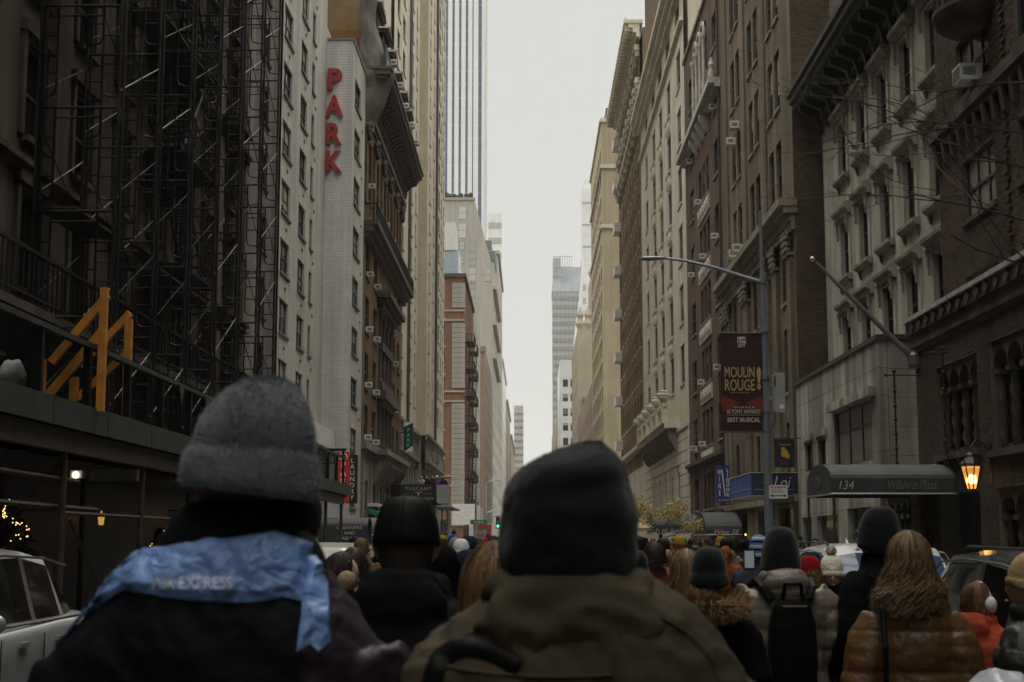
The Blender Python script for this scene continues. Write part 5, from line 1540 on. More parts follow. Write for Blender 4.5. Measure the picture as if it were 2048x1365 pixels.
# white house with windows and gothic brown block, right side
fr9 = [(c, 1.6, z, 2.4) for c in (11.2, 13.6, 16.2) for z in [8+4.6*k for k in range(10)]]
tower('white_house', 'white brick mid rise with square windows beyond the gothic brown block', (9.6, 24), 470, 518, 58, 'R', M_WHF,
      fr9, [(c, 2, z, 2.4) for c in [475+6*k for k in range(7)] for z in [8+4.6*k for k in range(9)]], fr=M_FRAME)
g9 = tower('gothic_brown_block', 'brown stone block with ornate crown and dark grey side, beside the tan tower', (9.7, 24), 300, 345, 44, 'R', M_TNF,
      [], [(c, 1.6, z, 2.6) for c in [303+5*k for k in range(8)] for z in [6+4.2*k for k in range(9)]])
m = MB(); m.box(0.8, 12, -0.6, 0.0, 0, 30); g9[1].put('grey_side_block', m, M_GRF)
m = MB()
for k in range(7): m.lathe([(0.6,44),(0.9,45),(0.5,46),(0.7,46.8),(0.1,48.5)], 8, cx=0.5+1.6*k, cy=0.5)
m.box(0, 10, 0, 1, 44, 45); g9[1].put('crown', m, M_TNF)
m = MB(); m.box(2.8, 10, 3, 16, 44, 55); 
for k in range(4): m.lathe([(0.7,55),(1.0,56),(0.5,57),(0.1,59)], 8, cx=3.3+1.8*k, cy=3.2)
g9[1].put('tower_top', m, M_TNF)
tower('low_tan_block', 'low tan block beyond the white house down the right side', (9.3, 22), 520, 640, 44, 'R', M_TNF, [], [(c, 3, z, 2.6) for c in [527+12*k for k in range(9)] for z in [8+5.2*k for k in range(6)]])
tower('mid_brown_house', 'brown mid rise between the tan tower and the gothic block', (9.7, 24), 232, 300, 26, 'R', M_BRF, [], [(c, 1.6, z, 2.4) for c in [236+5.4*k for k in range(12)] for z in [5+3.8*k for k in range(5)]])
tower('far_right_block', 'last brown block low at the right side of the sky gap', (9.5, 22), 760, 1000, 30, 'R', M_BRF, [], [(c, 4, z, 2.6) for c in [775+25*k for k in range(9)] for z in [6+5*k for k in range(4)]])

# ================================================================== STREET FURNITURE, SIGNS, AWNINGS
M_POLE = mat('grey blue painted steel pole', (0.25,0.28,0.32), 0.45, 0.12, 4, 0.05, metal=0.35, streak=0.15)
M_BOXG = mat('light grey equipment cabinet', (0.32,0.33,0.34), 0.5, 0.1, 3, 0.03)
# lamp post
lx, ly = 5.68, 36.0
lp = empty('street_lamp', (lx, ly, 0.14), 'tall grey steel street lamp with long curved arm on the right kerb', 'street lamp')
MB().tube([(0,0,0.5),(0,0,3.2),(0,0,6.2),(-0.03,0,7.9)], [0.115,0.1,0.088,0.078], 8).build('pole', M_POLE, lp)
MB().tube([(-0.03,0,7.9),(-0.04,0,8.6),(-0.05,0,9.55)], [0.05,0.045,0.03], 8).build('pole_top', M_POLE, lp)
MB().lathe([(0.24,0),(0.24,0.25),(0.17,0.4),(0.13,0.9),(0.12,1.0)], 10).build('base', M_POLE, lp)
MB().tube([(-0.05,0,7.78),(-0.5,0,7.92),(-1.2,0,8.15),(-1.9,0,8.32),(-2.4,0,8.38)], [0.055,0.05,0.043,0.036,0.033], 8).build('arm', M_POLE, lp)
m = MB(); m.loft([[(-2.35-t*0.62, 0.13*w*math.cos(a), 8.385-0.02*t+0.055*w*math.sin(a)) for a in [2*PI*k/12 for k in range(12)]] for t, w in ((0,0.35),(0.15,0.6),(0.4,0.95),(0.75,1.0),(0.95,0.75),(1.0,0.35))])
m.build('luminaire', M_POLE, lp, smooth=True)
MB().lathe([(0.035,8.44),(0.035,8.52),(0.02,8.54)], 8, cx=-2.6).build('photocell', M_FRAME, lp)
for z in (2.9, 4.15, 4.6, 5.4, 6.55, 7.75):
    MB().lathe([(0.115,z),(0.115,z+0.05)], 8).build('band', M_GALV, lp)
MB().box(-0.13,0.13,-0.13,0.0,1.0,1.75).build('sticker_plate', M_FRAME, lp)
eb = empty('equipment_cabinet', (lx+0.1, ly, 4.75), 'grey vented equipment cabinet strapped to the lamp pole', 'cabinet')
m = MB(); m.cbox(0.08,0.34,-0.13,0.13,0,0.95,0.03); m.build('case', M_BOXG, eb)
for k in range(6): MB().box(0.08,0.12,-0.145,-0.131,0.62+0.045*k,0.645+0.045*k).build('vent', M_FRAME, eb)
MB().box(0.2,0.3,-0.136,-0.131,0.08,0.18).build('label_plate', M_WHITE, eb)
MB().box(-0.1,0.08,-0.04,0.04,0.3,0.4).build('bracket', M_GALV, eb); MB().tube([(0.12,0,0),(0.12,0,-0.2),(0.0,0,-0.4)], 0.015, 5).build('conduit', M_FRAME, eb)
# banner on the lamp post
def banner_mat():
    m, n, l, b = newmat('printed banner dark red')
    tc = N(n, 'ShaderNodeTexCoord'); mp = N(n, 'ShaderNodeMapping'); mp.inputs['Scale'].default_value = (3.0, 1, 7.0); l.new(tc.outputs['Object'], mp.inputs['Vector'])
    wv = N(n, 'ShaderNodeTexWave', Scale=1.2, Distortion=7.0, Detail=3.0); wv.bands_direction = 'Z'; l.new(mp.outputs[0], wv.inputs['Vector'])
    sp = N(n, 'ShaderNodeSeparateXYZ'); l.new(tc.outputs['Object'], sp.inputs[0])
    cr = N(n, 'ShaderNodeValToRGB'); e = cr.color_ramp.elements
    e[0].position = 0.0; e[0].color = (0.012,0.006,0.007,1); e[1].position = 1.0; e[1].color = (0.06,0.008,0.008,1)
    l.new(wv.outputs['Fac'], cr.inputs[0])
    l.new(cr.outputs[0], b.inputs['Base Color']); b.inputs['Roughness'].default_value = 0.5
    return m
M_BAN = banner_mat()
M_GOLD = mat('pale gold print', (0.50,0.37,0.17), 0.6, 0.25, 12, 0)
M_BRED = mat('banner red fan print', (0.20,0.018,0.012), 0.6, 0.3, 6, 0)
M_CRP = mat('cream print', (0.55,0.50,0.42), 0.6, 0.1, 12, 0)
bn = empty('street_banner', (5.11, ly-0.02, 5.47), 'dark red theatre banner with gold lettering hanging from the lamp post', 'banner')
m = MB(); rings = []
for j in range(13):
    z = -1.19+2.38*j/12
    rings.append([(-0.515+1.03*i/10, 0.02*math.sin(i*0.9+j*0.5)*0.6, z) for i in range(11)])
m.loft(rings, False, closed=False); m.loft([[(x,y+0.012,z) for x,y,z in r] for r in rings], False, closed=False)
m.build('cloth', M_BAN, bn, smooth=True)
for z in (1.2, -1.2):
    MB().tube([(-0.56,0.0,z),(0.56,0.0,z)], 0.018, 6).build('rod', M_FRAME, bn)
MB().tube([(-0.54,0.03,-1.2),(-0.54,0.03,1.2)], 0.012, 5).build('edge_rod', M_FRAME, bn)
def put_text(parent, txt, x, y, z, w, h, m, bold=0.0, ex=0.004, shear=0.0, rot=(0,0,0), sp=1.0, name='lettering'):
    return link(name, text_mesh(txt, w, h, m, ex, bold, shear, sp), parent, (x,y,z), rot)
put_text(bn, 'NEW\nYORK\nCITY', 0.0, -0.035, 0.98, 0.24, 0.26, M_WHITE, 0.03)
put_text(bn, 'MOULIN', -0.06, -0.035, 0.25, 0.72, 0.26, M_GOLD, 0.012); put_text(bn, 'ROUGE', -0.06, -0.035, -0.06, 0.72, 0.28, M_GOLD, 0.012)
put_text(bn, '!', 0.40, -0.035, 0.10, 0.1, 0.55, M_GOLD, 0.04)
put_text(bn, 'THE MUSICAL', -0.06, -0.035, -0.245, 0.5, 0.03, M_GOLD)
put_text(bn, 'WINNER', 0.03, -0.035, -0.60, 0.5, 0.05, M_CRP, 0.01, sp=1.3)
put_text(bn, '10 TONY AWARDS', 0.02, -0.035, -0.70, 0.80, 0.10, M_CRP, 0.02); put_text(bn, 'BEST MUSICAL', 0.02, -0.035, -0.90, 0.78, 0.115, M_CRP, 0.02)
MB().box(-0.38,0.42,-0.036,-0.032,-0.79,-0.78).build('rule', M_CRP, bn)
for s in (-1, 1):
    m = MB(); 
    m.prism([(s*0.5,0,-0.30),(s*0.5,0,-0.72),(s*0.28,0,-0.62),(s*0.05,0,-0.5),(s*0.28,0,-0.40)], (0,1,0), -0.031, -0.027); m.build('fan_print', M_BRED, bn)
# parking sign
ns_ = empty('parking_sign', (5.9, ly-0.14, 2.85), 'small white no parking sign with red lettering on the lamp pole', 'sign')
MB().cbox(-0.22,0.22,0,0.012,-0.16,0.16,0.02).build('plate', M_WHITE, ns_)
M_RED = mat('sign red', (0.45,0.02,0.02), 0.5, 0.05, bump=0)
put_text(ns_, 'NO PARKING', 0,-0.003,0.11,0.38,0.05,M_RED,0.02); put_text(ns_, '7am - 7pm\nexcept Sunday', -0.03,-0.003,0.02,0.3,0.085,M_RED,0.0)
m = MB(); m.box(-0.14,0.14,-0.004,-0.001,-0.105,-0.085); m.prism([(-0.2,0,-0.095),(-0.13,0,-0.06),(-0.13,0,-0.13)],(0,1,0),-0.004,-0.001); m.prism([(0.2,0,-0.095),(0.13,0,-0.06),(0.13,0,-0.13)],(0,1,0),-0.004,-0.001)
m.build('arrow', M_FRAME, ns_); MB().box(-0.22,-0.1,0.012,0.1,0.1,0.13).build('clamp', M_GALV, ns_)

# ---- awnings
M_AWG = mat('dark green grey canvas', (0.040,0.047,0.046), 0.75, 0.25, 1.2, 0.25, 12, streak=0.2)
M_AWB = mat('black canvas', (0.016,0.018,0.02), 0.7, 0.3, 1.5, 0.25, 12)
M_AWN = mat('navy canvas', (0.014,0.02,0.06), 0.65, 0.2, 1.5, 0.2, 12)
M_AWL = mat('bright blue canvas', (0.035,0.07,0.26), 0.65, 0.15, 1.5, 0.2, 12)
M_LET = mat('silver grey lettering', (0.42,0.42,0.40), 0.6, 0.1, bump=0)
def barrel_awning(name, label, x0, x1, y0, y1, zb, zs, zt, m, ends=True, posts=()):
    """barrel canopy running out from the wall (x1) to the kerb (x0)"""
    t = empty(name, (x0, y0, 0), label, 'awning')
    W = y1-y0; n = 14
    prof = [(0, zb), (0, zs)] + [((W/2)*(1-math.cos(PI*k/n)), zs+(zt-zs)*math.sin(PI*k/n)) for k in range(1, n)] + [(W, zs), (W, zb)]
    mm = MB()
    L = x1-x0
    vs = [(0,p[0],p[1]) for p in prof] + [(L,p[0],p[1]) for p in prof]
    k = len(prof)
    mm.add(vs, [(i, k+i, k+i+1, i+1) for i in range(k-1)]); mm.add([(q[0],q[1]*(1-0.02)+0.01*W,q[2]-0.015) for q in vs], [(i, i+1, k+i+1, k+i) for i in range(k-1)])
    mm.build('canopy', m, t)
    e = MB(); e.add([(0,p[0],p[1]) for p in prof], [tuple(range(k))]); e.add([(0.015,p[0],p[1]) for p in prof], [tuple(range(k))[::-1]]); e.build('end_panel', m, t)
    for z in (zb,):
        MB().tube([(0,0,z),(0,W,z)], 0.022, 5).tube([(0,0,z),(L,0,z)], 0.022, 5).tube([(0,W,z),(L,W,z)], 0.022, 5).build('frame_tube', M_GALV, t)
    for i in range(1, 4):
        x = L*i/4; MB().tube([(x,p[0]*0.97+0.015*W,p[1]-0.025) for p in prof[1:-1]], 0.012, 4).build('hoop', M_GALV, t)
    for (px_, py_) in posts: MB().tube([(px_,py_,0.14),(px_,py_,zb)], 0.03, 8).build('post', mat('brass post', (0.14,0.10,0.05), 0.4, 0.2, metal=0.7) if 'brass post' not in bpy.data.materials else bpy.data.materials['brass post'], t)
    return t
aw = barrel_awning('entrance_awning', 'long dark green barrel awning lettered 134 running to the kerb', 6.6, 9.34, 33.1, 35.95, 2.72, 3.06, 3.42, M_AWG, posts=((0.03,2.87),(0.06,0.03)))
put_text(aw, '134', 0.34, -0.012, 2.91, 0.33, 0.19, M_LET, 0.0, 0.004, 0.25); put_text(aw, 'Wilshire Plaza', 1.78, -0.012, 2.92, 1.05, 0.2, mat('dull grey script', (0.16,0.16,0.155), 0.6, 0.1, bump=0), -0.004, 0.003, 0.45)
put_text(aw, '134', -0.012, 1.45, 3.0, 0.5, 0.28, bpy.data.materials['dull grey script'], 0.0, 0.003, 0.2, rot=(0,0,R(-90)))
for (xx, yy, zz) in ((1.95, 2.0, 5.6), (2.6, 0.2, 5.9)):
    m = MB(); m.tube([(xx,yy,3.3),(xx,yy,zz)], 0.022, 6)
    for k in range(6): m.sphere((xx,yy,3.5+k*(zz-3.6)/6), 0.045, n=8, m=6)
    m.tube([(xx-0.18,yy,zz-0.05),(9.35-6.6,yy,zz-0.05)], 0.018, 5); m.sphere((xx,yy,zz+0.05), 0.05, n=8, m=6); m.sphere((xx-0.2,yy,zz-0.05), 0.04, n=8, m=6)
    m.build('hanger_rod', M_IRON, aw)
# lit wall lantern
ln = empty('wall_lantern', (8.92, 30.5, 2.95), 'ornate black wall lantern glowing amber beside the awning', 'lantern')
m = MB(); m.lathe([(0.03,-0.32),(0.08,-0.28),(0.10,-0.22)], 8); m.lathe([(0.24,0.24),(0.22,0.30),(0.12,0.42),(0.10,0.48),(0.05,0.52),(0.02,0.62)], 8)
for k in range(8):
    a = 2*PI*k/8; m.tube([(0.10*math.cos(a),0.10*math.sin(a),-0.22),(0.21*math.cos(a),0.21*math.sin(a),0.24)], 0.014, 4); m.tube([(0.21*math.cos(a),0.21*math.sin(a),0.26),(0.28*math.cos(a),0.28*math.sin(a),0.33),(0.26*math.cos(a),0.26*math.sin(a),0.40)], 0.014, 4)
m.build('cage', M_IRON, ln)
gm, gn, gl, gb = newmat('amber seeded lantern glass')
gb.inputs['Base Color'].default_value = (0.9,0.6,0.25,1); gb.inputs['Roughness'].default_value = 0.35; gb.inputs['Transmission Weight'].default_value = 0.75
gb.inputs['Emission Color'].default_value = (1.0,0.5,0.13,1); gb.inputs['Emission Strength'].default_value = 0.18
MB().lathe([(0.09,-0.21),(0.195,0.23)], 8).build('glass', gm, ln)
MB().sphere((0,0,0.0), 0.06, 0.06, 0.09).build('lamp', emit_mat('lantern lamp', (1.0,0.72,0.32), 8), ln)
m = MB(); m.tube([(0.0,0,0.6),(0.12,0,0.78),(0.3,0,0.66),(0.42,0,0.4)], 0.028, 6); m.tube([(0.42,0,0.7),(0.42,0,-0.1)], 0.05, 6); m.build('wall_bracket', M_IRON, ln)
pl = bpy.data.lights.new('lantern_light', 'POINT'); pl.energy = 9; pl.color = (1,0.6,0.25); pl.shadow_soft_size = 0.08
plo = bpy.data.objects.new('lantern_light', pl); COL.objects.link(plo); plo.location = (8.92, 30.5, 2.92)
# flagpole
fpl = empty('flagpole', (9.3, 36.0, 6.0), 'long bare flagpole slanting out from the dark brick corner', 'flagpole')
MB().tube([(0,0,0),(-0.5,0,0.5),(-2.35,0,2.42)], [0.085,0.07,0.04], 8).build('pole', M_FRAMEG, fpl)
MB().sphere((-2.42,0,2.49), 0.065).build('finial', mat('gilt ball', (0.5,0.42,0.3), 0.35, 0.1, metal=0.5), fpl)
MB().lathe([(0.16,-0.2),(0.2,-0.1),(0.2,0.12),(0.12,0.2)], 10).build('base', M_FRAMEG, fpl)
MB().tube([(-0.3,0.02,0.32),(-0.36,0.02,-0.1),(-0.3,0,-1.6),(-0.1,0,-2.5)], 0.006, 4).build('halyard', M_FRAMEG, fpl)
# Loi awning: box canopy
lo = empty('blue_box_awning', (7.95, 54.2, 3.3), 'blue box awning lettered Loi on the tan brick building', 'awning')
MB().box(0.02,1.72,0.0,0.04,0,0.8).build('front_panel', M_AWN, lo)
MB().box(-0.02,0.02,-0.02,5.6,0,0.8).build('street_panel', M_AWL, lo)
MB().box(0.03,1.7,0.05,5.5,0.77,0.8).build('top', M_AWN, lo); MB().box(-0.04,1.74,-0.03,5.62,0.8,0.83).box(-0.04,1.74,-0.03,5.62,-0.02,0.0).build('frame', M_LET, lo)
put_text(lo, 'Loi', 1.12, -0.012, 0.47, 0.62, 0.42, M_WHITE, -0.01, 0.004, 0.35); MB().box(0.1,1.6,-0.008,0.0,0.2,0.215).build('rule', M_LET, lo)
put_text(lo, 'ESTIATORIO', 0.85, -0.012, 0.27, 0.6, 0.05, mat('navy pale print', (0.10,0.12,0.22), 0.6, 0.1, bump=0))
MB().box(-0.026,-0.02,0.3,5.3,0.24,0.26).build('rule', M_LET, lo)
m = MB(); m.tube([(-0.03,2.6,0.3),(-0.03,2.6,0.62)], 0.03, 4); m.tube([(-0.03,2.3,0.34),(-0.03,2.9,0.34)], 0.025, 4); m.tube([(-0.03,2.4,0.5),(-0.03,2.8,0.5)], 0.02, 4); m.build('emblem', mat('pale blue print', (0.12,0.18,0.42), 0.6, 0.1, bump=0), lo)
# hanging flag sign
hf = empty('hanging_flag', (9.0, 53.2, 4.75), 'navy hanging flag with gold emblem above the blue awning', 'flag')
m = MB(); m.loft([[(-0.36+0.72*i/8, 0.03*math.sin(i*1.1), z) for i in range(9)] for z in (-0.5,0,0.5)], False, closed=False); m.loft([[(-0.36+0.72*i/8, 0.012+0.03*math.sin(i*1.1), z) for i in range(9)] for z in (-0.5,0,0.5)], False, closed=False); m.build('cloth', mat('near black navy cloth', (0.012,0.013,0.022), 0.7, 0.2), hf, smooth=True)
M_GOLD2 = mat('gold emblem print', (0.45,0.26,0.05), 0.6, 0.2, bump=0)
m = MB(); m.sphere((0.0,-0.03,0.0), 0.13, 0.01, 0.15, 12, 6); m.sphere((0.1,-0.03,-0.1), 0.08, 0.01, 0.1, 8, 5); m.sphere((-0.05,-0.03,0.16), 0.08, 0.01, 0.06, 8, 5); m.build('emblem', M_GOLD2, hf)
put_text(hf, 'TYPHOON', 0,-0.04,0.30,0.42,0.08,M_GOLD2); put_text(hf, 'BAR', 0,-0.04,-0.36,0.3,0.09,mat('dim brown print',(0.09,0.06,0.03),0.6,0.1,bump=0))
MB().tube([(-0.42,0,0.53),(0.72,0,0.53)], 0.02, 5).tube([(-0.3,0,0.53),(0.7,0,1.1)], 0.01, 4).build('rod', M_IRON, hf)
# wine and liquor sign
ws = empty('wine_sign', (9.24, 72.0, 4.38), 'blue vertical wall sign reading WINE and LIQUOR in white', 'sign')
MB().cbox(-0.34,0.34,0,0.22,-0.88,0.85,0.02).build('panel', mat('royal blue sign face', (0.02,0.03,0.20), 0.45, 0.1, 4, 0), ws)
put_text(ws, 'W\nI\nN\nE', -0.19,-0.012,0.05,0.19,1.25,M_WHITE,0.035); put_text(ws, 'L\nI\nQ\nU\nO\nR', 0.2,-0.012,0.05,0.17,1.35,M_WHITE,0.035)
m = MB(); m.prism([(-0.09,0,0.65),(-0.03,0,0.65),(0.09,0,-0.6),(0.04,0,-0.6)], (0,1,0), -0.012, -0.003); m.build('slash', M_WHITE, ws)
put_text(ws, '212 58 59', 0,-0.012,-0.78,0.5,0.07,M_WHITE); MB().box(0.34,0.5,0.05,0.15,-0.1,0.1).build('bracket', M_IRON, ws)
a58 = barrel_awning('shop_awning', 'black barrel awning lettered Wine 58 under the blue sign', 7.95, 9.6, 68.5, 73.5, 1.95, 2.15, 3.0, M_AWB)
put_text(a58, 'Wine 58', 0.95,-0.012,2.08,1.1,0.2,M_LET,0.01,0.004,0.35)
aps = barrel_awning('hotel_awning', 'black barrel awning lettered Park South behind the yellow tree', 6.3, 9.6, 78, 81.5, 2.05, 2.35, 3.05, M_AWB)
put_text(aps, 'Park South', 0.95,-0.012,2.2,1.6,0.2,M_LET,0.01,0.004,0.35)
# shop banner below the Wine 58 awning
sb = empty('shop_banner', (9.3, 66.2, 1.3), 'small black shop banner with white glass emblem under the awning', 'sign')
MB().box(-0.35,0.3,0,0.03,-0.25,0.3).build('panel', M_BLACKBOARD, sb); put_text(sb, 'WINE &\nLIQUORS', 0.08,-0.01,0.02,0.34,0.2,M_LET); m = MB(); m.prism([(-0.3,0,0.2),(-0.16,0,0.24),(-0.14,0,0.0),(-0.22,0,-0.15),(-0.3,0,-0.05)],(0,1,0),-0.01,-0.002); m.build('emblem', M_WHITE, sb)
# cafe umbrella
um = empty('street_umbrella', (5.2, 74, 0), 'tan market umbrella beside the yellow tree', 'umbrella')
MB().lathe([(0.85,2.15),(0.84,2.3),(0.4,2.6),(0.02,2.8)], 8).build('canopy', mat('tan canvas', (0.36,0.27,0.14), 0.7, 0.15), um); MB().tube([(0,0,0),(0,0,2.8)], 0.03, 6).build('pole', M_FRAME, um)

# ---- left signs
def board(name, label, cx, y, cz, w, h, m, cat='sign', th=0.16):
    t = empty(name, (cx, y, cz), label, cat)
    MB().cbox(-w/2, w/2, 0, th, -h/2, h/2, 0.015).build('panel', m, t)
    return t
M_SRED = mat('red sign face', (0.55,0.028,0.018), 0.4, 0.08, 4, 0)
t = board('parking_sign', 'tall red vertical PARK sign with white arrow by the white brick pier', -7.72, 62.0, 4.27, 0.5, 2.1, M_SRED)
put_text(t, 'P\nA\nR\nK', 0.02,-0.012,0.02,0.3,1.25,M_WHITE,0.04); m = MB()
m.tube([(0.14,-0.01,-0.66),(-0.1,-0.01,-0.92)], 0.03, 4); m.tube([(-0.13,-0.01,-0.72),(-0.13,-0.01,-0.94),(0.08,-0.01,-0.94)], 0.03, 4); m.build('arrow', M_WHITE, t)
m = MB()
for k in range(14): m.tube([(0.17*math.cos(a),-0.01,0.86+0.13*math.sin(a)) for a in (2*PI*k/14, 2*PI*(k+1)/14)], 0.022, 4)
m.build('roundel', M_WHITE, t); MB().tube([(-0.25,0.08,0.6),(-1.2,0.08,0.6)], 0.03, 5).build('bracket', M_IRON, t)
t = board('laundry_sign', 'black vertical sign reading LAUNDRY in white letters beside the red one', -7.52, 63.6, 4.27, 0.44, 2.05, M_BLACKBOARD)
put_text(t, 'L\nA\nU\nN\nD\nR\nY', 0,-0.012,0,0.19,1.75,M_WHITE,0.004); MB().tube([(-0.22,0.08,0.7),(-1.4,0.08,0.7)], 0.03, 5).build('bracket', M_IRON, t)
t = board('garage_sign', 'navy and white PARK garage sign with green letters high on the cream building', -8.45, 104.3, 8.8, 0.62, 2.05, mat('deep navy sign face', (0.012,0.018,0.05), 0.4, 0.1, 4, 0), th=0.2)
put_text(t, 'P\nA\nR\nK', 0,-0.012,-0.02,0.32,1.3,mat('green sign letter', (0.06,0.55,0.12), 0.5, 0.05, bump=0),0.03)
m = MB(); m.prism([(-0.31,0,1.02),(0.31,0,1.02),(-0.31,0,0.72)],(0,1,0),-0.01,-0.002); m.prism([(0.31,0,-1.02),(-0.31,0,-1.02),(0.31,0,-0.6)],(0,1,0),-0.01,-0.002); m.build('white_corner', M_WHITE, t)
m = MB(); m.box(-0.9,-0.31,0.05,0.12,0.3,0.36); m.build('bracket', M_IRON, t)
ct = barrel_awning('cleaners_awning', 'black awning reading CLEANERS AND TAILORS below the laundry sign', -8.9, -6.45, 60.0, 61.6, 1.55, 2.25, 2.6, M_AWB)
for i, s_ in enumerate(('CLEANERS', 'AND', 'TAILORS')):
    put_text(ct, s_, 1.72, -0.012, 2.2-0.21*i, (1.0,0.42,0.86)[i], 0.12, M_LET)
ca2 = barrel_awning('small_awning', 'small grey barrel awning right of the cleaners awning', -8.8, -7.1, 70, 71.8, 1.95, 2.1, 2.75, mat('grey canvas', (0.07,0.07,0.07), 0.7, 0.2))
ga = empty('green_awning', (-9.0, 84, 3.2), 'green sloping shop awning with pale top left of the capped head', 'awning')
MB().prism([(0,0,0.0),(0,0,0.35),(1.35,0,-0.35),(1.35,0,-0.5)], (0,1,0), 0, 4.5).build('canvas', mat('bright green canvas', (0.03,0.22,0.13), 0.6, 0.15), ga)
MB().box(-0.05,0.5,-0.05,4.55,0.36,0.55).build('box_housing', M_WHITEBOX, ga)
# Tuscany sign on a platform shed
tp = empty('viewing_platform', (-8.2, 95, 0), 'sidewalk platform with grey parapet carrying the black steakhouse sign', 'sidewalk shed')
MB().box(-0.6,2.3,0.0,14,3.9,4.05).build('deck', M_SHEDD, tp); MB().box(2.2,2.3,0.1,14,3.85,5.18).build('parapet', M_FRAMEG, tp); MB().box(-0.6,2.19,0.25,0.32,3.85,5.16).build('front_parapet', M_SHEDD, tp)
MB().box(2.3,3.1,0.3,0.4,4.03,5.18).build('end_panel', M_BOXG, tp)
for xx, yy in ((2.25,0.4),(2.25,7),(2.25,13.6),(3.05,0.4),(-0.5,0.4)): MB().tube([(xx,yy,0),(xx,yy,4.0)], 0.06, 6).build('post', M_GALV, tp)
MB().box(2.0,3.15,0.2,14,3.78,3.88).build('beam', M_BOXG, tp)
ts = board('steakhouse_sign', 'black sign reading TUSCANY with a white horned bull head', -7.05, 95.1, 4.62, 2.24, 1.16, M_BLACKBOARD, th=0.1)
put_text(ts, 'TUSCANY', 0,-0.012,0.30,1.65,0.2,M_LET,0.006,sp=1.25); put_text(ts, 'STEAKHOUSE', 0.1,-0.012,-0.32,1.75,0.15,M_LET,0.02,sp=1.3)
m = MB(); m.prism([(-0.08,0,0.08),(0.08,0,0.08),(0.04,0,-0.14),(-0.04,0,-0.14)],(0,1,0),-0.012,-0.002)
for s in (-1,1): m.tube([(s*0.07,-0.008,0.06),(s*0.17,-0.008,0.07),(s*0.22,-0.008,0.16)], 0.018, 4)
m.box(-0.9,-0.28,-0.01,-0.002,-0.02,-0.005); m.box(0.28,0.9,-0.01,-0.002,-0.02,-0.005); m.build('bull_emblem', M_LET, ts)
# signs, poles and signals near the avenue
sp_ = empty('lane_sign', (-5.9, 101, 0), 'white three line regulation sign on a thin kerb pole', 'sign')
MB().tube([(0,0,0.1),(0,0,4.2)], 0.045, 6).build('post', M_GALV, sp_); MB().box(0.06,0.58,-0.05,-0.02,1.75,3.05).build('plate', M_WHITE, sp_); put_text(sp_, 'LANE\nST\nONLY', 0.32,-0.06,2.4,0.4,0.8,M_FRAME,0.01)
sp2 = empty('lane_sign', (-5.2, 150, 0), 'smaller white regulation sign beside the pale hoarding', 'sign')
MB().tube([(0,0,0.1),(0,0,3.4)], 0.06, 6).build('post', M_GALV, sp2); MB().box(-0.35,0.9,-0.05,-0.02,1.3,2.6).build('plate', M_BOXG, sp2); put_text(sp2, 'ONE\nWAY', 0.27,-0.06,1.95,0.8,0.7,M_FRAME,0.01)
sg = empty('street_name_sign', (-5.2, 153, 3.5), 'green street name sign reading W 58 St on the signal mast', 'sign')
M_GRN = mat('street sign green', (0.01,0.20,0.10), 0.45, 0.05, bump=0)
MB().box(-0.85,0.85,0,0.05,-0.22,0.22).build('plate', M_GRN, sg); put_text(sg, 'W 58 St', 0,-0.01,0,1.0,0.26,M_WHITE,0.02)
sg2 = empty('avenue_name_sign', (-4.6, 152.6, 2.65), 'small green avenue sign below the W 58 St sign', 'sign')
MB().box(-0.4,0.4,0,0.05,-0.2,0.2).build('plate', M_GRN, sg2); put_text(sg2, '7 Av', 0,-0.01,0,0.5,0.22,M_WHITE,0.02)
rs = empty('red_hoarding', (-4.9, 156, 0.3), 'orange red roadwork hoarding under the green street sign', 'hoarding')
MB().box(-0.95,0.95,0,0.1,0.2,3.0).build('panel', mat('orange red board', (0.5,0.05,0.02), 0.6, 0.2), rs); MB().box(-0.9,-0.8,0.1,0.2,-0.3,2.5).box(0.8,0.9,0.1,0.2,-0.3,2.5).build('leg', M_GALV, rs)
def signal(x, y, z, arm, label, zt=7.0):
    t = empty('traffic_signal', (x, y, 0), label, 'traffic signal', 'traffic signals at the avenue')
    MB().tube([(0,0,0),(0,0,zt)], 0.11, 8).build('pole', M_GALV, t)
    MB().tube([(0,0,z-0.5),(arm*0.5,0,z+0.1),(arm,0,z+0.35)], [0.09,0.07,0.05], 6).build('mast_arm', M_GALV, t)
    MB().tube([(0,0,zt-0.1),(arm*0.3,0,zt+0.5),(arm*0.8,0,zt+0.75)], 0.05, 6).build('lamp_arm', M_GALV, t)
    MB().box(arm*0.75-0.22,arm*0.75+0.22,-0.25,0.1,z-1.05,z+0.15).build('housing', M_FRAME, t)
    for k, cc in enumerate(((0.2,0.01,0.01),(0.2,0.12,0.01),(0.1,0.9,0.55))):
        mm_ = emit_mat('signal green', cc, 2.0) if k == 2 else mat('signal lens %d' % k, cc, 0.3, 0, bump=0)
        MB().sphere((arm*0.75,-0.26,z-0.05-0.38*k), 0.14, 0.04, 0.14, 10, 6).build('lens', mm_, t)
    return t
signal(-5.5, 153.5, 3.9, 3.0, 'nearer grey traffic signal mast showing green at the avenue')
signal(-5.6, 193, 5.6, 3.4, 'farther grey traffic signal mast across the avenue', 9.0)
signal(5.0, 195, 5.6, -3.0, 'grey traffic signal mast on the far right corner of the avenue', 9.0)
tk = empty('white_truck', (-3.9, 176, 0), 'white box truck crossing beyond the green street sign', 'truck')
MB().cbox(-3.2,1.6,0,2.3,0.9,3.6,0.05).build('cargo_box', M_WHITEBOX, tk); m = MB(); m.prism([(1.65,0,0.5),(3.4,0,0.5),(3.4,0,1.6),(2.9,0,2.6),(1.65,0,2.7)],(0,1,0),0.1,2.2); m.build('cab', M_WHITEBOX, tk)
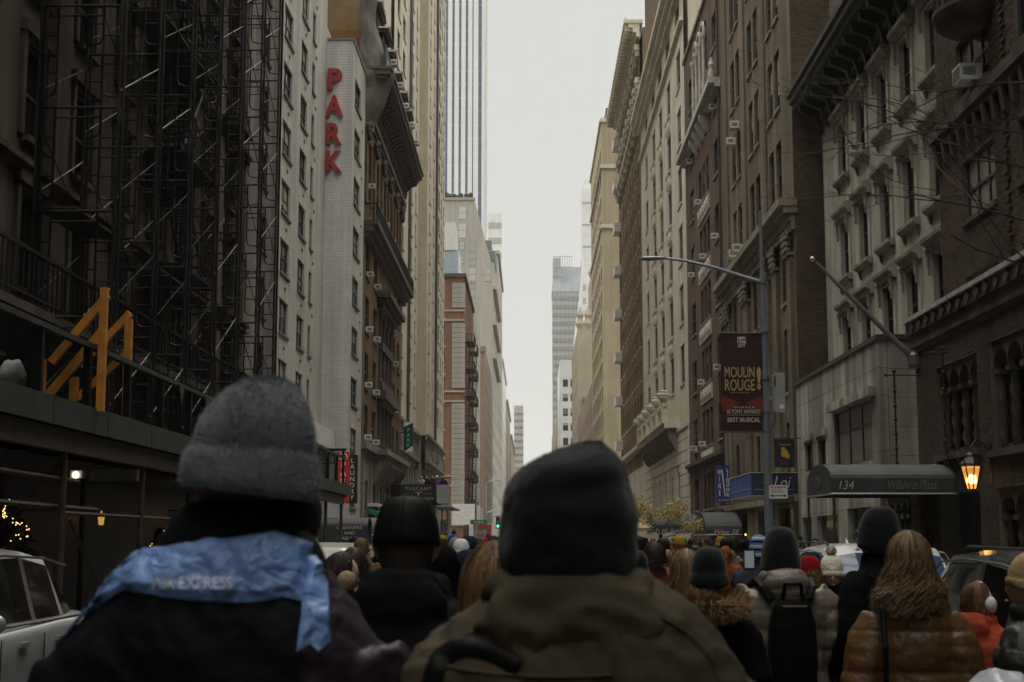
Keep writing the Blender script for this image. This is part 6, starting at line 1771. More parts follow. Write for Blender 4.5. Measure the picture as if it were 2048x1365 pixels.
m = MB(); m.prism([(2.2,0,1.6),(3.2,0,1.6),(2.85,0,2.4),(2.2,0,2.45)],(0,1,0),0.08,0.1); m.build('cab_window', M_GLASS, tk)
for xx in (-2.2,2.6):
    MB().tube([(xx,0.0,0.45),(xx,0.25,0.45)], 0.45, 14).build('wheel', M_IRON, tk)

# ---- trees
def branchy(t, start, d, ln, r, depth, rr, m, tips, up=0.12, spread=0.55):
    pts = [Vector(start)]; dv = Vector(d).normalized(); seg = 5
    for k in range(seg):
        dv = (dv + Vector((rr.uniform(-.22,.22), rr.uniform(-.22,.22), rr.uniform(-.18,.22)+up*0.3))).normalized()
        pts.append(pts[-1]+dv*(ln/seg))
    m.tube([tuple(p) for p in pts], [r*(1-0.55*k/seg) for k in range(seg+1)], 5 if r > 0.012 else 4)
    tips.append(pts[-1])
    if depth > 0:
        for k in range(rr.choice((2,3,3))):
            i = rr.choice((2,3,4,5)); nd = (dv + Vector((rr.uniform(-1,1), rr.uniform(-1,1), rr.uniform(-0.6,0.8)))*spread).normalized()
            branchy(t, pts[i], nd, ln*rr.uniform(0.5,0.75), r*0.5, depth-1, rr, m, tips, up, spread)
M_BARK = mat('dark wet bark', (0.045,0.037,0.03), 0.8, 0.3, 6, 0.4, 30)
bt = empty('bare_tree', (6.75, 17.5, 0.14), 'bare winter tree reaching thin branches across the dark brick front', 'tree')
rr = random.Random(21); m = MB(); tips = []
m.tube([(0,0,0),(0.03,0,2),(0.0,0.05,4.2)], [0.13,0.11,0.085], 8); m.build('trunk', M_BARK, bt)
m = MB()
m.tube([(0,0.05,4.2),(0.05,0.1,5.6),(0.0,0.0,7.4)], [0.085,0.06,0.03], 7)
for (z, d, ln) in ((4.6,(-1,0.1,0.1),1.9),(5.3,(-1,0.3,-0.02),2.3),(5.7,(-1,-0.1,0.06),1.8),(6.3,(-1,0.2,0.0),2.0),(6.9,(-1,0.1,0.1),1.7),(6.2,(0.6,0.5,0.5),2.0),(5.2,(0.5,-0.6,0.6),2.0),(6.9,(-0.9,0.8,0.1),2.2)):
    branchy(bt, (0,0.04,z), d, ln, 0.019, 3, rr, m, tips, up=0.0, spread=0.4)
o = m.build('branches', M_BARK, bt)
yt = empty('yellow_tree', (5.95, 69, 0.14), 'small autumn tree with sparse yellow leaves by the black awnings', 'tree')
rr = random.Random(8); m = MB(); tips = []
MB().tube([(0,0,0),(0.04,0,1.2),(0.02,0,2.1)], [0.06,0.05,0.04], 7).build('trunk', M_BARK, yt)
m = MB()
for k in range(6):
    a = k*1.05; branchy(yt, (0.02,0,1.6+0.1*k), (math.cos(a)*1.2,math.sin(a)*0.8,0.55), 1.2, 0.022, 2, rr, m, tips)
m.build('branches', M_BARK, yt)
m = MB(); M_YL = mat('yellow autumn leaf', (0.40,0.31,0.10), 0.7, 0.35, 30, 0)
for tpt in tips:
    for k in range(60):
        c = tpt+Vector((rr.gauss(0,0.2), rr.gauss(0,0.2), rr.gauss(0,0.10))); q = rr.uniform(0.03,0.065)
        d1 = Vector((rr.uniform(-1,1), rr.uniform(-1,1), rr.uniform(-1,1))).normalized(); d2 = d1.cross(Vector((rr.uniform(-1,1), rr.uniform(-1,1), rr.uniform(-1,1)))).normalized()
        m.add([c-d1*q, c+d2*q*0.6, c+d1*q, c-d2*q*0.6], [(0,1,2,3)])
tag(m.build('leaves', M_YL, yt), kind='stuff')

# ---- air conditioners in windows
AC_BOX = MB().cbox(-0.34,0.34,-0.42,0.12,0,0.42,0.015)
AC_G = MB()
for k in range(6): AC_G.box(-0.29,0.29,-0.435,-0.421,0.05+0.055*k,0.08+0.055*k)
for s in (-1,1): AC_G.box(s*0.345-0.006*s,s*0.345+0.006*s,-0.36,-0.05,0.12,0.32)
ac_b, ac_g = AC_BOX.mesh('casing', M_WHITEBOX), AC_G.mesh('grille', M_GRILLE)
def ac(X, Y, z, side, label, s=1.0, group=None):
    t = empty('air_conditioner', (X, Y, z), label, 'air conditioner', group, R(90) if side == 'L' else R(-90))
    s *= 0.62 if X < 9.6 or Y > 40 else 0.66
    t.scale = (s, s, s)
    link('casing', ac_b, t); link('grille', ac_g, t)
    return t
ac(9.66, 31.7, 11.55, 'R', 'large white window air conditioner below the round balcony', 1.35)
ac(10.55, 47.05, 13.98, 'R', 'pale air conditioner in a hooded limestone townhouse window', 1.2)
for i, (Y, z, lb) in enumerate(((67.9,20.6,'higher of two white air conditioners side by side on the tan brick building top left'),(69.3,20.2,'lower of two white air conditioners side by side on the tan brick building top left'),
        (67.9,14.8,'right one of the air conditioner pair above the tan building cornice'),(69.3,14.8,'left one of the air conditioner pair above the tan building cornice'))):
    ac(9.66, Y, z, 'R', lb, 1.35, 'air conditioners on the tan brick building')
for i, (Y, z, lb) in enumerate(((76.2,23.97,'air conditioner under the red brick arches, nearest window column'),(76.2,17.1,'air conditioner in the nearest column of the red brick building, mid height'),(87.7,24.0,'air conditioner beside the ledge end on the far red brick column'),
        (87.7,17.1,'air conditioner in the far red brick column, mid height'),(83.5,20.55,'air conditioner in the red brick triple window above the upper panel'),(81.77,17.1,'air conditioner in the red brick triple window between panels'),(83.5,10.3,'air conditioner in the red brick triple window near the banner'),
        (87.7,6.85,'lowest air conditioner on the far red brick column'),(76.2,10.3,'air conditioner peeping left of the theatre banner'),(83.5,6.85,'air conditioner in the lowest red brick triple window'))):
    ac(9.66, Y, z, 'R', lb, 1.1, 'air conditioners on the red brick building')
k = 0
for Y, z, lb in ((82.5,16.25,'air conditioner on the ochre building, top row, nearest column'),(86.7,16.25,'air conditioner on the ochre building, top row, second column'),(82.5,13.15,'air conditioner on the ochre building, second row, nearest column'),(86.7,13.15,'air conditioner on the ochre building, second row, second column'),
        (82.5,10.05,'air conditioner on the ochre building, third row, nearest column'),(86.7,10.05,'air conditioner on the ochre building, third row, second column'),(99,10.05,'air conditioner on the ochre building, third row, beyond the dark bay'),(82.5,7.15,'air conditioner on the ochre building, bottom row, nearest column'),(86.7,7.15,'air conditioner on the ochre building, bottom row, second column'),(99,13.15,'air conditioner on the ochre building, second row, beyond the dark bay')):
    ac(XL+0.04, Y, z, 'L', lb, 1.15, 'air conditioners on the ochre building')
for j, lb in enumerate(('nearest','second','third','fourth','fifth')):
    ac(XL+1.1, 83.5+4.36*j, 28.75, 'L', lb+' air conditioner along the mansard roof parapet of the ochre building', 1.3, 'air conditioners along the roof parapet')
for j, (Y, z) in enumerate(((83.0,21.4),(91.7,21.0),(96.1,20.8))):
    ac(XL+0.04, Y, z, 'L', ('nearest','middle','farthest')[j]+' air conditioner above the iron balcony of the ochre building', 1.1, 'air conditioners above the iron balcony')

# ================================================================== CARS
M_TYRE = mat('tyre rubber', (0.015,0.015,0.015), 0.8, 0.1)
M_RIM = mat('alloy rim', (0.4,0.4,0.41), 0.35, 0.05, metal=0.8, bump=0)
M_CHROME = mat('bright window trim', (0.6,0.61,0.62), 0.2, 0.05, metal=0.9, bump=0)
M_CGLASS = glass_mat('tinted car glass', (0.004,0.0045,0.005), 0.03, 0.1); M_CGLASS.node_tree.nodes['Principled BSDF'].inputs['Specular IOR Level'].default_value = 0.2
M_CBLUE = glass_mat('windscreen with sky tint', (0.03,0.06,0.12), 0.04, 0.1)
M_TAIL = mat('red tail lamp', (0.25,0.01,0.01), 0.25, 0.05, bump=0)
M_HEAD = mat('clear headlamp', (0.5,0.52,0.54), 0.15, 0.05, bump=0)
def paint(name, col, metal=0.3):
    return mat(name, col, 0.32, 0.04, 2, 0, metal=metal, coat=0.8)
def suv(name, label, loc, rz, pm, glass=None, group=None, rails=True):
    t = empty(name, loc, label, 'car', group, rz)
    g = glass or M_CGLASS
    # lower body: stations along y, rear to front
    def ring(y, w, zb, zt, crown=0.02):
        h = [(w*0.86,zb),(w*0.97,zb+0.12),(w,zb+(zt-zb)*0.55),(w*0.985,zt-0.10),(w*0.94,zt-0.02),(w*0.7,zt+crown*0.6),(w*0.35,zt+crown)]
        return [(a,y,z) for a,z in h] + [(-a,y,z) for a,z in h[::-1]]
    st = [(-2.34,0.80,0.45,0.95),(-2.28,0.88,0.36,1.06),(-2.0,0.92,0.30,1.10),(-1.2,0.94,0.27,1.08),(0,0.94,0.26,1.05),(0.9,0.94,0.27,1.03),(1.2,0.93,0.28,1.02),(1.7,0.91,0.30,0.98),(2.1,0.87,0.34,0.90),(2.28,0.80,0.40,0.80),(2.36,0.70,0.45,0.68)]
    m = MB(); m.sm = True; m.loft([ring(*s) for s in st]); m.build('body', pm, t)
    m = MB(); m.box(-0.86,0.86,-2.1,2.1,0.2,0.32); m.build('underbody', M_TYRE, t)
    # greenhouse
    GS = [(-2.26,0.72,0.60,1.09,0),(-1.92,0.79,0.60,1.36,1),(-1.52,0.83,0.63,1.555,1),(-1.40,0.84,0.65,1.59,0),(-0.70,0.86,0.68,1.66,1),(-0.60,0.86,0.68,1.665,0),(0.28,0.86,0.68,1.655,1),(0.38,0.86,0.67,1.64,0),(0.72,0.85,0.63,1.56,2),(1.32,0.80,0.60,1.07,2)]
    def gr(y, wb, wr, zr):
        zb = 1.03; k = max(0.02, (zr-zb))
        p = [(wb,zb),(wb-0.015,zb+0.05*min(1,k/0.5)),(wr+(wb-wr)*0.16,zr-0.09*min(1,k/0.5)),(wr,zr-0.035*min(1,k/0.5)),(wr*0.6,zr+0.008),(0.001,zr+0.015)]
        return [(a,y,z) for a,z in p] + [(-a,y,z) for a,z in p[::-1]]
    R_ = [gr(*s[:4]) for s in GS]
    roof = MB(); roof.sm = True; gl = MB(); gl.sm = True; pil = MB()
    n = 12
    for i in range(len(R_)-1):
        kind = ('glass' if (GS[i][4] == 0 and i in (3,5)) or i in (1,) else 'pillar')
        for j in range(n-1):
            f = [R_[i][j],R_[i][j+1],R_[i+1][j+1],R_[i+1][j]]
            side = j in (1, n-3); top = 3 <= j <= n-5
            if side and i in (1,3,5): gl.add(f, [(0,1,2,3)])
            elif side and i in (7,): gl.add(f, [(0,1,2,3)])
            elif top and i == 8: gl.add(f, [(0,1,2,3)])
            elif top and i in (0,1): gl.add(f, [(0,1,2,3)])
            elif side: MB().add(f, [(0,1,2,3)]).build('pillar', M_CHROME if pm.name.startswith('silver') else M_FRAME, t)
            else: roof.add(f, [(0,1,2,3)])
    roof.build('roof', pm, t); gl.build('window_glass', g, t);
    for s in (-1,1):
        m = MB(); m.tube([(s*0.868,-2.0,1.065),(s*0.878,-1.2,1.06),(s*0.88,0.3,1.06),(s*0.862,1.1,1.06)], 0.012, 5); m.tube([(s*0.745,-1.75,1.50),(s*0.735,-1.2,1.565),(s*0.735,-0.2,1.595),(s*0.735,0.5,1.565),(s*0.74,0.9,1.40)], 0.011, 5); m.build('window_trim', M_CHROME, t)
        if rails:
            m = MB(); m.tube([(s*0.60,-1.6,1.63),(s*0.61,-1.45,1.68),(s*0.61,0.1,1.695),(s*0.60,0.28,1.655)], 0.014, 6); m.build('roof_rail', M_CHROME if pm.name.startswith('silver') else M_IRON, t)
        for y in (-0.15,-1.05):
            MB().box(s*0.935-0.02,s*0.935+0.025,y-0.1,y+0.1,0.9,0.935).build('door_handle', pm, t)
        for y in (-0.65, 0.35, -1.5):
            MB().box(s*0.938-0.004,s*0.938+0.003,y-0.004,y+0.004,0.35,0.98).build('door_seam', M_TYRE, t)
        m = MB(); m.sphere((s*1.02,0.78,1.12), 0.10, 0.06, 0.075, 10, 6); m.tube([(s*0.9,0.8,1.05),(s*1.0,0.79,1.1)], 0.025, 5); m.build('mirror', pm, t, smooth=True)
        for y in (-1.42, 1.42):
            w = MB(); w.sm = True; prof = [(0.19,-0.11),(0.30,-0.115),(0.345,-0.08),(0.355,0.0),(0.345,0.08),(0.30,0.115),(0.19,0.11)]
            w.loft([[(dx, r_*math.cos(a), r_*math.sin(a)) for a in [2*PI*k/24 for k in range(24)]] for r_, dx in prof], False)
            wo = w.build('wheel', M_TYRE, t, (s*0.83, y, 0.355))
            q = MB(); q.tube([(s*0.03,0,0),(s*0.09,0,0)], 0.06, 8)
            for k in range(10):
                a = 2*PI*k/10; q.add([(s*0.085,0.05*math.cos(a-0.3),0.05*math.sin(a-0.3)),(s*0.1,0.23*math.cos(a-0.1),0.23*math.sin(a-0.1)),(s*0.1,0.23*math.cos(a+0.1),0.23*math.sin(a+0.1)),(s*0.085,0.05*math.cos(a+0.3),0.05*math.sin(a+0.3))], [(0,1,2,3)])
            q.lathe([(0.2,0.02),(0.235,0.1),(0.2,0.1)], 20, Matrix.Rotation(R(90)*s, 4, 'Y')); q.build('rim', M_RIM, wo)
            ar = MB(); ar.prism([(s*0.90, y+0.42*math.cos(a), 0.355+0.42*math.sin(a)) for a in [PI*k/12 for k in range(13)]], (1,0,0), -0.03, 0.045); ar.build('wheel_arch', M_TYRE, t)
        MB().sphere((s*0.74,-2.26,0.93), 0.13, 0.09, 0.10, 10, 6).build('tail_lamp', M_TAIL, t, smooth=True)
        MB().sphere((s*0.68,2.17,0.76), 0.17, 0.12, 0.07, 10, 6).build('headlamp', M_HEAD, t, smooth=True)
    MB().box(-0.4,0.4,2.28,2.37,0.48,0.72).build('grille', M_IRON, t); MB().box(-0.82,0.82,-2.38,-2.24,0.38,0.6).build('bumper', M_FRAME, t); MB().box(-0.26,0.26,-2.345,-2.33,0.70,0.84).build('licence_plate', M_WHITE, t)
    m = MB(); m.sm = True; m.add([(-0.02,-1.55,1.66),(0.02,-1.55,1.66),(0.0,-1.38,1.66),(0.0,-1.58,1.76)], [(0,1,3),(1,2,3),(2,0,3)]); m.build('aerial_fin', pm, t)
    return t
P_SIL = paint('silver car paint', (0.42,0.44,0.46), 0.55); P_BLK = paint('blue black car paint', (0.012,0.015,0.022), 0.1); P_WHT = paint('white car paint', (0.62,0.63,0.64), 0.1); P_TAN = paint('champagne car paint', (0.40,0.37,0.30), 0.4)
suv('parked_suv', 'silver parked SUV with bright window trim at the left kerb', (-4.85, 11.6, 0), R(180), P_SIL, rails=False)
suv('parked_suv', 'dark blue black SUV with roof rails parked by the dark brick building', (4.22, 12.4, -0.03), R(0), P_BLK)
suv('parked_suv', 'white SUV with blue tinted windscreen facing the camera, behind the dark one', (4.2, 18.6, 0), R(180), P_WHT, M_CBLUE)
suv('parked_suv', 'champagne SUV seen from behind between the beanie and the cap', (-3.35, 25.3, 0), R(0), P_TAN)

# ================================================================== PEOPLE
def cloth_mat(name, col, rough=0.8, bump=0.35, bscale=6, sheen=0.15, var=0.18, fine=120, objcol=False, spec=0.3):
    m = mat(name, col, rough, var, 5, 0, spec=0.06 if spec <= 0.36 else spec*0.6, sheen=sheen*0.06, objcol=objcol)
    n, l, b = m.node_tree.nodes, m.node_tree.links, m.node_tree.nodes['Principled BSDF']
    tc = N(n, 'ShaderNodeTexCoord')
    n1 = N(n, 'ShaderNodeTexNoise', Scale=bscale, Detail=4); n1.inputs['Distortion'].default_value = 0.8
    n2 = N(n, 'ShaderNodeTexNoise', Scale=fine, Detail=2)
    l.new(tc.outputs['Object'], n1.inputs['Vector']); l.new(tc.outputs['Object'], n2.inputs['Vector'])
    b1 = N(n, 'ShaderNodeBump', Strength=bump, Distance=0.03); b2 = N(n, 'ShaderNodeBump', Strength=0.25, Distance=0.002)
    l.new(n1.outputs['Fac'], b1.inputs['Height']); l.new(n2.outputs['Fac'], b2.inputs['Height'])
    l.new(b1.outputs[0], b2.inputs['Normal']); l.new(b2.outputs[0], b.inputs['Normal'])
    return m
M_SKIN = mat('fair skin', (0.42,0.26,0.19), 0.55, 0.12, 12, 0.08, 80)
M_SKIND = mat('brown skin', (0.16,0.085,0.05), 0.55, 0.12, 12, 0.08, 80)
M_PANTS = cloth_mat('dark trousers', (0.008,0.0085,0.010))
M_SHOE = mat('dark shoes', (0.02,0.018,0.016), 0.6, 0.2)
M_COATV = cloth_mat('crowd coat', (0.03,0.03,0.03), objcol=True)
M_HATV = cloth_mat('crowd hat', (0.03,0.03,0.03), bump=0.2, objcol=True)
def hairv():
    m, n, l, b = newmat('crowd hair')
    ge = N(n, 'ShaderNodeNewGeometry'); oi = N(n, 'ShaderNodeObjectInfo'); mr = N(n, 'ShaderNodeMapRange'); mr.inputs['To Min'].default_value = 0.1; mr.inputs['To Max'].default_value = 1.5
    l.new(ge.outputs['Random Per Island'], mr.inputs['Value']); mu = N(n, 'ShaderNodeVectorMath', operation='SCALE')
    l.new(oi.outputs['Color'], mu.inputs[0]); l.new(mr.outputs[0], mu.inputs['Scale']); l.new(mu.outputs[0], b.inputs['Base Color'])
    b.inputs['Roughness'].default_value = 0.65; b.inputs['Specular IOR Level'].default_value = 0.1
    return m
M_HAIRV = hairv()
M_EYE = mat('dark eye', (0.02,0.015,0.012), 0.25, 0, bump=0)
M_EYEW = mat('eye white', (0.55,0.53,0.5), 0.3, 0, bump=0)
M_LIP = mat('lips', (0.30,0.12,0.10), 0.5, 0.1, bump=0)
M_BROW = mat('eyebrow hair', (0.03,0.02,0.015), 0.7, 0.1, bump=0)

def remesh(mb, voxel, smooth, name, mats):
    """melt overlapping closed shapes into one continuous skin"""
    me = mb.mesh(name, mats)
    o = bpy.data.objects.new(name, me); COL.objects.link(o)
    md = o.modifiers.new('r', 'REMESH'); md.mode = 'VOXEL'; md.voxel_size = voxel
    if smooth:
        ms = o.modifiers.new('s', 'SMOOTH'); ms.factor = 0.5; ms.iterations = smooth
    dg = bpy.context.evaluated_depsgraph_get()
    out = bpy.data.meshes.new_from_object(o.evaluated_get(dg))
    bpy.data.objects.remove(o); bpy.data.meshes.remove(me)
    out.name = name
    out.materials.clear()
    for q in (mats if isinstance(mats, (list, tuple)) else [mats]): out.materials.append(q)
    out.polygons.foreach_set('use_smooth', [True]*len(out.polygons))
    return out

def displace(me, fn):
    """push vertices along their normals by fn(co, normal)"""
    nrm = [v.normal.copy() for v in me.vertices]
    for v, n_ in zip(me.vertices, nrm):
        v.co = v.co + n_*fn(v.co, n_)
    me.update()

def sring(cx, cy, z, hw, hd, n=24, p=2.4, tilt=0.0):
    out = []
    for k in range(n):
        a = 2*PI*k/n; c, s = math.cos(a), math.sin(a)
        x = math.copysign(abs(c)**(2/p), c)*hw; y = math.copysign(abs(s)**(2/p), s)*hd
        out.append((cx+x, cy+y, z+tilt*x))
    return out

def head_shape(mb, c=(0,0.01,1.635), s=1.0, face=True):
    """skull, jaw, nose, ears; face looks to +y"""
    cx, cy, cz = c
    rings = []; n = 28
    for i in range(1, 20):
        a = PI*i/20; t = -math.cos(a)
        rr = math.sin(a)
        ring = []
        for k in range(n):
            b = 2*PI*k/n
            x = 0.077*rr*math.cos(b); y = 0.098*rr*math.sin(b); z = 0.118*t
            if z < 0: x *= 1-0.28*(-z/0.118)**1.3; y *= 1-0.10*(-z/0.118)
            if y > 0 and z < 0.02: y += 0.012*(-(z-0.02)/0.118)*1.2*rr
            if z < -0.02 and y < 0: y *= 0.85
            if face and y > 0.03:
                y += 0.028*math.exp(-((x/0.012)**2+((z+0.022)/0.018)**2))+0.012*math.exp(-((x/0.009)**2+((z-0.005)/0.02)**2))
                for sx in (-1, 1): y -= 0.012*math.exp(-(((x-sx*0.031)/0.016)**2+((z-0.012)/0.011)**2))
                y += 0.006*math.exp(-((x/0.024)**2+((z+0.062)/0.009)**2)) - 0.004*math.exp(-((x/0.03)**2+((z+0.078)/0.007)**2)) + 0.008*math.exp(-((x/0.02)**2+((z+0.1)/0.014)**2))
                y += 0.006*math.exp(-(((abs(x)-0.03)/0.02)**2+((z-0.032)/0.008)**2))
            ring.append((cx+x*s, cy+y*s, cz+z*s))
        rings.append(ring)
    mb.loft(rings)
    for sx in (-1, 1):
        mb.sphere((cx+sx*0.080*s, cy-0.008*s, cz-0.012*s), 0.013*s, 0.022*s, 0.034*s, 8, 6)
        mb.sphere((cx+sx*0.075*s, cy+0.002*s, cz-0.012*s), 0.015*s, 0.018*s, 0.026*s, 8, 6)

ARMS = {
 'down':  {s: [(s*0.175,0,1.425),(s*0.245,-0.03,1.14),(s*0.26,0.06,0.90)] for s in (-1,1)},
 'front': {s: [(s*0.175,0,1.425),(s*0.275,-0.02,1.15),(s*0.13,0.20,1.10)] for s in (-1,1)},
 'pocket':{s: [(s*0.175,0,1.425),(s*0.29,-0.06,1.16),(s*0.21,0.10,0.98)] for s in (-1,1)},
}
ARMS['snug'] = {s: [(s*0.15,0,1.38),(s*0.222,-0.045,1.14),(s*0.195,0.10,0.96)] for s in (-1,1)}
ARMS['phone'] = {-1: [(-0.175,0,1.425),(-0.26,0.13,1.20),(-0.14,0.34,1.44)], 1: [(0.175,0,1.425),(0.25,0.1,1.18),(0.06,0.30,1.30)]}
ARMS['read'] = {-1: [(-0.175,0,1.425),(-0.25,0.0,1.15),(-0.05,0.24,1.20)], 1: [(0.175,0,1.425),(0.25,0.0,1.15),(0.07,0.25,1.22)]}

def hand(mb, w, e, s, curl=0.5):
    """palm, four unequal bent fingers and a thumb, growing out of the wrist"""
    d = (Vector(w)-Vector(e)).normalized(); w = Vector(w)
    side = d.cross(Vector((0,1,0.2))).normalized()*s
    up = side.cross(d).normalized()
    mb.tube([w-d*0.03, w+d*0.02, w+d*0.085], [0.026,0.034,0.036], 10, flat=0.55)
    for k, ln in enumerate((0.066,0.076,0.072,0.056)):
        b = w+d*0.075+side*((k-1.5)*0.019)
        p1 = b+d*ln*0.45-up*curl*0.010; p2 = p1+d*ln*0.33-up*curl*0.022; p3 = p2+d*ln*0.22-up*curl*0.026
        mb.tube([b-d*0.02,b,p1,p2,p3], [0.0085,0.009,0.0085,0.0078,0.006], 6)
    b = w+d*0.02-side*0.028
    mb.tube([b, b-side*0.022+d*0.028-up*0.01, b-side*0.026+d*0.062-up*0.022], [0.012,0.011,0.008], 6)

def body_mesh(name, arms='down', skin=None, voxel=0.013, hands=True, face=True, turn=0.0, tilt=0.0, lean=0.0, legs=True):
    mb = MB()
    T = [(0.86,0.155,0.11),(0.95,0.168,0.12),(1.08,0.145,0.105),(1.25,0.16,0.11),(1.36,0.175,0.11),(1.43,0.15,0.09),(1.475,0.085,0.07),(1.50,0.058,0.06),(1.56,0.054,0.058),(1.60,0.05,0.055)]
    mb.loft([sring(0,0,z,a,b) for z,a,b in T])
    h = MB(); head_shape(h, face=face)
    M = Matrix.Translation((0,0.0,1.55)) @ Matrix.Rotation(turn, 4, 'Z') @ Matrix.Rotation(tilt, 4, 'X') @ Matrix.Translation((0,0,-1.55))
    h.v = [tuple(M @ Vector(p)) for p in h.v]
    mb.add(h.v, h.f)
    for s in (-1, 1):
        a = ARMS[arms][s]
        mb.tube([a[0],a[1],a[2]], [0.055,0.043,0.03], 10)
        mb.tube([(s*0.085,0,0.95),(s*0.095,0.01,0.5),(s*0.095,-0.015,0.09)], [0.088,0.06,0.045], 12)
        mb.tube([(s*0.095,-0.06,0.05),(s*0.1,0.05,0.055),(s*0.105,0.15,0.035)], [0.04,0.045,0.032], 10, flat=0.9)
    me = remesh(mb, voxel, 3, name, [skin or M_SKIN, M_PANTS, M_SHOE])
    if hands:
        bm = bmesh.new(); bm.from_mesh(me)
        hb = MB()
        for s in (-1, 1): hand(hb, ARMS[arms][s][2], ARMS[arms][s][1], s)
        vs = [bm.verts.new(p) for p in hb.v]
        for f in hb.f:
            try: q = bm.faces.new([vs[i] for i in f]); q.smooth = True
            except ValueError: pass
        bm.to_mesh(me); bm.free()
    for p in me.polygons:
        z = p.center.z
        p.material_index = 2 if z < 0.1 else 1 if (z < 1.02 and abs(p.center.x) < 0.2) else 0
    return me, M

def coat_mesh(name, m, hem=0.72, girth=1.0, thick=0.02, arms='down', puff=0.0, spacing=0.085, hood='none', voxel=0.014, wrinkle=0.006, collar=True, sleeve=1.0, smooth=4, seed=0.0, shoulder=1.0):
    mb = MB(); t = thick; g = girth
    T = [(hem,0.19*g+t,0.15*g+t,0),(0.92,0.185*g+t,0.145*g+t,0),(1.08,0.165*g+t,0.13*g+t,0),(1.25,0.178*g+t,0.13*g+t,-0.005),(1.36,0.19*g*shoulder+t,0.125*g+t,-0.008),(1.425,0.165*g*shoulder+t,0.10*g+t,-0.01),(1.475,0.105*g+t,0.082+t,-0.008),(1.50,0.075+t,0.075+t,0.0)]
    if collar: T += [(1.545,0.066+t,0.07+t,0.0),(1.56,0.062+t,0.066+t,0.0)]
    mb.loft([sring(0,yc,z,a,b) for z,a,b,yc in T])
    for s in (-1, 1):
        a = ARMS[arms][s]
        e = Vector(a[1]); w = Vector(a[2]); sh = Vector(a[0])
        mb.tube([sh+Vector((-s*0.03,0,0.0)), sh+(e-sh)*0.25, e, e+(w-e)*0.5, e+(w-e)*1.02], [(0.068+t)*sleeve,(0.072+t)*sleeve,(0.060+t)*sleeve,(0.054+t)*sleeve,(0.045+t)*sleeve], 14)
    if hood == 'down':
        mb.sphere((0,-0.10-t,1.475), 0.13, 0.05, 0.085, 16, 10); mb.sphere((0,-0.075-t,1.545), 0.105, 0.05, 0.035, 14, 8)
        for s in (-1,1): mb.sphere((s*0.085,-0.02,1.52), 0.04, 0.085, 0.042, 12, 8)
    if hood == 'collar':
        mb.loft([sring(0,-0.01,1.44,0.15,0.12),sring(0,-0.015,1.50,0.135,0.115),sring(0,-0.015,1.555,0.12,0.105),sring(0,-0.01,1.58,0.105,0.095)])
    if hood == 'up':
        mb.sphere((0,-0.012,1.635), 0.112, 0.128, 0.15, 20, 14); mb.sphere((0,-0.02,1.52), 0.11, 0.11, 0.09, 16, 8)
    me = remesh(mb, voxel, smooth, name, m)
    arm = ARMS[arms]
    def fn(co, n_):
        d = 0.0
        if puff:
            u = co.z
            for s in (-1, 1):
                e = Vector(arm[s][1]); w = Vector(arm[s][2])
                if co.x*s > 0.2*g+t and (arms != 'down'):
                    ax = (w-e).normalized(); q = (co-e).dot(ax)
                    if q > 0: u = e.z-q
            d += puff*(abs(math.sin(PI*u/spacing))**0.5-0.6)
            d += 0.3*puff*noise.noise(Vector((co.x*22, co.y*22, co.z*9+seed)))
        d += wrinkle*noise.noise(Vector((co.x*9+seed, co.y*9, co.z*16)))+wrinkle*0.6*noise.noise(Vector((co.x*22, co.y*22+seed, co.z*30)))
        return d
    displace(me, fn)
    return me

def beanie_mesh(name, m, cuff=0.055, top=0.155, r=(0.089,0.109), pom=0.0, cuffout=0.007, slouch=(0,-0.01), ribs=0, low=0.0, n=48, lump=0.004):
    """knit cap round the head centre; z=0 is head centre"""
    mb = MB(); mb.sm = True
    z0 = -0.03-low
    prof = []
    if cuff: prof += [(0.97,z0+0.003,0.0),(1.0,z0,cuffout*0.7),(1.02,z0+cuff*0.3,cuffout),(1.02,z0+cuff*0.8,cuffout),(1.0,z0+cuff,cuffout*0.6),(0.985,z0+cuff+0.004,0.0)]
    else: prof += [(0.98,z0,0.0)]
    zt = top; zb = z0+(cuff or 0)+0.006
    for k in range(1, 15):
        a = k/14*PI/2
        prof.append((max(0.02, math.cos(a)**0.62), zb+(zt-zb)*math.sin(a)**1.0, 0.0))
    rings = []
    for f, z, o in prof:
        sl = max(0, (z-0.05)/0.12)
        ring = []
        for k in range(n):
            b = 2*PI*k/n
            q = 1+lump*8*noise.noise(Vector((math.cos(b)*1.6, math.sin(b)*1.6, z*14)))*0.5
            if ribs: q += 0.012*math.cos(b*ribs)
            ring.append(((r[0]*f*q+o)*math.cos(b)+slouch[0]*sl, (r[1]*f*q+o)*math.sin(b)-0.008+slouch[1]*sl, z+0.034*math.sin(b)*max(0.0, 1-max(0.0, z-z0)/0.11)))
        rings.append(ring)
    mb.loft(rings)
    if pom:
        rr = random.Random(4)
        mb.sphere((slouch[0],slouch[1],top+pom*0.7), pom*0.8, n=12, m=8)
        for k in range(500):
            d = Vector((rr.gauss(0,1), rr.gauss(0,1), rr.gauss(0,1))).normalized(); c = Vector((slouch[0],slouch[1],top+pom*0.7)); q = d.orthogonal()*0.004
            mb.add([c+d*pom*0.6-q, c+d*pom*0.6+q, c+d*pom*rr.uniform(0.95,1.2)], [(0,1,2)])
    return mb.mesh(name, m)

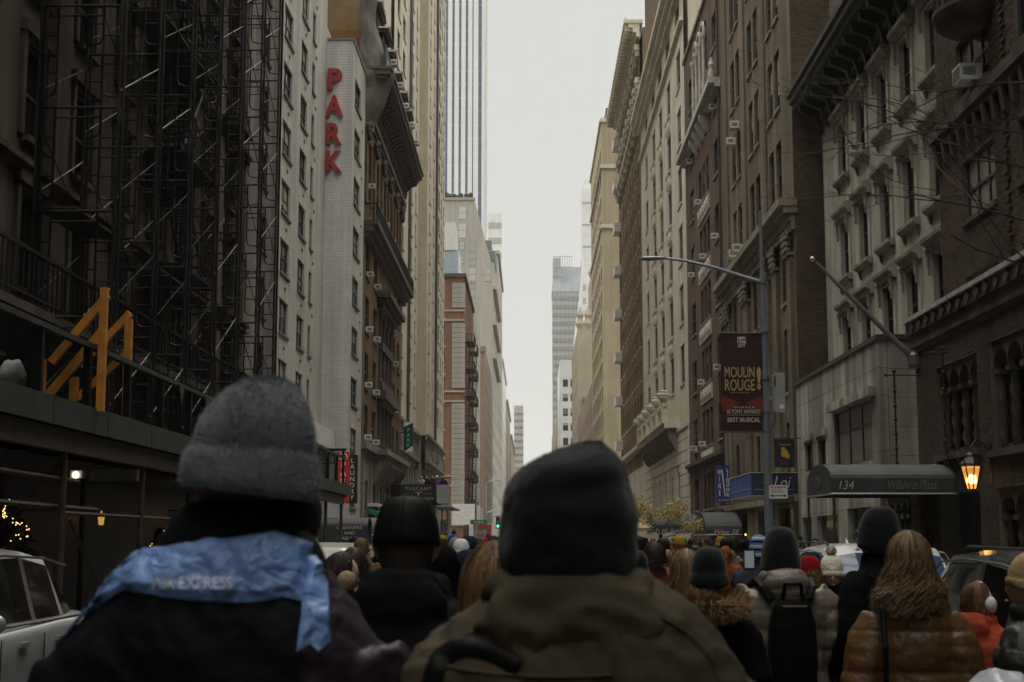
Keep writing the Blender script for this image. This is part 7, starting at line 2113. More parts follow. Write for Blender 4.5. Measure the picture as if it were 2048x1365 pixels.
def cap_mesh(name, m):
    mb = MB(); mb.sm = True; n = 32
    rings = []
    for k in range(12):
        a = k/11*PI/2; f = math.cos(a)**0.55
        rings.append([(0.09*f*math.cos(b)+0, 0.112*f*math.sin(b)-0.006, -0.01+0.135*math.sin(a)) for b in [2*PI*q/n for q in range(n)]])
    mb.loft(rings)
    vs = []; 
    for q in range(9):
        a = PI*(0.15+0.7*q/8); vs.append((0.088*math.cos(a), 0.106*math.sin(a), 0.0))
    ot = [(0.085*math.cos(PI*(0.15+0.7*q/8)), 0.106*math.sin(PI*(0.15+0.7*q/8))+0.075*math.sin(PI*q/8), -0.012) for q in range(9)]
    allv = vs+ot
    mb.add(allv+[(x,y,z-0.006) for x,y,z in allv], [(i,i+1,9+i+1,9+i) for i in range(8)]+[(18+i,27+i,27+i+1,18+i+1) for i in range(8)])
    mb.sphere((0,-0.006,0.127), 0.008, n=8, m=5)
    for s in range(6):
        a = PI/6+s*PI/3; mb.tube([(0.091*math.cos(q)**0.55*math.cos(a) if q < 1.5 else 0.0, 0.113*math.cos(q)**0.55*math.sin(a)-0.006, -0.008+0.136*math.sin(q)) for q in [0.02+0.16*k for k in range(9)]], 0.0016, 4)
    return mb.mesh(name, m)

def hair_mesh(name, m, length=0.30, n=700, seed=1, wave=0.02, width=0.007, spread=1.0, r=(0.086,0.106), back_only=True, flick=0.0, fringe=True, el_max=1.5):
    """shell of the scalp plus many separate strands that follow the head and hang down; z=0 is head centre"""
    rr = random.Random(seed)
    mb = MB(); mb.sm = True
    # under-shell that keeps the scalp and nape covered
    rings = []
    for k in range(10):
        a = -0.25+k/9*(PI/2+0.25)
        rings.append([(r[0]*0.975*math.cos(a)*math.cos(b), r[1]*0.975*math.cos(a)*math.sin(b)-0.012-(0.0), 0.02+0.100*math.sin(a)) for b in [PI*0.98+PI*1.04*q/24 for q in range(25)]])
    mb.loft(rings, False, closed=False)
    hang = MB()
    L2 = length*0.9
    rings = [[((r[0]*(0.95-0.02*j))*math.cos(b), (r[1]*0.95)*math.sin(b)-0.012, 0.02-L2*j/6) for b in [PI*1.02+PI*0.96*q/20 for q in range(21)]] for j in range(7)]
    mb.loft(rings, False, closed=False)
    for i in range(n):
        th = rr.uniform(PI*0.93, PI*2.07) if back_only else rr.uniform(0, 2*PI)
        el0 = rr.uniform(0.1, 1.0)*el_max
        pts = []
        out = 1.0+rr.uniform(0.0,0.14)*(1 if el_max > 1 else 0.3)
        steps = 5
        for k in range(steps):
            el = el0+(0.0-el0)*k/(steps-1)
            pts.append(Vector((r[0]*out*math.cos(el)*math.cos(th), r[1]*out*math.cos(el)*math.sin(th)-0.012, 0.02+0.108*out*math.sin(el))))
        ln = length*rr.uniform(0.55,1.1); ph = rr.uniform(0,6.28); th2 = rr.uniform(-0.3,0.3)
        base = pts[-1]
        for k in range(1, 9):
            t = k/8
            pts.append(base+Vector((math.cos(th)*(0.012+flick*t*t)*t*spread+wave*math.sin(t*7+ph)*t, math.sin(th)*(0.008+flick*t*t)*t+wave*math.cos(t*6+ph)*t*0.6, -ln*t+0.01*math.sin(ph))))
        vs = []; fs = []
        for k, p in enumerate(pts):
            tn = (pts[min(k+1,len(pts)-1)]-pts[max(k-1,0)]).normalized()
            sd = tn.cross(Vector((math.cos(th), math.sin(th), 0.2))).normalized()*width*0.5*(1-0.6*k/len(pts))
            vs += [p-sd, p+sd]
        fs = [(2*k,2*k+1,2*k+3,2*k+2) for k in range(len(pts)-1)]
        mb.add(vs, fs)
    return mb.mesh(name, m)

def short_hair(name, m):
    """cropped hair: a close shell over the back and sides down to the nape"""
    mb = MB(); mb.sm = True; rings = []
    for j in range(14):
        z = -0.085+0.205*j/13
        f = math.sqrt(max(0.0, 1-(max(z, 0)/0.124)**2)); t = min(1.0, max(0.0, (0.0-z)/0.085))
        w = (0.0835-0.022*t)*f; d = (0.105-0.024*t)*f
        rings.append([(w*math.cos(b)*(1+0.02*noise.noise(Vector((b*6, z*60, 0)))), d*math.sin(b)*(1+0.02*noise.noise(Vector((b*6, z*60, 2))))-0.004, z) for b in [PI*1.05+PI*0.90*q/30 for q in range(31)]])
    mb.loft(rings, False, closed=False)
    mb.loft([[(x*0.93, y*0.93, z) for x, y, z in r] for r in rings], False, closed=False)
    return mb.mesh(name, m)

def fur_mesh(name, m, path, rad, n=1500, ln=0.05, seed=2):
    rr = random.Random(seed); mb = MB(); k = len(path)
    mb.tube(path, rad*0.7, 10)
    for i in range(n):
        t = rr.random()*(k-1); j = min(int(t), k-2); p = Vector(path[j]).lerp(Vector(path[j+1]), t-j)
        tn = (Vector(path[j+1])-Vector(path[j])).normalized()
        a = rr.uniform(0, 2*PI); q = tn.orthogonal(); d = Matrix.Rotation(a, 3, tn) @ q
        b = p+d*rad*0.6; tip = b+(d+Vector((rr.uniform(-.5,.5), rr.uniform(-.5,.5), rr.uniform(-0.9,0.2)))).normalized()*ln*rr.uniform(0.6,1.2)
        sd = d.cross(tn).normalized()*0.003+tn*0.002
        mid = b.lerp(tip, 0.55)+Vector((0,0,-0.004))
        mb.add([b-sd, b+sd, mid+sd*0.6, mid-sd*0.6, tip], [(0,1,2,3),(3,2,4)])
    return mb.mesh(name, m)

def face_parts(t, M, skin, brow=True, glasses=False):
    """eyes, brows and mouth seated on the head of a person root"""
    for s in (-1, 1):
        e = MB(); e.mi = 0; e.sphere((s*0.031, 0.094, 1.647), 0.0125, 0.010, 0.0075, 10, 6); e.mi = 1; e.sphere((s*0.031, 0.1015, 1.647), 0.0062, 0.004, 0.0062, 8, 5)
        e.v = [tuple(M @ Vector(p)) for p in e.v]; e.build('eye', [M_EYEW, M_EYE], t, smooth=True)
        b = MB(); b.tube([(s*0.015,0.108,1.665),(s*0.032,0.107,1.670),(s*0.048,0.098,1.663)], [0.003,0.0042,0.002], 6); b.v = [tuple(M @ Vector(p)) for p in b.v]; b.build('eyebrow', M_BROW, t)
    b = MB(); b.tube([(-0.022,0.112,1.572),(-0.008,0.121,1.575),(0.008,0.121,1.575),(0.022,0.112,1.572)], [0.003,0.006,0.006,0.003], 6); b.v = [tuple(M @ Vector(p)) for p in b.v]; b.build('mouth', M_LIP, t)
    if glasses:
        g = MB()
        for s in (-1, 1):
            g.tube([(s*0.034+0.024*math.cos(a), 0.118, 1.645+0.02*math.sin(a)) for a in [2*PI*k/14 for k in range(15)]], 0.0022, 5); g.tube([(s*0.058,0.116,1.648),(s*0.08,0.0,1.645)], 0.002, 5)
        g.tube([(-0.01,0.12,1.648),(0.01,0.12,1.648)], 0.0022, 5); g.v = [tuple(M @ Vector(p)) for p in g.v]; g.build('glasses', M_IRON, t)

HC = (0, 0.01, 1.635)      # head centre of the standard figure
def person(label, X, Y, height, rz, arms, coat, hat=None, hair=None, skin=None, group=None, turn=0.0, tilt=0.0, face=False, glasses=False, extra=None, color=None):
    """a person: the continuous body is the thing; coat, hat, hair and bag are its children"""
    s = height/1.755
    me, M = cached(('body', arms, (skin or M_SKIN).name, round(turn,2), round(tilt,2)), lambda: body_mesh('person', arms, skin, turn=turn, tilt=tilt))
    o = link('person', me, None, (X, Y, 0), (0, 0, rz), (s, s, s))
    tag(o, label, 'person', group)
    if coat: 
        c = link('coat', coat, o)
        if color: c.color = color[0]
    HM = M @ Matrix.Translation(HC)
    if hat:
        q = link(hat[0], hat[1], o); q.matrix_local = HM
        if color: q.color = color[1]
    if hair:
        q = link('hair', hair, o); q.matrix_local = HM
        if color: q.color = color[2]
    if face: face_parts(o, M, skin, glasses=glasses)
    if extra: extra(o, HM)
    return o
def at_px(px, Y): return (px-1060)*Y/3026.0

# ---------------------------------------------------------------- foreground man, grey beanie and blue yoke jacket
M_KNITG = cloth_mat('grey mohair knit', (0.15,0.163,0.175), 0.95, 0.3, 22, 0.5, 0.35, 160)
def yoke_mat():
    m, n, l, b = newmat('black jacket with blue nylon yoke')
    tc = N(n, 'ShaderNodeTexCoord'); sp = N(n, 'ShaderNodeSeparateXYZ'); l.new(tc.outputs['Object'], sp.inputs[0])
    ns = N(n, 'ShaderNodeTexNoise', Scale=7, Detail=3); l.new(tc.outputs['Object'], ns.inputs['Vector'])
    return m
M_JKB = cloth_mat('black brown jacket cloth', (0.006,0.0068,0.0095), 0.6, 0.45, 7, 0.05, 0.3, 90, spec=0.35)
M_JKP = cloth_mat('black jacket sleeve purple sheen', (0.014,0.009,0.014), 0.5, 0.5, 7, 0.1, 0.25, 90, spec=0.4)  # plum colour paints a purple sheen into the black cloth
M_YOKE = cloth_mat('light blue crinkled nylon', (0.145,0.25,0.50), 0.40, 1.0, 9, 0.05, 0.16, 70, spec=0.5)
M_RUBB = mat('silver transfer lettering', (0.52,0.56,0.63), 0.5, 0.3, 45, 0)
FY_, KX = 2.57, 2.57/3026.0
def fx_(px): return (px-1060)*KX
def fz_(py): return 1.72+(1080-py)*KX
def big_coat(name, m, rows, hem_rows, depth, yc, voxel, smooth, wr, seed, arms):
    """coat built from measured half widths: rows = (z, left x, right x, depth factor)"""
    q_ = 1.066
    mb = MB()
    R_ = [sring((a+b)/2*q_, yc+dy, 1.72+(z-1.72)*q_, (b-a)/2*q_, depth*f, 36, 2.5) for z, a, b, f, dy in hem_rows+rows]
    arms = [([(x*q_, y, 1.72+(z-1.72)*q_) for x, y, z in p], r) for p, r in arms]
    mb.loft(R_)
    for pts, rad in arms: mb.tube(pts, rad, 16)
    me = remesh(mb, voxel, smooth, name, m)
    def fn(co, n_):
        d = wr*noise.noise(Vector((co.x*6+seed, co.y*6, co.z*9)))
        v = noise.noise(Vector((co.x*13, co.y*13+seed, co.z*17+co.x*8)))
        d += wr*0.9*(1-abs(v)*2.2)
        d += wr*0.35*(1-2*abs(noise.noise(Vector((co.x*30+seed, co.y*30, co.z*34)))))
        return d
    displace(me, fn)
    return me
fgx = -0.50
# body
bme, _M = body_mesh('person', 'pocket', M_SKIND, voxel=0.012, tilt=R(-24))
fg = link('person', bme, None, (fgx, 2.60, 0), (0,0,R(4)), (0.88,0.92,1.10))
tag(fg, 'man in grey knitted beanie and black jacket with blue yoke, seen from behind at left', 'person')
def L(p): # world point to local of fg
    return Vector(p)
jk_rows = [(1.16,-0.81,-0.20,0.95,0),(1.32,-0.83,-0.185,0.95,0),(1.42,-0.81,-0.195,0.95,0),(1.494,-0.775,-0.215,0.95,0),(1.56,-0.735,-0.245,0.92,0.0),(1.615,-0.685,-0.285,0.88,0.01),(1.66,-0.65,-0.325,0.82,0.02),(1.693,-0.605,-0.335,0.74,0.02),(1.718,-0.56,-0.345,0.66,0.025),(1.735,-0.53,-0.365,0.58,0.03)]
jk = big_coat('jacket', [M_JKB, M_JKP], jk_rows, [(0.85,-0.66,-0.27,0.9,0.02),(1.0,-0.69,-0.25,0.9,0.01)], 0.185, 2.58, 0.0095, 5, 0.006, 3.1,
   [([(-0.70,2.56,1.50),(-0.80,2.56,1.28),(-0.84,2.62,1.06),(-0.76,2.78,0.95)], [0.085,0.09,0.08,0.065]), ([(-0.28,2.56,1.53),(-0.20,2.55,1.32),(-0.17,2.60,1.08),(-0.26,2.76,0.97)], [0.095,0.10,0.085,0.065])])
for p in jk.polygons:
    if p.center.x > -0.36 and p.center.z < 1.67: p.material_index = 1
jo = link('jacket', jk, None); jo.parent = fg; jo.matrix_parent_inverse = fg.matrix_basis.inverted()
bpy.context.view_layer.update()
def child_world(name, me):
    o = link(name, me, None); o.parent = fg
    o.matrix_parent_inverse = fg.matrix_basis.inverted()
    return o
# collar
mb = MB(); mb.loft([sring(-0.515,2.60,1.66,0.15,0.12,36),sring(-0.51,2.605,1.725,0.128,0.108,36),sring(-0.50,2.615,1.762,0.115,0.100,36),sring(-0.496,2.62,1.782,0.105,0.092,36),sring(-0.496,2.62,1.785,0.096,0.084,36)])
cme = remesh(mb, 0.008, 2, 'collar', M_JKB); displace(cme, lambda co, n_: 0.005*noise.noise(Vector((co.x*14,co.y*14,co.z*40)))); child_world('collar', cme)
# blue yoke: a layer of cloth laid over the jacket's back
dg = bpy.context.evaluated_depsgraph_get()
bvh = BVHTree.FromPolygons([v.co.copy() for v in jk.vertices], [tuple(p.vertices) for p in jk.polygons])
def drape(top, bot, nx, nz, lift, wr, seed, name, m, fold=1.0):
    """cloth panel laid on the jacket: top/bot = edge curves in (x,z) as seen from behind"""
    def curve(c, t):
        q = t*(len(c)-1); i = min(int(q), len(c)-2); f = q-i
        return Vector((c[i][0]+(c[i+1][0]-c[i][0])*f, 0, c[i][1]+(c[i+1][1]-c[i][1])*f))
    rows = []
    for j in range(nz+1):
        row = []
        for i in range(nx+1):
            a = curve(top, i/nx); b = curve(bot, i/nx)
            p = b.lerp(a, j/nz)
            e_ = Vector((0, 0, CAMH)); dr_ = (Vector((p.x, 2.57, p.z))-e_).normalized()
            hit, nrm, _, _ = bvh.ray_cast(e_, dr_)
            if hit is None:
                h2 = bvh.find_nearest(Vector((p.x, 2.5, p.z))); hit, nrm = h2[0], h2[1]
            v = noise.noise(Vector(((p.x+p.z*0.8)*6+seed, (p.z-p.x*0.5)*12, 0.3))); v2 = noise.noise(Vector((p.x*30+p.z*26, p.z*44-p.x*14+seed, 1.3)))
            edge = min(i/nx, 1-i/nx, j/nz*1.0, 1-j/nz)*2
            lf = lift+wr*(1-2.2*abs(v))*fold+wr*0.3*(1-2*abs(v2))
            row.append(tuple(hit+nrm*max(0.002, lf*min(1, 0.25+edge*3))))
        rows.append(row)
    mb = MB(); mb.sm = True; mb.loft(rows, False, closed=False)
    inner = [[(x, y+0.004, z) for x,y,z in r] for r in rows]
    mb.loft(inner, False, closed=False)
    return child_world(name, mb.mesh(name, m))
P2 = lambda *a: [(fx_(x), fz_(y)) for x, y in a]
drape(P2((178,1140),(250,1118),(330,1098),(420,1083),(500,1074),(548,1066),(590,1078),(622,1090)), P2((140,1268),(170,1235),(250,1180),(330,1195),(420,1204),(500,1206),(565,1196),(608,1205)), 130, 54, 0.010, 0.0085, 2.0, 'yoke', M_YOKE, 1.0)
drape(P2((612,1110),(628,1112),(644,1150),(652,1165)), P2((596,1300),(622,1285),(640,1300),(662,1282)), 24, 44, 0.010, 0.009, 7.0, 'sleeve_stripe', M_YOKE, 1.0)
# transfer lettering on the yoke
tm = text_mesh('AIR EXPRESS', 160*KX, 24*KX, M_RUBB, 0.0, 0.01)
bm = bmesh.new(); bm.from_mesh(tm); bmesh.ops.subdivide_edges(bm, edges=bm.edges[:], cuts=1); bm.to_mesh(tm); bm.free()
yk = [o for o in fg.children if o.name.startswith('yoke')][0].data
bv2 = BVHTree.FromPolygons([v.co.copy() for v in yk.vertices], [tuple(p.vertices) for p in yk.polygons])
for v in tm.vertices:
    p = Vector((v.co.x+fx_(385), 2.57, v.co.z+fz_(1165))); e_ = Vector((0, 0, CAMH))
    h_, n_, _, _ = bv2.ray_cast(e_, (p-e_).normalized())
    v.co = (h_-(p-e_).normalized()*0.006) if h_ is not None else Vector((p.x, 2.4, p.z))
child_world('lettering', tm)
# the beanie
def big_beanie(name, m, prof, cx, cy, squash, cuff_rows, n=72, lump=0.012, seed=0.0, tiltx=0.0):
    """prof = (z, left x, right x) outline from below to the crown"""
    mb = MB(); mb.sm = True; rings = []
    for i, (z, a, b) in enumerate(prof):
        c = (a+b)/2; hw = (b-a)/2
        ring = []
        for k in range(n):
            t = 2*PI*k/n
            q = 1+lump*noise.noise(Vector((math.cos(t)*1.7+seed, math.sin(t)*1.7, z*16)))*1.5+lump*0.5*noise.noise(Vector((math.cos(t)*5+seed, math.sin(t)*5, z*40)))
            x = hw*q*math.cos(t)
            ring.append((c+x, cy+hw*squash*q*math.sin(t), z+tiltx*x*max(0.0, 1-i/(len(prof)*0.75))))
        rings.append(ring)
    mb.loft(rings)
    return mb
def smooth_prof(p, k=4):
    out = []
    for i in range(len(p)-1):
        p0, p1, p2, p3 = p[max(i-1,0)], p[i], p[i+1], p[min(i+2,len(p)-1)]
        for j in range(k):
            t = j/k
            out.append(tuple(0.5*((2*b)+(-a+c)*t+(2*a-5*b+4*c-d)*t*t+(-a+3*b-3*c+d)*t**3) for a,b,c,d in zip(p0,p1,p2,p3)))
    out.append(p[-1]); return out
cuff = [(fz_(990),fx_(372),fx_(626)),(fz_(978),fx_(365),fx_(634)),(fz_(955),fx_(363),fx_(636)),(fz_(925),fx_(368),fx_(635)),(fz_(908),fx_(376),fx_(632)),(fz_(902),fx_(383),fx_(628))]
crown = [(fz_(898),fx_(386),fx_(625)),(fz_(870),fx_(391),fx_(626)),(fz_(840),fx_(402),fx_(621)),(fz_(810),fx_(422),fx_(610)),(fz_(785),fx_(446),fx_(596)),(fz_(768),fx_(474),fx_(577)),(fz_(759),fx_(500),fx_(555)),(fz_(756.5),fx_(518),fx_(540))]
hb = big_beanie('beanie', M_KNITG, smooth_prof(cuff,3)+smooth_prof(crown,5), 0, 2.56, 1.08, 0, tiltx=-0.13)
rr = random.Random(11)
hbv = [Vector(p) for p in hb.v]
fz = MB()
for i in range(16000):                                            # mohair fuzz
    f = hb.f[rr.randrange(len(hb.f)-2)]
    if len(f) != 4: continue
    a, b, c, d = [hbv[q] for q in f]
    p = a.lerp(b, rr.random()).lerp(d.lerp(c, rr.random()), rr.random())
    nr = (b-a).cross(d-a).normalized()
    if nr.dot(p-Vector((fx_(500),2.56,p.z))) < 0: nr = -nr
    dr = (nr+Vector((rr.uniform(-1,1), rr.uniform(-1,1), rr.uniform(-1,1)))*0.9).normalized()
    s_ = dr.orthogonal().normalized()*0.0006; ln = rr.uniform(0.003,0.009)
    fz.add([p-s_, p+s_, p+dr*ln], [(0,1,2)])
hb.add(fz.v, fz.f)
child_world('beanie', hb.mesh('beanie', M_KNITG))
# ear and cheek seen below the cuff come from the body; a short dark beard edge
mb = MB(); mb.sphere((fx_(588),2.66,fz_(1025)), 0.035, 0.06, 0.06, 12, 8); child_world('beard', remesh(mb, 0.006, 2, 'beard', M_BROW))

# ---------------------------------------------------------------- foreground person, black hat and olive parka
M_BLKN = cloth_mat('black fleece', (0.008,0.0105,0.0115), 0.7, 0.35, 9, 2.2, 0.25, 120)
M_OLV = cloth_mat('olive brown parka cloth', (0.05,0.041,0.027), 0.75, 0.5, 6, 0.12, 0.25, 110)
M_STRAP = cloth_mat('black webbing', (0.005,0.005,0.005), 0.55, 0.2, 20)
bme2, _M2 = body_mesh('person', 'pocket', M_SKIN, voxel=0.012, tilt=R(-10))
fg2 = link('person', bme2, None, (fx_(1140), 2.56, 0), (0,0,0), (0.92,0.95,1.03))
tag(fg2, 'person in tall black hat and olive parka with black backpack strap, seen from behind', 'person')
def child2(name, me):
    o = link(name, me, None); o.parent = fg2; o.matrix_parent_inverse = fg2.matrix_basis.inverted(); return o
pk_rows = [(1.20,-0.235,0.36,0.95,0),(1.40,-0.225,0.36,0.95,0),(1.494,-0.21,0.335,0.93,0),(1.525,-0.195,0.325,0.9,0),(1.555,-0.165,0.307,0.86,0.01),(1.585,-0.125,0.285,0.82,0.015),(1.615,-0.085,0.255,0.76,0.02),(1.64,-0.055,0.215,0.68,0.03),(1.66,-0.038,0.175,0.6,0.035),(1.68,-0.03,0.155,0.55,0.04)]
pk = big_coat('parka', M_OLV, pk_rows, [(0.72,-0.16,0.29,0.9,0.02),(1.0,-0.19,0.32,0.92,0.01)], 0.175, 2.56, 0.0095, 5, 0.008, 9.7,
   [([(-0.15,2.54,1.44),(-0.24,2.54,1.25),(-0.27,2.60,1.04),(-0.19,2.76,0.95)], [0.085,0.088,0.08,0.062]), ([(0.27,2.54,1.46),(0.365,2.55,1.26),(0.38,2.61,1.04),(0.30,2.76,0.95)], [0.095,0.095,0.085,0.065])])
child2('parka', pk)
mb = MB(); mb.sphere((fx_(1140),2.465,1.575), 0.155, 0.05, 0.085, 24, 14); mb.sphere((fx_(1142),2.50,1.635), 0.125, 0.065, 0.035, 20, 10)
for s in (-1,1): mb.sphere((fx_(1140)+s*0.10,2.555,1.63), 0.045, 0.09, 0.04, 14, 8)
hm = remesh(mb, 0.009, 5, 'hood', M_OLV); displace(hm, lambda co, n_: 0.009*(1-2.4*abs(noise.noise(Vector((co.x*11,co.y*11,co.z*19)))))); child2('hood', hm)
bvh = BVHTree.FromPolygons([v.co.copy() for v in pk.vertices], [tuple(p.vertices) for p in pk.polygons])
def strap(px_pts, w, name, m, chf, lift=0.012):
    rows = []
    dense = smooth_prof([(fx_(x), fz_(y)) for x, y in px_pts], 8)
    for i, (x, z) in enumerate(dense):
        x2, z2 = dense[min(i+1, len(dense)-1)]; x1, z1 = dense[max(i-1,0)]
        d = Vector((x2-x1, z2-z1)).normalized(); nn = Vector((-d.y, d.x))
        row = []
        for k in (-1,-0.4,0.4,1):
            q = Vector((x+nn.x*w*k, 2.57, z+nn.y*w*k)); e_ = Vector((0, 0, CAMH))
            h_, n_, _, _ = bvh.ray_cast(e_, (q-e_).normalized())
            if h_ is None: h_, n_, _, _ = bvh.find_nearest(Vector((q.x,2.4,q.z)))
            row.append(tuple(h_+n_*(lift if abs(k) < 0.9 else lift*0.2)))
        rows.append(row)
    mb = MB(); mb.sm = True; mb.loft(rows, False, closed=False); return chf(name, mb.mesh(name, m))
strap([(1040,1330),(990,1303),(945,1292),(905,1300),(875,1330),(860,1400)], 0.017, 'backpack_strap', M_STRAP, child2)
mb = MB(); mb.sphere((fx_(1120),2.36,1.22), 0.15, 0.07, 0.22, 20, 14); bp_ = remesh(mb, 0.012, 3, 'backpack', M_STRAP); displace(bp_, lambda co, n_: 0.01*noise.noise(co*9)); child2('backpack', bp_)
hat2 = [(fz_(1168),fx_(1022),fx_(1258)),(fz_(1150),fx_(1010),fx_(1266)),(fz_(1110),fx_(1003),fx_(1270)),(fz_(1060),fx_(1002),fx_(1272)),(fz_(1010),fx_(1005),fx_(1270)),(fz_(970),fx_(1020),fx_(1263)),(fz_(940),fx_(1044),fx_(1252)),(fz_(918),fx_(1078),fx_(1236)),(fz_(903),fx_(1116),fx_(1218)),(fz_(893),fx_(1155),fx_(1204)),(fz_(889.5),fx_(1176),fx_(1194))]
hb2 = big_beanie('beanie', M_BLKN, smooth_prof(hat2, 5), 0, 2.56, 1.06, 0, lump=0.02, seed=4.2)
hv = []
for x, y, z in hb2.v:
    q = Vector((x-fx_(1140), y-2.56, z-fz_(1030)))
    d = 0.0
    e = (q.z-0.075-0.42*q.x); d += 0.0015*math.exp(-(e/0.022)**2)*max(0.0, min(1.0, (q.z-0.0)/0.05))          # soft folded ridge over the crown
    e = (q.z-0.035-0.25*q.x); d -= 0.003*math.exp(-(e/0.02)**2)
    d += 0.004*(1-2.2*abs(noise.noise(Vector((q.x*9, q.y*9, q.z*14)))))
    n_ = Vector((q.x, q.y, max(0, q.z)*0.8)).normalized()
    hv.append(tuple(Vector((x, y, z))+n_*d))
hb2.v = hv
lint = MB(); hbv = [Vector(p) for p in hv]
for i in range(6000):
    f = hb2.f[rr.randrange(len(hb2.f)-2)]
    if len(f) != 4: continue
    a, b, c, d = [hbv[q] for q in f]
    p = a.lerp(b, rr.random()).lerp(d.lerp(c, rr.random()), rr.random()); nr = (b-a).cross(d-a).normalized()
    dr = (nr+Vector((rr.uniform(-1,1), rr.uniform(-1,1), rr.uniform(-1,1)))).normalized(); s_ = dr.orthogonal().normalized()*0.0005
    lint.add([p-s_, p+s_, p+dr*rr.uniform(0.002,0.005)], [(0,1,2)])
hb2.add(lint.v, lint.f)
child2('beanie', hb2.mesh('beanie', M_BLKN))
# seams sewn over the parka
def seam(pts, name='seam', w=0.0035, lift=0.005, mm=None): return strap(pts, w, name, mm or M_OLV, child2, lift)
seam([(1215,1195),(1225,1245),(1228,1300),(1222,1400)]); seam([(1222,1200),(1300,1225),(1370,1265),(1420,1320),(1448,1400)]); seam([(1060,1205),(985,1240),(925,1275),(880,1300)]); seam([(890,1330),(1000,1345),(1130,1350),(1225,1345)])

# ---------------------------------------------------------------- man in black cap and hoodie
M_CAPB = cloth_mat('black brushed cotton', (0.008,0.008,0.0085), 0.6, 0.1, 6, 0.1, 0.2, 150)
M_HOOD = cloth_mat('charcoal hoodie', (0.008,0.008,0.009), 0.8, 0.4, 5, 0.2, 0.2, 120)
hoodie = coat_mesh('hoodie', M_HOOD, 0.82, 1.34, 0.03, 'pocket', hood='down', voxel=0.012, wrinkle=0.008, seed=2.0, shoulder=1.06)
person('man in plain black cap and charcoal hoodie, seen from behind', at_px(812,4.2), 4.2, 1.835, R(-3), 'pocket', hoodie, ('cap', cap_mesh('cap', M_CAPB)), hair=cached('shorthair', lambda: short_hair('hair', M_BROW)), tilt=R(-6))

# ---------------------------------------------------------------- named people of the middle ground
def hairmat(name, a):
    m, n, l, b = newmat(name)
    ge = N(n, 'ShaderNodeNewGeometry'); mr = N(n, 'ShaderNodeMapRange'); mr.inputs['To Min'].default_value = 0.15; mr.inputs['To Max'].default_value = 1.9
    l.new(ge.outputs['Random Per Island'], mr.inputs['Value'])
    mu = N(n, 'ShaderNodeVectorMath', operation='SCALE'); mu.inputs[0].default_value = a[:3]; l.new(mr.outputs[0], mu.inputs['Scale']); l.new(mu.outputs[0], b.inputs['Base Color'])
    b.inputs['Roughness'].default_value = 0.6; b.inputs['Specular IOR Level'].default_value = 0.15
    return m
M_BLOND = hairmat('dark blonde hair', (0.14,0.085,0.036)); M_GOLDH = hairmat('honey brown hair', (0.11,0.068,0.033)); M_DKH = hairmat('dark brown hair', (0.03,0.02,0.014)); M_REDH = hairmat('reddish brown hair', (0.10,0.045,0.025))
M_BRPUF = mat('grey brown quilted nylon', (0.13,0.112,0.09), 0.42, 0.15, 8, 0.25, 40, spec=0.5)
M_GOPUF = mat('glossy bronze quilted nylon', (0.105,0.052,0.018), 0.42, 0.2, 7, 0.45, 22, spec=0.45)
M_BLKPUF = mat('black quilted nylon', (0.006,0.006,0.006), 0.35, 0.2, 8, 0.3, 30, spec=0.5)
M_OLPUF = mat('dark olive quilted nylon', (0.010,0.0095,0.007), 0.5, 0.2, 8, 0.3, 30, spec=0.37)
M_ORG = cloth_mat('coral orange padded coat', (0.34,0.06,0.025), 0.7, 0.4, 9, 0.1, 0.15, 60)
M_CREAMK = cloth_mat('cream cable knit', (0.66,0.62,0.53), 0.9, 0.6, 30, 0.3, 0.15, 90)
M_REDK = cloth_mat('red knit', (0.24,0.012,0.012), 0.85, 0.3, 20, 0.3, 0.15, 120)
M_WHK = cloth_mat('white knit', (0.55,0.55,0.57), 0.9, 0.3, 20, 0.3, 0.1, 120)
M_TANK = cloth_mat('tan knit', (0.33,0.23,0.12), 0.9, 0.4, 20, 0.3, 0.15, 120)
M_DBLK = cloth_mat('navy knit', (0.015,0.02,0.035), 0.85, 0.3, 20, 0.2, 0.15, 120)
M_BLKC = cloth_mat('black wool coat', (0.0045,0.0045,0.005), 0.8, 0.35, 5, 0.15, 0.2, 120)
M_CRC = cloth_mat('cream coat', (0.33,0.29,0.22), 0.85, 0.3, 5, 0.15, 0.12, 120)
M_TANC = cloth_mat('tan shearling coat', (0.24,0.14,0.08), 0.85, 0.35, 5, 0.15, 0.15, 60)
def stripe_mat():
    m = cloth_mat('striped knit', (0.2,0.2,0.2), 0.85, 0.2, 20, 0.3, 0.1, 120)
    n, l, b = m.node_tree.nodes, m.node_tree.links, m.node_tree.nodes['Principled BSDF']
    tc = N(n, 'ShaderNodeTexCoord'); sp = N(n, 'ShaderNodeSeparateXYZ'); l.new(tc.outputs['Object'], sp.inputs[0])
    mu = N(n, 'ShaderNodeMath', operation='MULTIPLY'); mu.inputs[1].default_value = 13.5; l.new(sp.outputs['Z'], mu.inputs[0])
    fr = N(n, 'ShaderNodeMath', operation='FRACT'); l.new(mu.outputs[0], fr.inputs[0])
    cr = N(n, 'ShaderNodeValToRGB'); cr.color_ramp.interpolation = 'CONSTANT'; e = cr.color_ramp.elements
    e[0].position = 0; e[0].color = (0.01,0.013,0.025,1); e[1].position = 0.3; e[1].color = (0.19,0.30,0.48,1)
    q = e.new(0.55); q.color = (0.55,0.56,0.58,1); q = e.new(0.7); q.color = (0.10,0.17,0.32,1)
    l.new(fr.outputs[0], cr.inputs[0]); l.new(cr.outputs[0], b.inputs['Base Color'])
    return m
beanieB = beanie_mesh('beanie', M_BLKN, top=0.15)
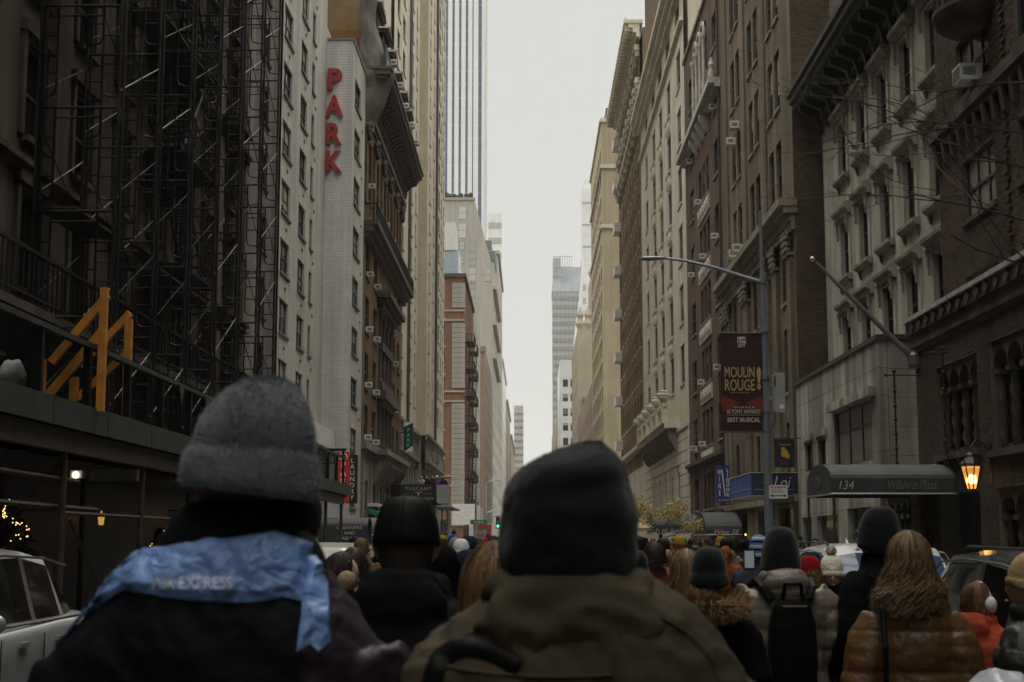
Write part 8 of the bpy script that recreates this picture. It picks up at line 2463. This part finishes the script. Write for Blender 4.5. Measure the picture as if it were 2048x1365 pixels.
# fur-hooded person and blonde neighbour
furcoat = coat_mesh('coat', M_BLKC, 0.6, 0.92, 0.025, 'snug', hood='down', voxel=0.015, seed=5)
M_FUR = mat('tawny fox fur', (0.26,0.16,0.08), 0.8, 0.5, 25, 0)
furp = [(0.125*math.cos(a), -0.09-0.13*abs(math.sin(a)), 1.52-0.03*abs(math.sin(a))) for a in [PI*0.92+PI*1.16*k/14 for k in range(15)]]
fur = fur_mesh('fur_trim', M_FUR, furp, 0.05, 4500, 0.05)
def fx1(o, HM): link('fur_trim', fur, o)
person('person in black coat with tawny fur trimmed hood and black hat', at_px(1416,7.2), 7.2, 1.66, R(-4), 'snug', furcoat, ('beanie', beanieB), extra=fx1)
person('person with long frizzy dark blonde hair left of the fur hood', at_px(1372,8.2), 8.2, 1.655, R(8), 'pocket', cached('c_blk', lambda: coat_mesh('coat', M_BLKC, 0.66, 1.0, 0.02, 'pocket', seed=1)), hair=hair_mesh('hair', M_BLOND, 0.30, 900, 5, 0.03, 0.008, 1.25))
# brown quilted jacket with backpack
bq = coat_mesh('quilted_jacket', M_BRPUF, 0.86, 1.12, 0.04, 'pocket', puff=0.011, spacing=0.105, hood='down', voxel=0.012, wrinkle=0.004, seed=3, smooth=3)
def pack(o, HM):
    m = MB(); m.loft([sring(0,-0.245,z,a,b,20,3.0) for z,a,b in ((0.92,0.09,0.04),(0.95,0.115,0.07),(1.1,0.125,0.085),(1.28,0.12,0.08),(1.38,0.10,0.06),(1.43,0.07,0.035))])
    k = remesh(m, 0.012, 3, 'backpack', M_STRAP); bo = link('backpack', k, o)
    MB().box(-0.09,0.09,-0.345,-0.335,1.0,1.2).build('pocket', M_STRAP, bo); MB().tube([(-0.05,-0.27,1.42),(-0.04,-0.29,1.50),(0.04,-0.29,1.50),(0.05,-0.27,1.42)], 0.012, 6).build('grab_handle', M_STRAP, bo)
    MB().box(-0.06,0.06,-0.33,-0.32,1.385,1.392).build('zip', M_GALV, bo)
    for s in (-1,1): MB().tube([(s*0.09,-0.21,1.42),(s*0.12,-0.18,1.475),(s*0.135,-0.06,1.515),(s*0.14,0.08,1.48),(s*0.15,0.16,1.36)], 0.028, 8, flat=0.45).build('strap', M_STRAP, bo)
person('person in grey brown quilted jacket with black backpack and black hood', at_px(1560,8.0), 8.0, 1.755, R(2), 'pocket', bq, ('beanie', beanie_mesh('beanie', M_BLKN, cuff=0, top=0.155, r=(0.105,0.125), low=0.06, lump=0.01)), extra=pack)
# striped beanie person photographing with a phone
M_SCREEN = emit_mat('phone screen showing street', (0.45,0.5,0.58), 0.10)
def phone(o, HM):
    p = empty('phone', (0,0,0), None, None); p.parent = None
    bpy.data.objects.remove(p)
hatS = beanie_mesh('beanie', stripe_mat(), cuff=0, top=0.15, low=0.03)
ps_ = person('man in blue and white striped beanie holding up a phone', at_px(1516,13.5), 13.5, 1.735, R(-35), 'phone', cached('c_gry', lambda: coat_mesh('coat', cloth_mat('slate coat', (0.035,0.038,0.045)), 0.7, 1.05, 0.03, 'phone', seed=8)), ('beanie', hatS), tilt=R(-4))
ph = empty('phone', (at_px(1497,13.05), 13.05, 1.55), 'phone with lit screen held up by the striped beanie man', 'phone')
MB().cbox(-0.05,0.05,0,0.012,-0.09,0.09,0.01).build('case', M_IRON, ph); MB().box(-0.04,0.04,-0.003,-0.0005,-0.07,0.075).build('screen', M_SCREEN, ph)
# red hat, cream pompom hat
coatF = coat_mesh('coat', M_BLKC, 0.6, 1.0, 0.03, 'read', seed=4)
person('person in plain red knitted hat with fair hair, seen from behind', at_px(1616,10.4), 10.4, 1.60, R(20), 'pocket', cached('c_blk', None), ('beanie', beanie_mesh('beanie', M_REDK, cuff=0, top=0.135, low=0.02)), hair=hair_mesh('hair', M_BLOND, 0.12, 300, 6, 0.02, 0.01, el_max=0.1, r=(0.078,0.098)))
cream = person('woman in cream bobble hat and black coat looking down at her phone', at_px(1660,10.6), 10.6, 1.585, R(160), 'read', coatF, ('bobble_hat', beanie_mesh('bobble_hat', M_CREAMK, cuff=0.05, top=0.155, pom=0.042, ribs=14, lump=0.006)), hair=hair_mesh('hair', M_DKH, 0.34, 400, 9, 0.01, 0.01, 1.0, el_max=0.1, r=(0.08,0.1)), tilt=R(-5), turn=R(12), face=True)
ph2 = empty('phone', (at_px(1676,10.72), 10.72, 1.22), 'dark phone in the hands of the cream hat woman', 'phone')
ph2.rotation_euler = (R(-50), 0, R(150))
MB().cbox(-0.038,0.038,0,0.01,-0.075,0.075,0.008).build('case', M_IRON, ph2); MB().box(-0.034,0.034,-0.003,-0.0005,-0.065,0.065).build('screen', M_CGLASS, ph2)
# tall man in black hat with glasses, behind the bronze jacket
person('tall man in black knitted hat and black jacket beyond the bronze quilted jacket', at_px(1758,8.0), 8.0, 1.86, R(38), 'pocket', cached('c_blk', None), ('beanie', beanie_mesh('beanie', M_BLKN, cuff=0.0, top=0.155, low=0.05, r=(0.098,0.114))), turn=R(20), face=True, glasses=True)
# bronze quilted jacket
gq = coat_mesh('quilted_jacket', M_GOPUF, 0.86, 0.84, 0.026, 'snug', puff=0.016, spacing=0.17, hood='collar', voxel=0.0105, wrinkle=0.0055, seed=6, smooth=2)
def bagstrap(o, HM):
    MB().tube([(-0.13,-0.02,1.53),(-0.14,-0.15,1.45),(-0.145,-0.225,1.30),(-0.15,-0.235,1.0),(-0.17,-0.2,0.85)], 0.012, 6, flat=0.5).build('bag_strap', M_STRAP, o)
person('woman with honey brown hair in glossy bronze quilted jacket, seen from behind', at_px(1814,6.4), 6.4, 1.74, R(-4), 'snug', gq, None, hair_mesh('hair', M_GOLDH, 0.22, 2800, 12, 0.042, 0.0048, 1.0, r=(0.087,0.108), flick=0.03), extra=bagstrap)
# child in coral coat with ear muffs
oc = coat_mesh('padded_coat', M_ORG, 0.45, 1.12, 0.03, 'front', puff=0.004, spacing=0.13, hood='down', voxel=0.013, seed=7)
def muffs(o, HM):
    m = MB(); m.tube([tuple(HM @ Vector((0.09*math.cos(a),-0.0,0.0+0.125*math.sin(a)))) for a in [PI*k/12 for k in range(13)]], 0.014, 6); mo = m.build('ear_muffs', M_WHK, o)
    m = MB()
    rr = random.Random(1)
    for s in (-1,1):
        c = HM @ Vector((s*0.098,0,-0.015)); m.sphere(tuple(c), 0.035, 0.055, 0.055, 12, 8)
    mp_ = m.build('muff_pad', M_WHK, mo, smooth=True)
person('child in coral orange hooded coat wearing white ear muffs', at_px(1948,8.4), 8.4, 1.48, R(-42), 'front', oc, None, hair_mesh('hair', M_REDH, 0.12, 400, 15, 0.015, 0.009), turn=R(-18), extra=muffs)
# dark puffer at the right edge
dq = coat_mesh('quilted_coat', M_OLPUF, 0.5, 1.06, 0.035, 'front', puff=0.016, spacing=0.10, hood='down', voxel=0.013, wrinkle=0.006, seed=9, smooth=3)
def strapw(o, HM):
    MB().tube([(-0.12,0.0,1.53),(-0.10,-0.17,1.42),(0.0,-0.235,1.28),(0.14,-0.20,1.1)], 0.016, 6, flat=0.5).build('bag_strap', M_WHK, o)
    m = MB(); m.box(-0.045,0.045,-0.27,-0.25,1.20,1.24); m.build('strap_buckle', M_GALV, o)
person('person in tan knitted hat and dark olive quilted coat at the right edge', at_px(2064,5.9), 5.9, 1.655, R(55), 'front', dq, ('beanie', beanie_mesh('beanie', M_TANK, cuff=0.05, top=0.14)), turn=R(10), face=True, extra=strapw)
# silver-blue folded stroller cover at the lower right corner
sc_ = empty('pushchair', (1.50, 4.9, 0), 'pushchair with silver grey rain cover at the lower right corner', 'pushchair')
M_SILV = mat('crinkled silver grey nylon', (0.30,0.32,0.36), 0.3, 0.2, 9, 0.6, 14)
m = MB(); m.sphere((0,0,0.98), 0.20, 0.26, 0.32, 18, 12); k = remesh(m, 0.016, 2, 'rain_cover', M_SILV); displace(k, lambda co, n_: 0.02*(1-2.4*abs(noise.noise(co*8)))); link('rain_cover', k, sc_)
MB().box(-0.2,0.2,-0.25,0.25,0.35,0.62).build('seat', M_STRAP, sc_)
for s in (-1,1):
    MB().tube([(s*0.2,-0.35,1.0),(s*0.2,0.0,0.5),(s*0.22,0.35,0.12)], 0.014, 6).build('frame_tube', M_GALV, sc_)
    for y in (-0.3,0.35): MB().tube([(s*0.24,y,0.11),(s*0.27,y,0.11)], 0.11, 14).build('wheel', M_TYRE, sc_)
hm_ = empty('bicycle_helmet', (1.69, 4.95, 1.36), 'silver helmet at the bottom right corner', 'helmet')
m = MB(); m.sm = True; m.loft([[(0.11*math.cos(a)**0.6*math.cos(b), 0.14*math.cos(a)**0.6*math.sin(b), 0.13*math.sin(a)) for b in [2*PI*q/20 for q in range(20)]] for a in [0.02+0.15*j for j in range(11)]]); m.build('shell', paint('silver helmet shell', (0.4,0.42,0.44), 0.5), hm_)
for k in range(3): MB().tube([(-0.05+0.05*k,-0.12,0.06),(-0.05+0.05*k,0,0.127),(-0.05+0.05*k,0.1,0.09)], 0.008, 5).build('vent', M_IRON, hm_)
# left-middle people
M_LONGH = hairmat('long light brown hair', (0.11,0.062,0.028))
person('person with long light brown hair just left of the black hat', at_px(996,3.6), 3.6, 1.70, R(14), 'pocket', cached('c_blk2', lambda: coat_mesh('coat', M_BLKC, 0.7, 1.0, 0.02, 'pocket', seed=12)), hair=hair_mesh('hair', M_LONGH, 0.42, 1500, 21, 0.03, 0.0065, 1.35, flick=0.02))
def bandmuff(o, HM):
    m = MB(); m.tube([tuple(HM @ Vector((0.095*math.cos(a),-0.01,-0.01+0.14*math.sin(a)))) for a in [PI*k/12 for k in range(13)]], 0.007, 6); mo = m.build('ear_muffs', M_CREAMK, o)
    m = MB()
    for s in (-1,1): m.sphere(tuple(HM @ Vector((s*0.102,-0.01,-0.03))), 0.045, 0.06, 0.06, 12, 8)
    m.build('muff_pad', cloth_mat('tan plush', (0.30,0.21,0.14), 0.95, 0.5, 30, 0.4), mo, smooth=True)
person('dark haired person with plush tan ear muffs in a burgundy scarf', at_px(676,8.3), 8.3, 1.64, R(-60), 'pocket', cached('c_bur', lambda: coat_mesh('coat', cloth_mat('burgundy coat', (0.06,0.018,0.016)), 0.6, 1.0, 0.03, 'pocket', seed=13)), None, hair_mesh('hair', M_DKH, 0.10, 300, 31, 0.01, 0.01), tilt=R(-14), extra=bandmuff)
person('person in pale cream coat with dark hair behind the ear muffs', at_px(708,9.4), 9.4, 1.66, R(-5), 'pocket', cached('c_crm', lambda: coat_mesh('coat', M_CRC, 0.6, 1.05, 0.03, 'pocket', seed=14)), None, hair_mesh('hair', M_DKH, 0.09, 300, 33, 0.01, 0.01))
person('person with black hood up right of the capped man', at_px(888,9.0), 9.0, 1.665, R(0), 'pocket', coat_mesh('hooded_coat', M_BLKC, 0.6, 1.05, 0.03, 'pocket', hood='up', seed=15))
person('man in white knitted hat facing the camera in a black jacket', at_px(922,15.0), 15.0, 1.70, R(174), 'pocket', cached('c_puf', lambda: coat_mesh('coat', M_BLKPUF, 0.7, 1.15, 0.035, 'pocket', puff=0.012, spacing=0.1, seed=16)), ('beanie', beanie_mesh('beanie', M_WHK, cuff=0.05, top=0.15)), face=True, turn=R(6))
person('man in navy knitted hat facing the camera beside the white hat', at_px(938,16.2), 16.2, 1.745, R(165), 'pocket', cached('c_puf', None), ('beanie', beanie_mesh('beanie', M_DBLK, cuff=0.0, top=0.14, low=0.0)), skin=M_SKIND, face=True, turn=R(-8))
person('woman with tied dark hair and glasses facing the camera', at_px(966,14.0), 14.0, 1.66, R(172), 'pocket', cached('c_blk', None), None, hair_mesh('hair', M_REDH, 0.06, 300, 35, 0.005, 0.009), face=True, glasses=True, turn=R(4))
def xstrap(o, HM):
    MB().tube([(0.13,0.0,1.52),(0.10,-0.16,1.42),(0.0,-0.20,1.25),(-0.16,-0.17,1.0)], 0.016, 6, flat=0.5).build('bag_strap', mat('red brown leather', (0.09,0.025,0.015), 0.5), o)
person('person in tan shearling coat and black cap with a leather bag strap', at_px(938,9.6), 9.6, 1.655, R(-18), 'pocket', cached('c_tan', lambda: coat_mesh('coat', M_TANC, 0.6, 1.12, 0.03, 'pocket', hood='down', seed=17)), ('cap', cap_mesh('cap', M_DBLK)), hair=cached('shorthair', None), extra=xstrap)
person('person with pink scarf and blonde ponytail deep in the crowd', at_px(1335,16), 16, 1.60, R(10), 'pocket', cached('c_pnk', lambda: coat_mesh('coat', cloth_mat('rose pink coat', (0.33,0.12,0.14)), 0.6, 1.0, 0.02, 'pocket', hood='down', seed=18)), None, hair_mesh('hair', M_BLOND, 0.12, 300, 41, 0.01, 0.01))
person('person in light blue jacket half hidden behind the black hat', at_px(1272,10.5), 10.5, 1.62, R(0), 'pocket', cached('c_blu', lambda: coat_mesh('coat', cloth_mat('light blue shell', (0.20,0.30,0.48)), 0.7, 1.1, 0.03, 'pocket', seed=19)), ('beanie', beanieB))
person('person with dark shoulder bag and maroon jacket right of the light blue one', at_px(1308,12.0), 12.0, 1.69, R(6), 'pocket', cached('c_mar', lambda: coat_mesh('coat', cloth_mat('maroon jacket', (0.075,0.02,0.016)), 0.7, 1.1, 0.03, 'pocket', seed=20)), None, hair_mesh('hair', M_DKH, 0.06, 300, 43, 0.01, 0.01))

# ---------------------------------------------------------------- the crowd down the street
rr = random.Random(77)
protoC = [coat_mesh('coat', M_COATV, 0.62, 1.05, 0.03, 'pocket', voxel=0.024, seed=31, hood='down'), coat_mesh('coat', M_COATV, 0.75, 1.15, 0.04, 'pocket', voxel=0.024, puff=0.012, spacing=0.1, seed=32), coat_mesh('coat', M_COATV, 0.55, 0.98, 0.025, 'down', voxel=0.024, seed=33)]
protoU = coat_mesh('hooded_coat', M_COATV, 0.62, 1.05, 0.03, 'pocket', voxel=0.024, hood='up', seed=34)
protoB = body_mesh('person', 'pocket', M_SKIN, voxel=0.022, hands=False)[0]
hatP = [('beanie', beanie_mesh('beanie', M_HATV, top=0.15, n=24), 'knitted hat'), ('bobble_hat', beanie_mesh('bobble_hat', M_HATV, top=0.15, pom=0.04, n=24), 'bobble hat'), ('cap', cap_mesh('cap', M_HATV), 'cap')]
hairP = [(hair_mesh('hair', M_HAIRV, 0.26, 320, 51, 0.035, 0.010), 'long'), (hair_mesh('hair', M_HAIRV, 0.05, 320, 52, 0.012, 0.010), 'short')]
coats = [('black',(0.0066,0.0066,0.0072,1)),('black',(0.0083,0.0077,0.0077,1)),('charcoal',(0.0165,0.0165,0.0176,1)),('navy',(0.0077,0.0110,0.0220,1)),('dark brown',(0.0220,0.0143,0.0099,1)),('olive',(0.0275,0.0248,0.0138,1)),('tan',(0.1210,0.0825,0.0495,1)),('grey',(0.0550,0.0550,0.0550,1)),('dark red',(0.0715,0.0083,0.0066,1)),('cream',(0.1870,0.1650,0.1320,1)),('teal',(0.0110,0.0385,0.0440,1)),('royal blue',(0.0165,0.0275,0.1320,1)),('orange',(0.1925,0.0550,0.0165,1))]
hats = [('black',(0.012,0.012,0.012,1)),('black',(0.015,0.015,0.016,1)),('grey',(0.12,0.12,0.12,1)),('white',(0.5,0.5,0.5,1)),('red',(0.25,0.015,0.015,1)),('blue',(0.04,0.07,0.22,1)),('brown',(0.10,0.06,0.035,1)),('green',(0.03,0.07,0.04,1)),('mustard',(0.30,0.18,0.03,1))]
hairs = [('dark',(0.02,0.013,0.009,1)),('brown',(0.045,0.026,0.014,1)),('blonde',(0.12,0.075,0.034,1)),('dark',(0.012,0.01,0.009,1))]
placed = []
def spot(px0, px1, y0, y1):
    for _ in range(200):
        Y = y0+(y1-y0)*rr.random()**1.25; px_ = rr.uniform(px0, px1); X = at_px(px_, Y)
        if not (KL+0.3 < X < KR+2.5): continue
        if X > 2.9 and Y < 22: continue
        if -4.7 < X < -2.1 and 22.3 < Y < 28.5: continue
        if all((X-a)**2+(Y-b)**2 > 0.32 for a, b in placed):
            placed.append((X, Y)); return X, Y
    return None
used = {}
lane = [(640,870,17.5,60,14),(866,1000,19,80,90),(1272,1480,22,95,118),(1480,1640,18,40,12)]
for px0, px1, y0, y1, n_ in lane:
    side = 'by the left kerb' if px0 < 800 else 'left side' if px0 < 1100 else 'right side' if px0 < 1400 else 'by the SUV'
    for i in range(n_):
        q = spot(px0, px1, y0, y1)
        if not q: continue
        X, Y = q
        depth = 'crowd front' if Y < 32 else 'mid crowd' if Y < 55 else 'far crowd'
        cn, cc = rr.choice(coats); hn, hc = rr.choice(hats); an, ac_ = rr.choice(hairs)
        kind = rr.random()
        o = link('person', protoB, None, (X, Y, 0), (0,0,rr.gauss(0,0.25)+(PI if rr.random() < 0.12 else 0)))
        s = rr.uniform(1.56,1.80)/1.755; o.scale = (s,s,s)
        HM = Matrix.Translation(HC)
        if kind < 0.16:
            c = link('hooded_coat', protoU, o); c.color = cc; desc = f'person in {cn} coat with the hood up'
        else:
            c = link('coat', rr.choice(protoC), o); c.color = cc
            if kind < 0.62:
                nm, me, dn = rr.choice(hatP); h = link(nm, me, o); h.matrix_local = HM; h.color = hc; desc = f'person in {cn} coat and {hn} {dn}'
                if rr.random() < 0.5:
                    h = link('hair', hairP[1][0], o); h.matrix_local = HM; h.color = ac_
            else:
                me, dn = rr.choice(hairP); h = link('hair', me, o); h.matrix_local = HM; h.color = ac_; desc = f'person in {cn} coat with {dn} {an} hair'
        lb = f'{desc}, {depth}, {side}'
        used.setdefault(lb, []).append(o)
        tag(o, lb, 'person', 'people walking down the street')
for lb, os_ in used.items():                        # look-alikes told apart by nearness
    if len(os_) > 1:
        os_.sort(key=lambda o: o.location.y)
        for o, w_ in zip(os_, ('nearer of', 'farther of', 'third of', 'fourth of', 'fifth of', 'sixth of')):
            o['label'] = w_.split(' of')[0] + ' ' + lb
# watchers on the platform above the steakhouse sign
for i, (px_, cl, hd, lb) in enumerate(((842,(0.30,0.28,0.24,1),None,'watcher in cream coat, leftmost on the platform above the steakhouse sign'),(853,(0.012,0.012,0.014,1),None,'watcher in black coat on the platform, second from left'),(864,(0.06,0.015,0.015,1),None,'watcher in dark red coat at the middle of the platform'),(873,(0.10,0.045,0.20,1),(0.5,0.5,0.52,1),'watcher in purple coat and white hat on the platform'),(884,(0.015,0.014,0.016,1),None,'watcher in dark coat, rightmost on the platform'))):
    Y = 96.0
    o = link('person', protoB, None, (at_px(px_, Y), Y, 4.05), (0,0,R(170)), (0.98,0.98,0.98)); tag(o, lb, 'person', 'watchers on the platform')
    c = link('coat', protoC[0], o); c.color = cl
    if hd: h = link('beanie', hatP[0][1], o); h.color = hd
    else: h = link('hair', hairP[i % 2][0], o); h.color = hairs[i % 4][1]
    h.matrix_local = Matrix.Translation(HC)

# ================================================================== HAZE
hm_ = bpy.data.materials.new('thin winter haze'); hm_.use_nodes = True
hn = hm_.node_tree.nodes; hl = hm_.node_tree.links; hn.clear()
ho = hn.new('ShaderNodeOutputMaterial'); hv = hn.new('ShaderNodeVolumePrincipled')
hv.inputs['Color'].default_value = (0.95,0.96,0.97,1); hv.inputs['Density'].default_value = 0.00018; hv.inputs['Anisotropy'].default_value = 0.0
hl.new(hv.outputs[0], ho.inputs['Volume'])
hz = MB().box(-3100, 3100, -320, 5100, -1.2, 240).build('haze', hm_)
tag(hz, kind='stuff')

for o in bpy.data.objects:
    if o.name.split('.')[0] in ('balusters', 'balcony_railing', 'branches', 'roof_planting'): o['kind'] = 'stuff'
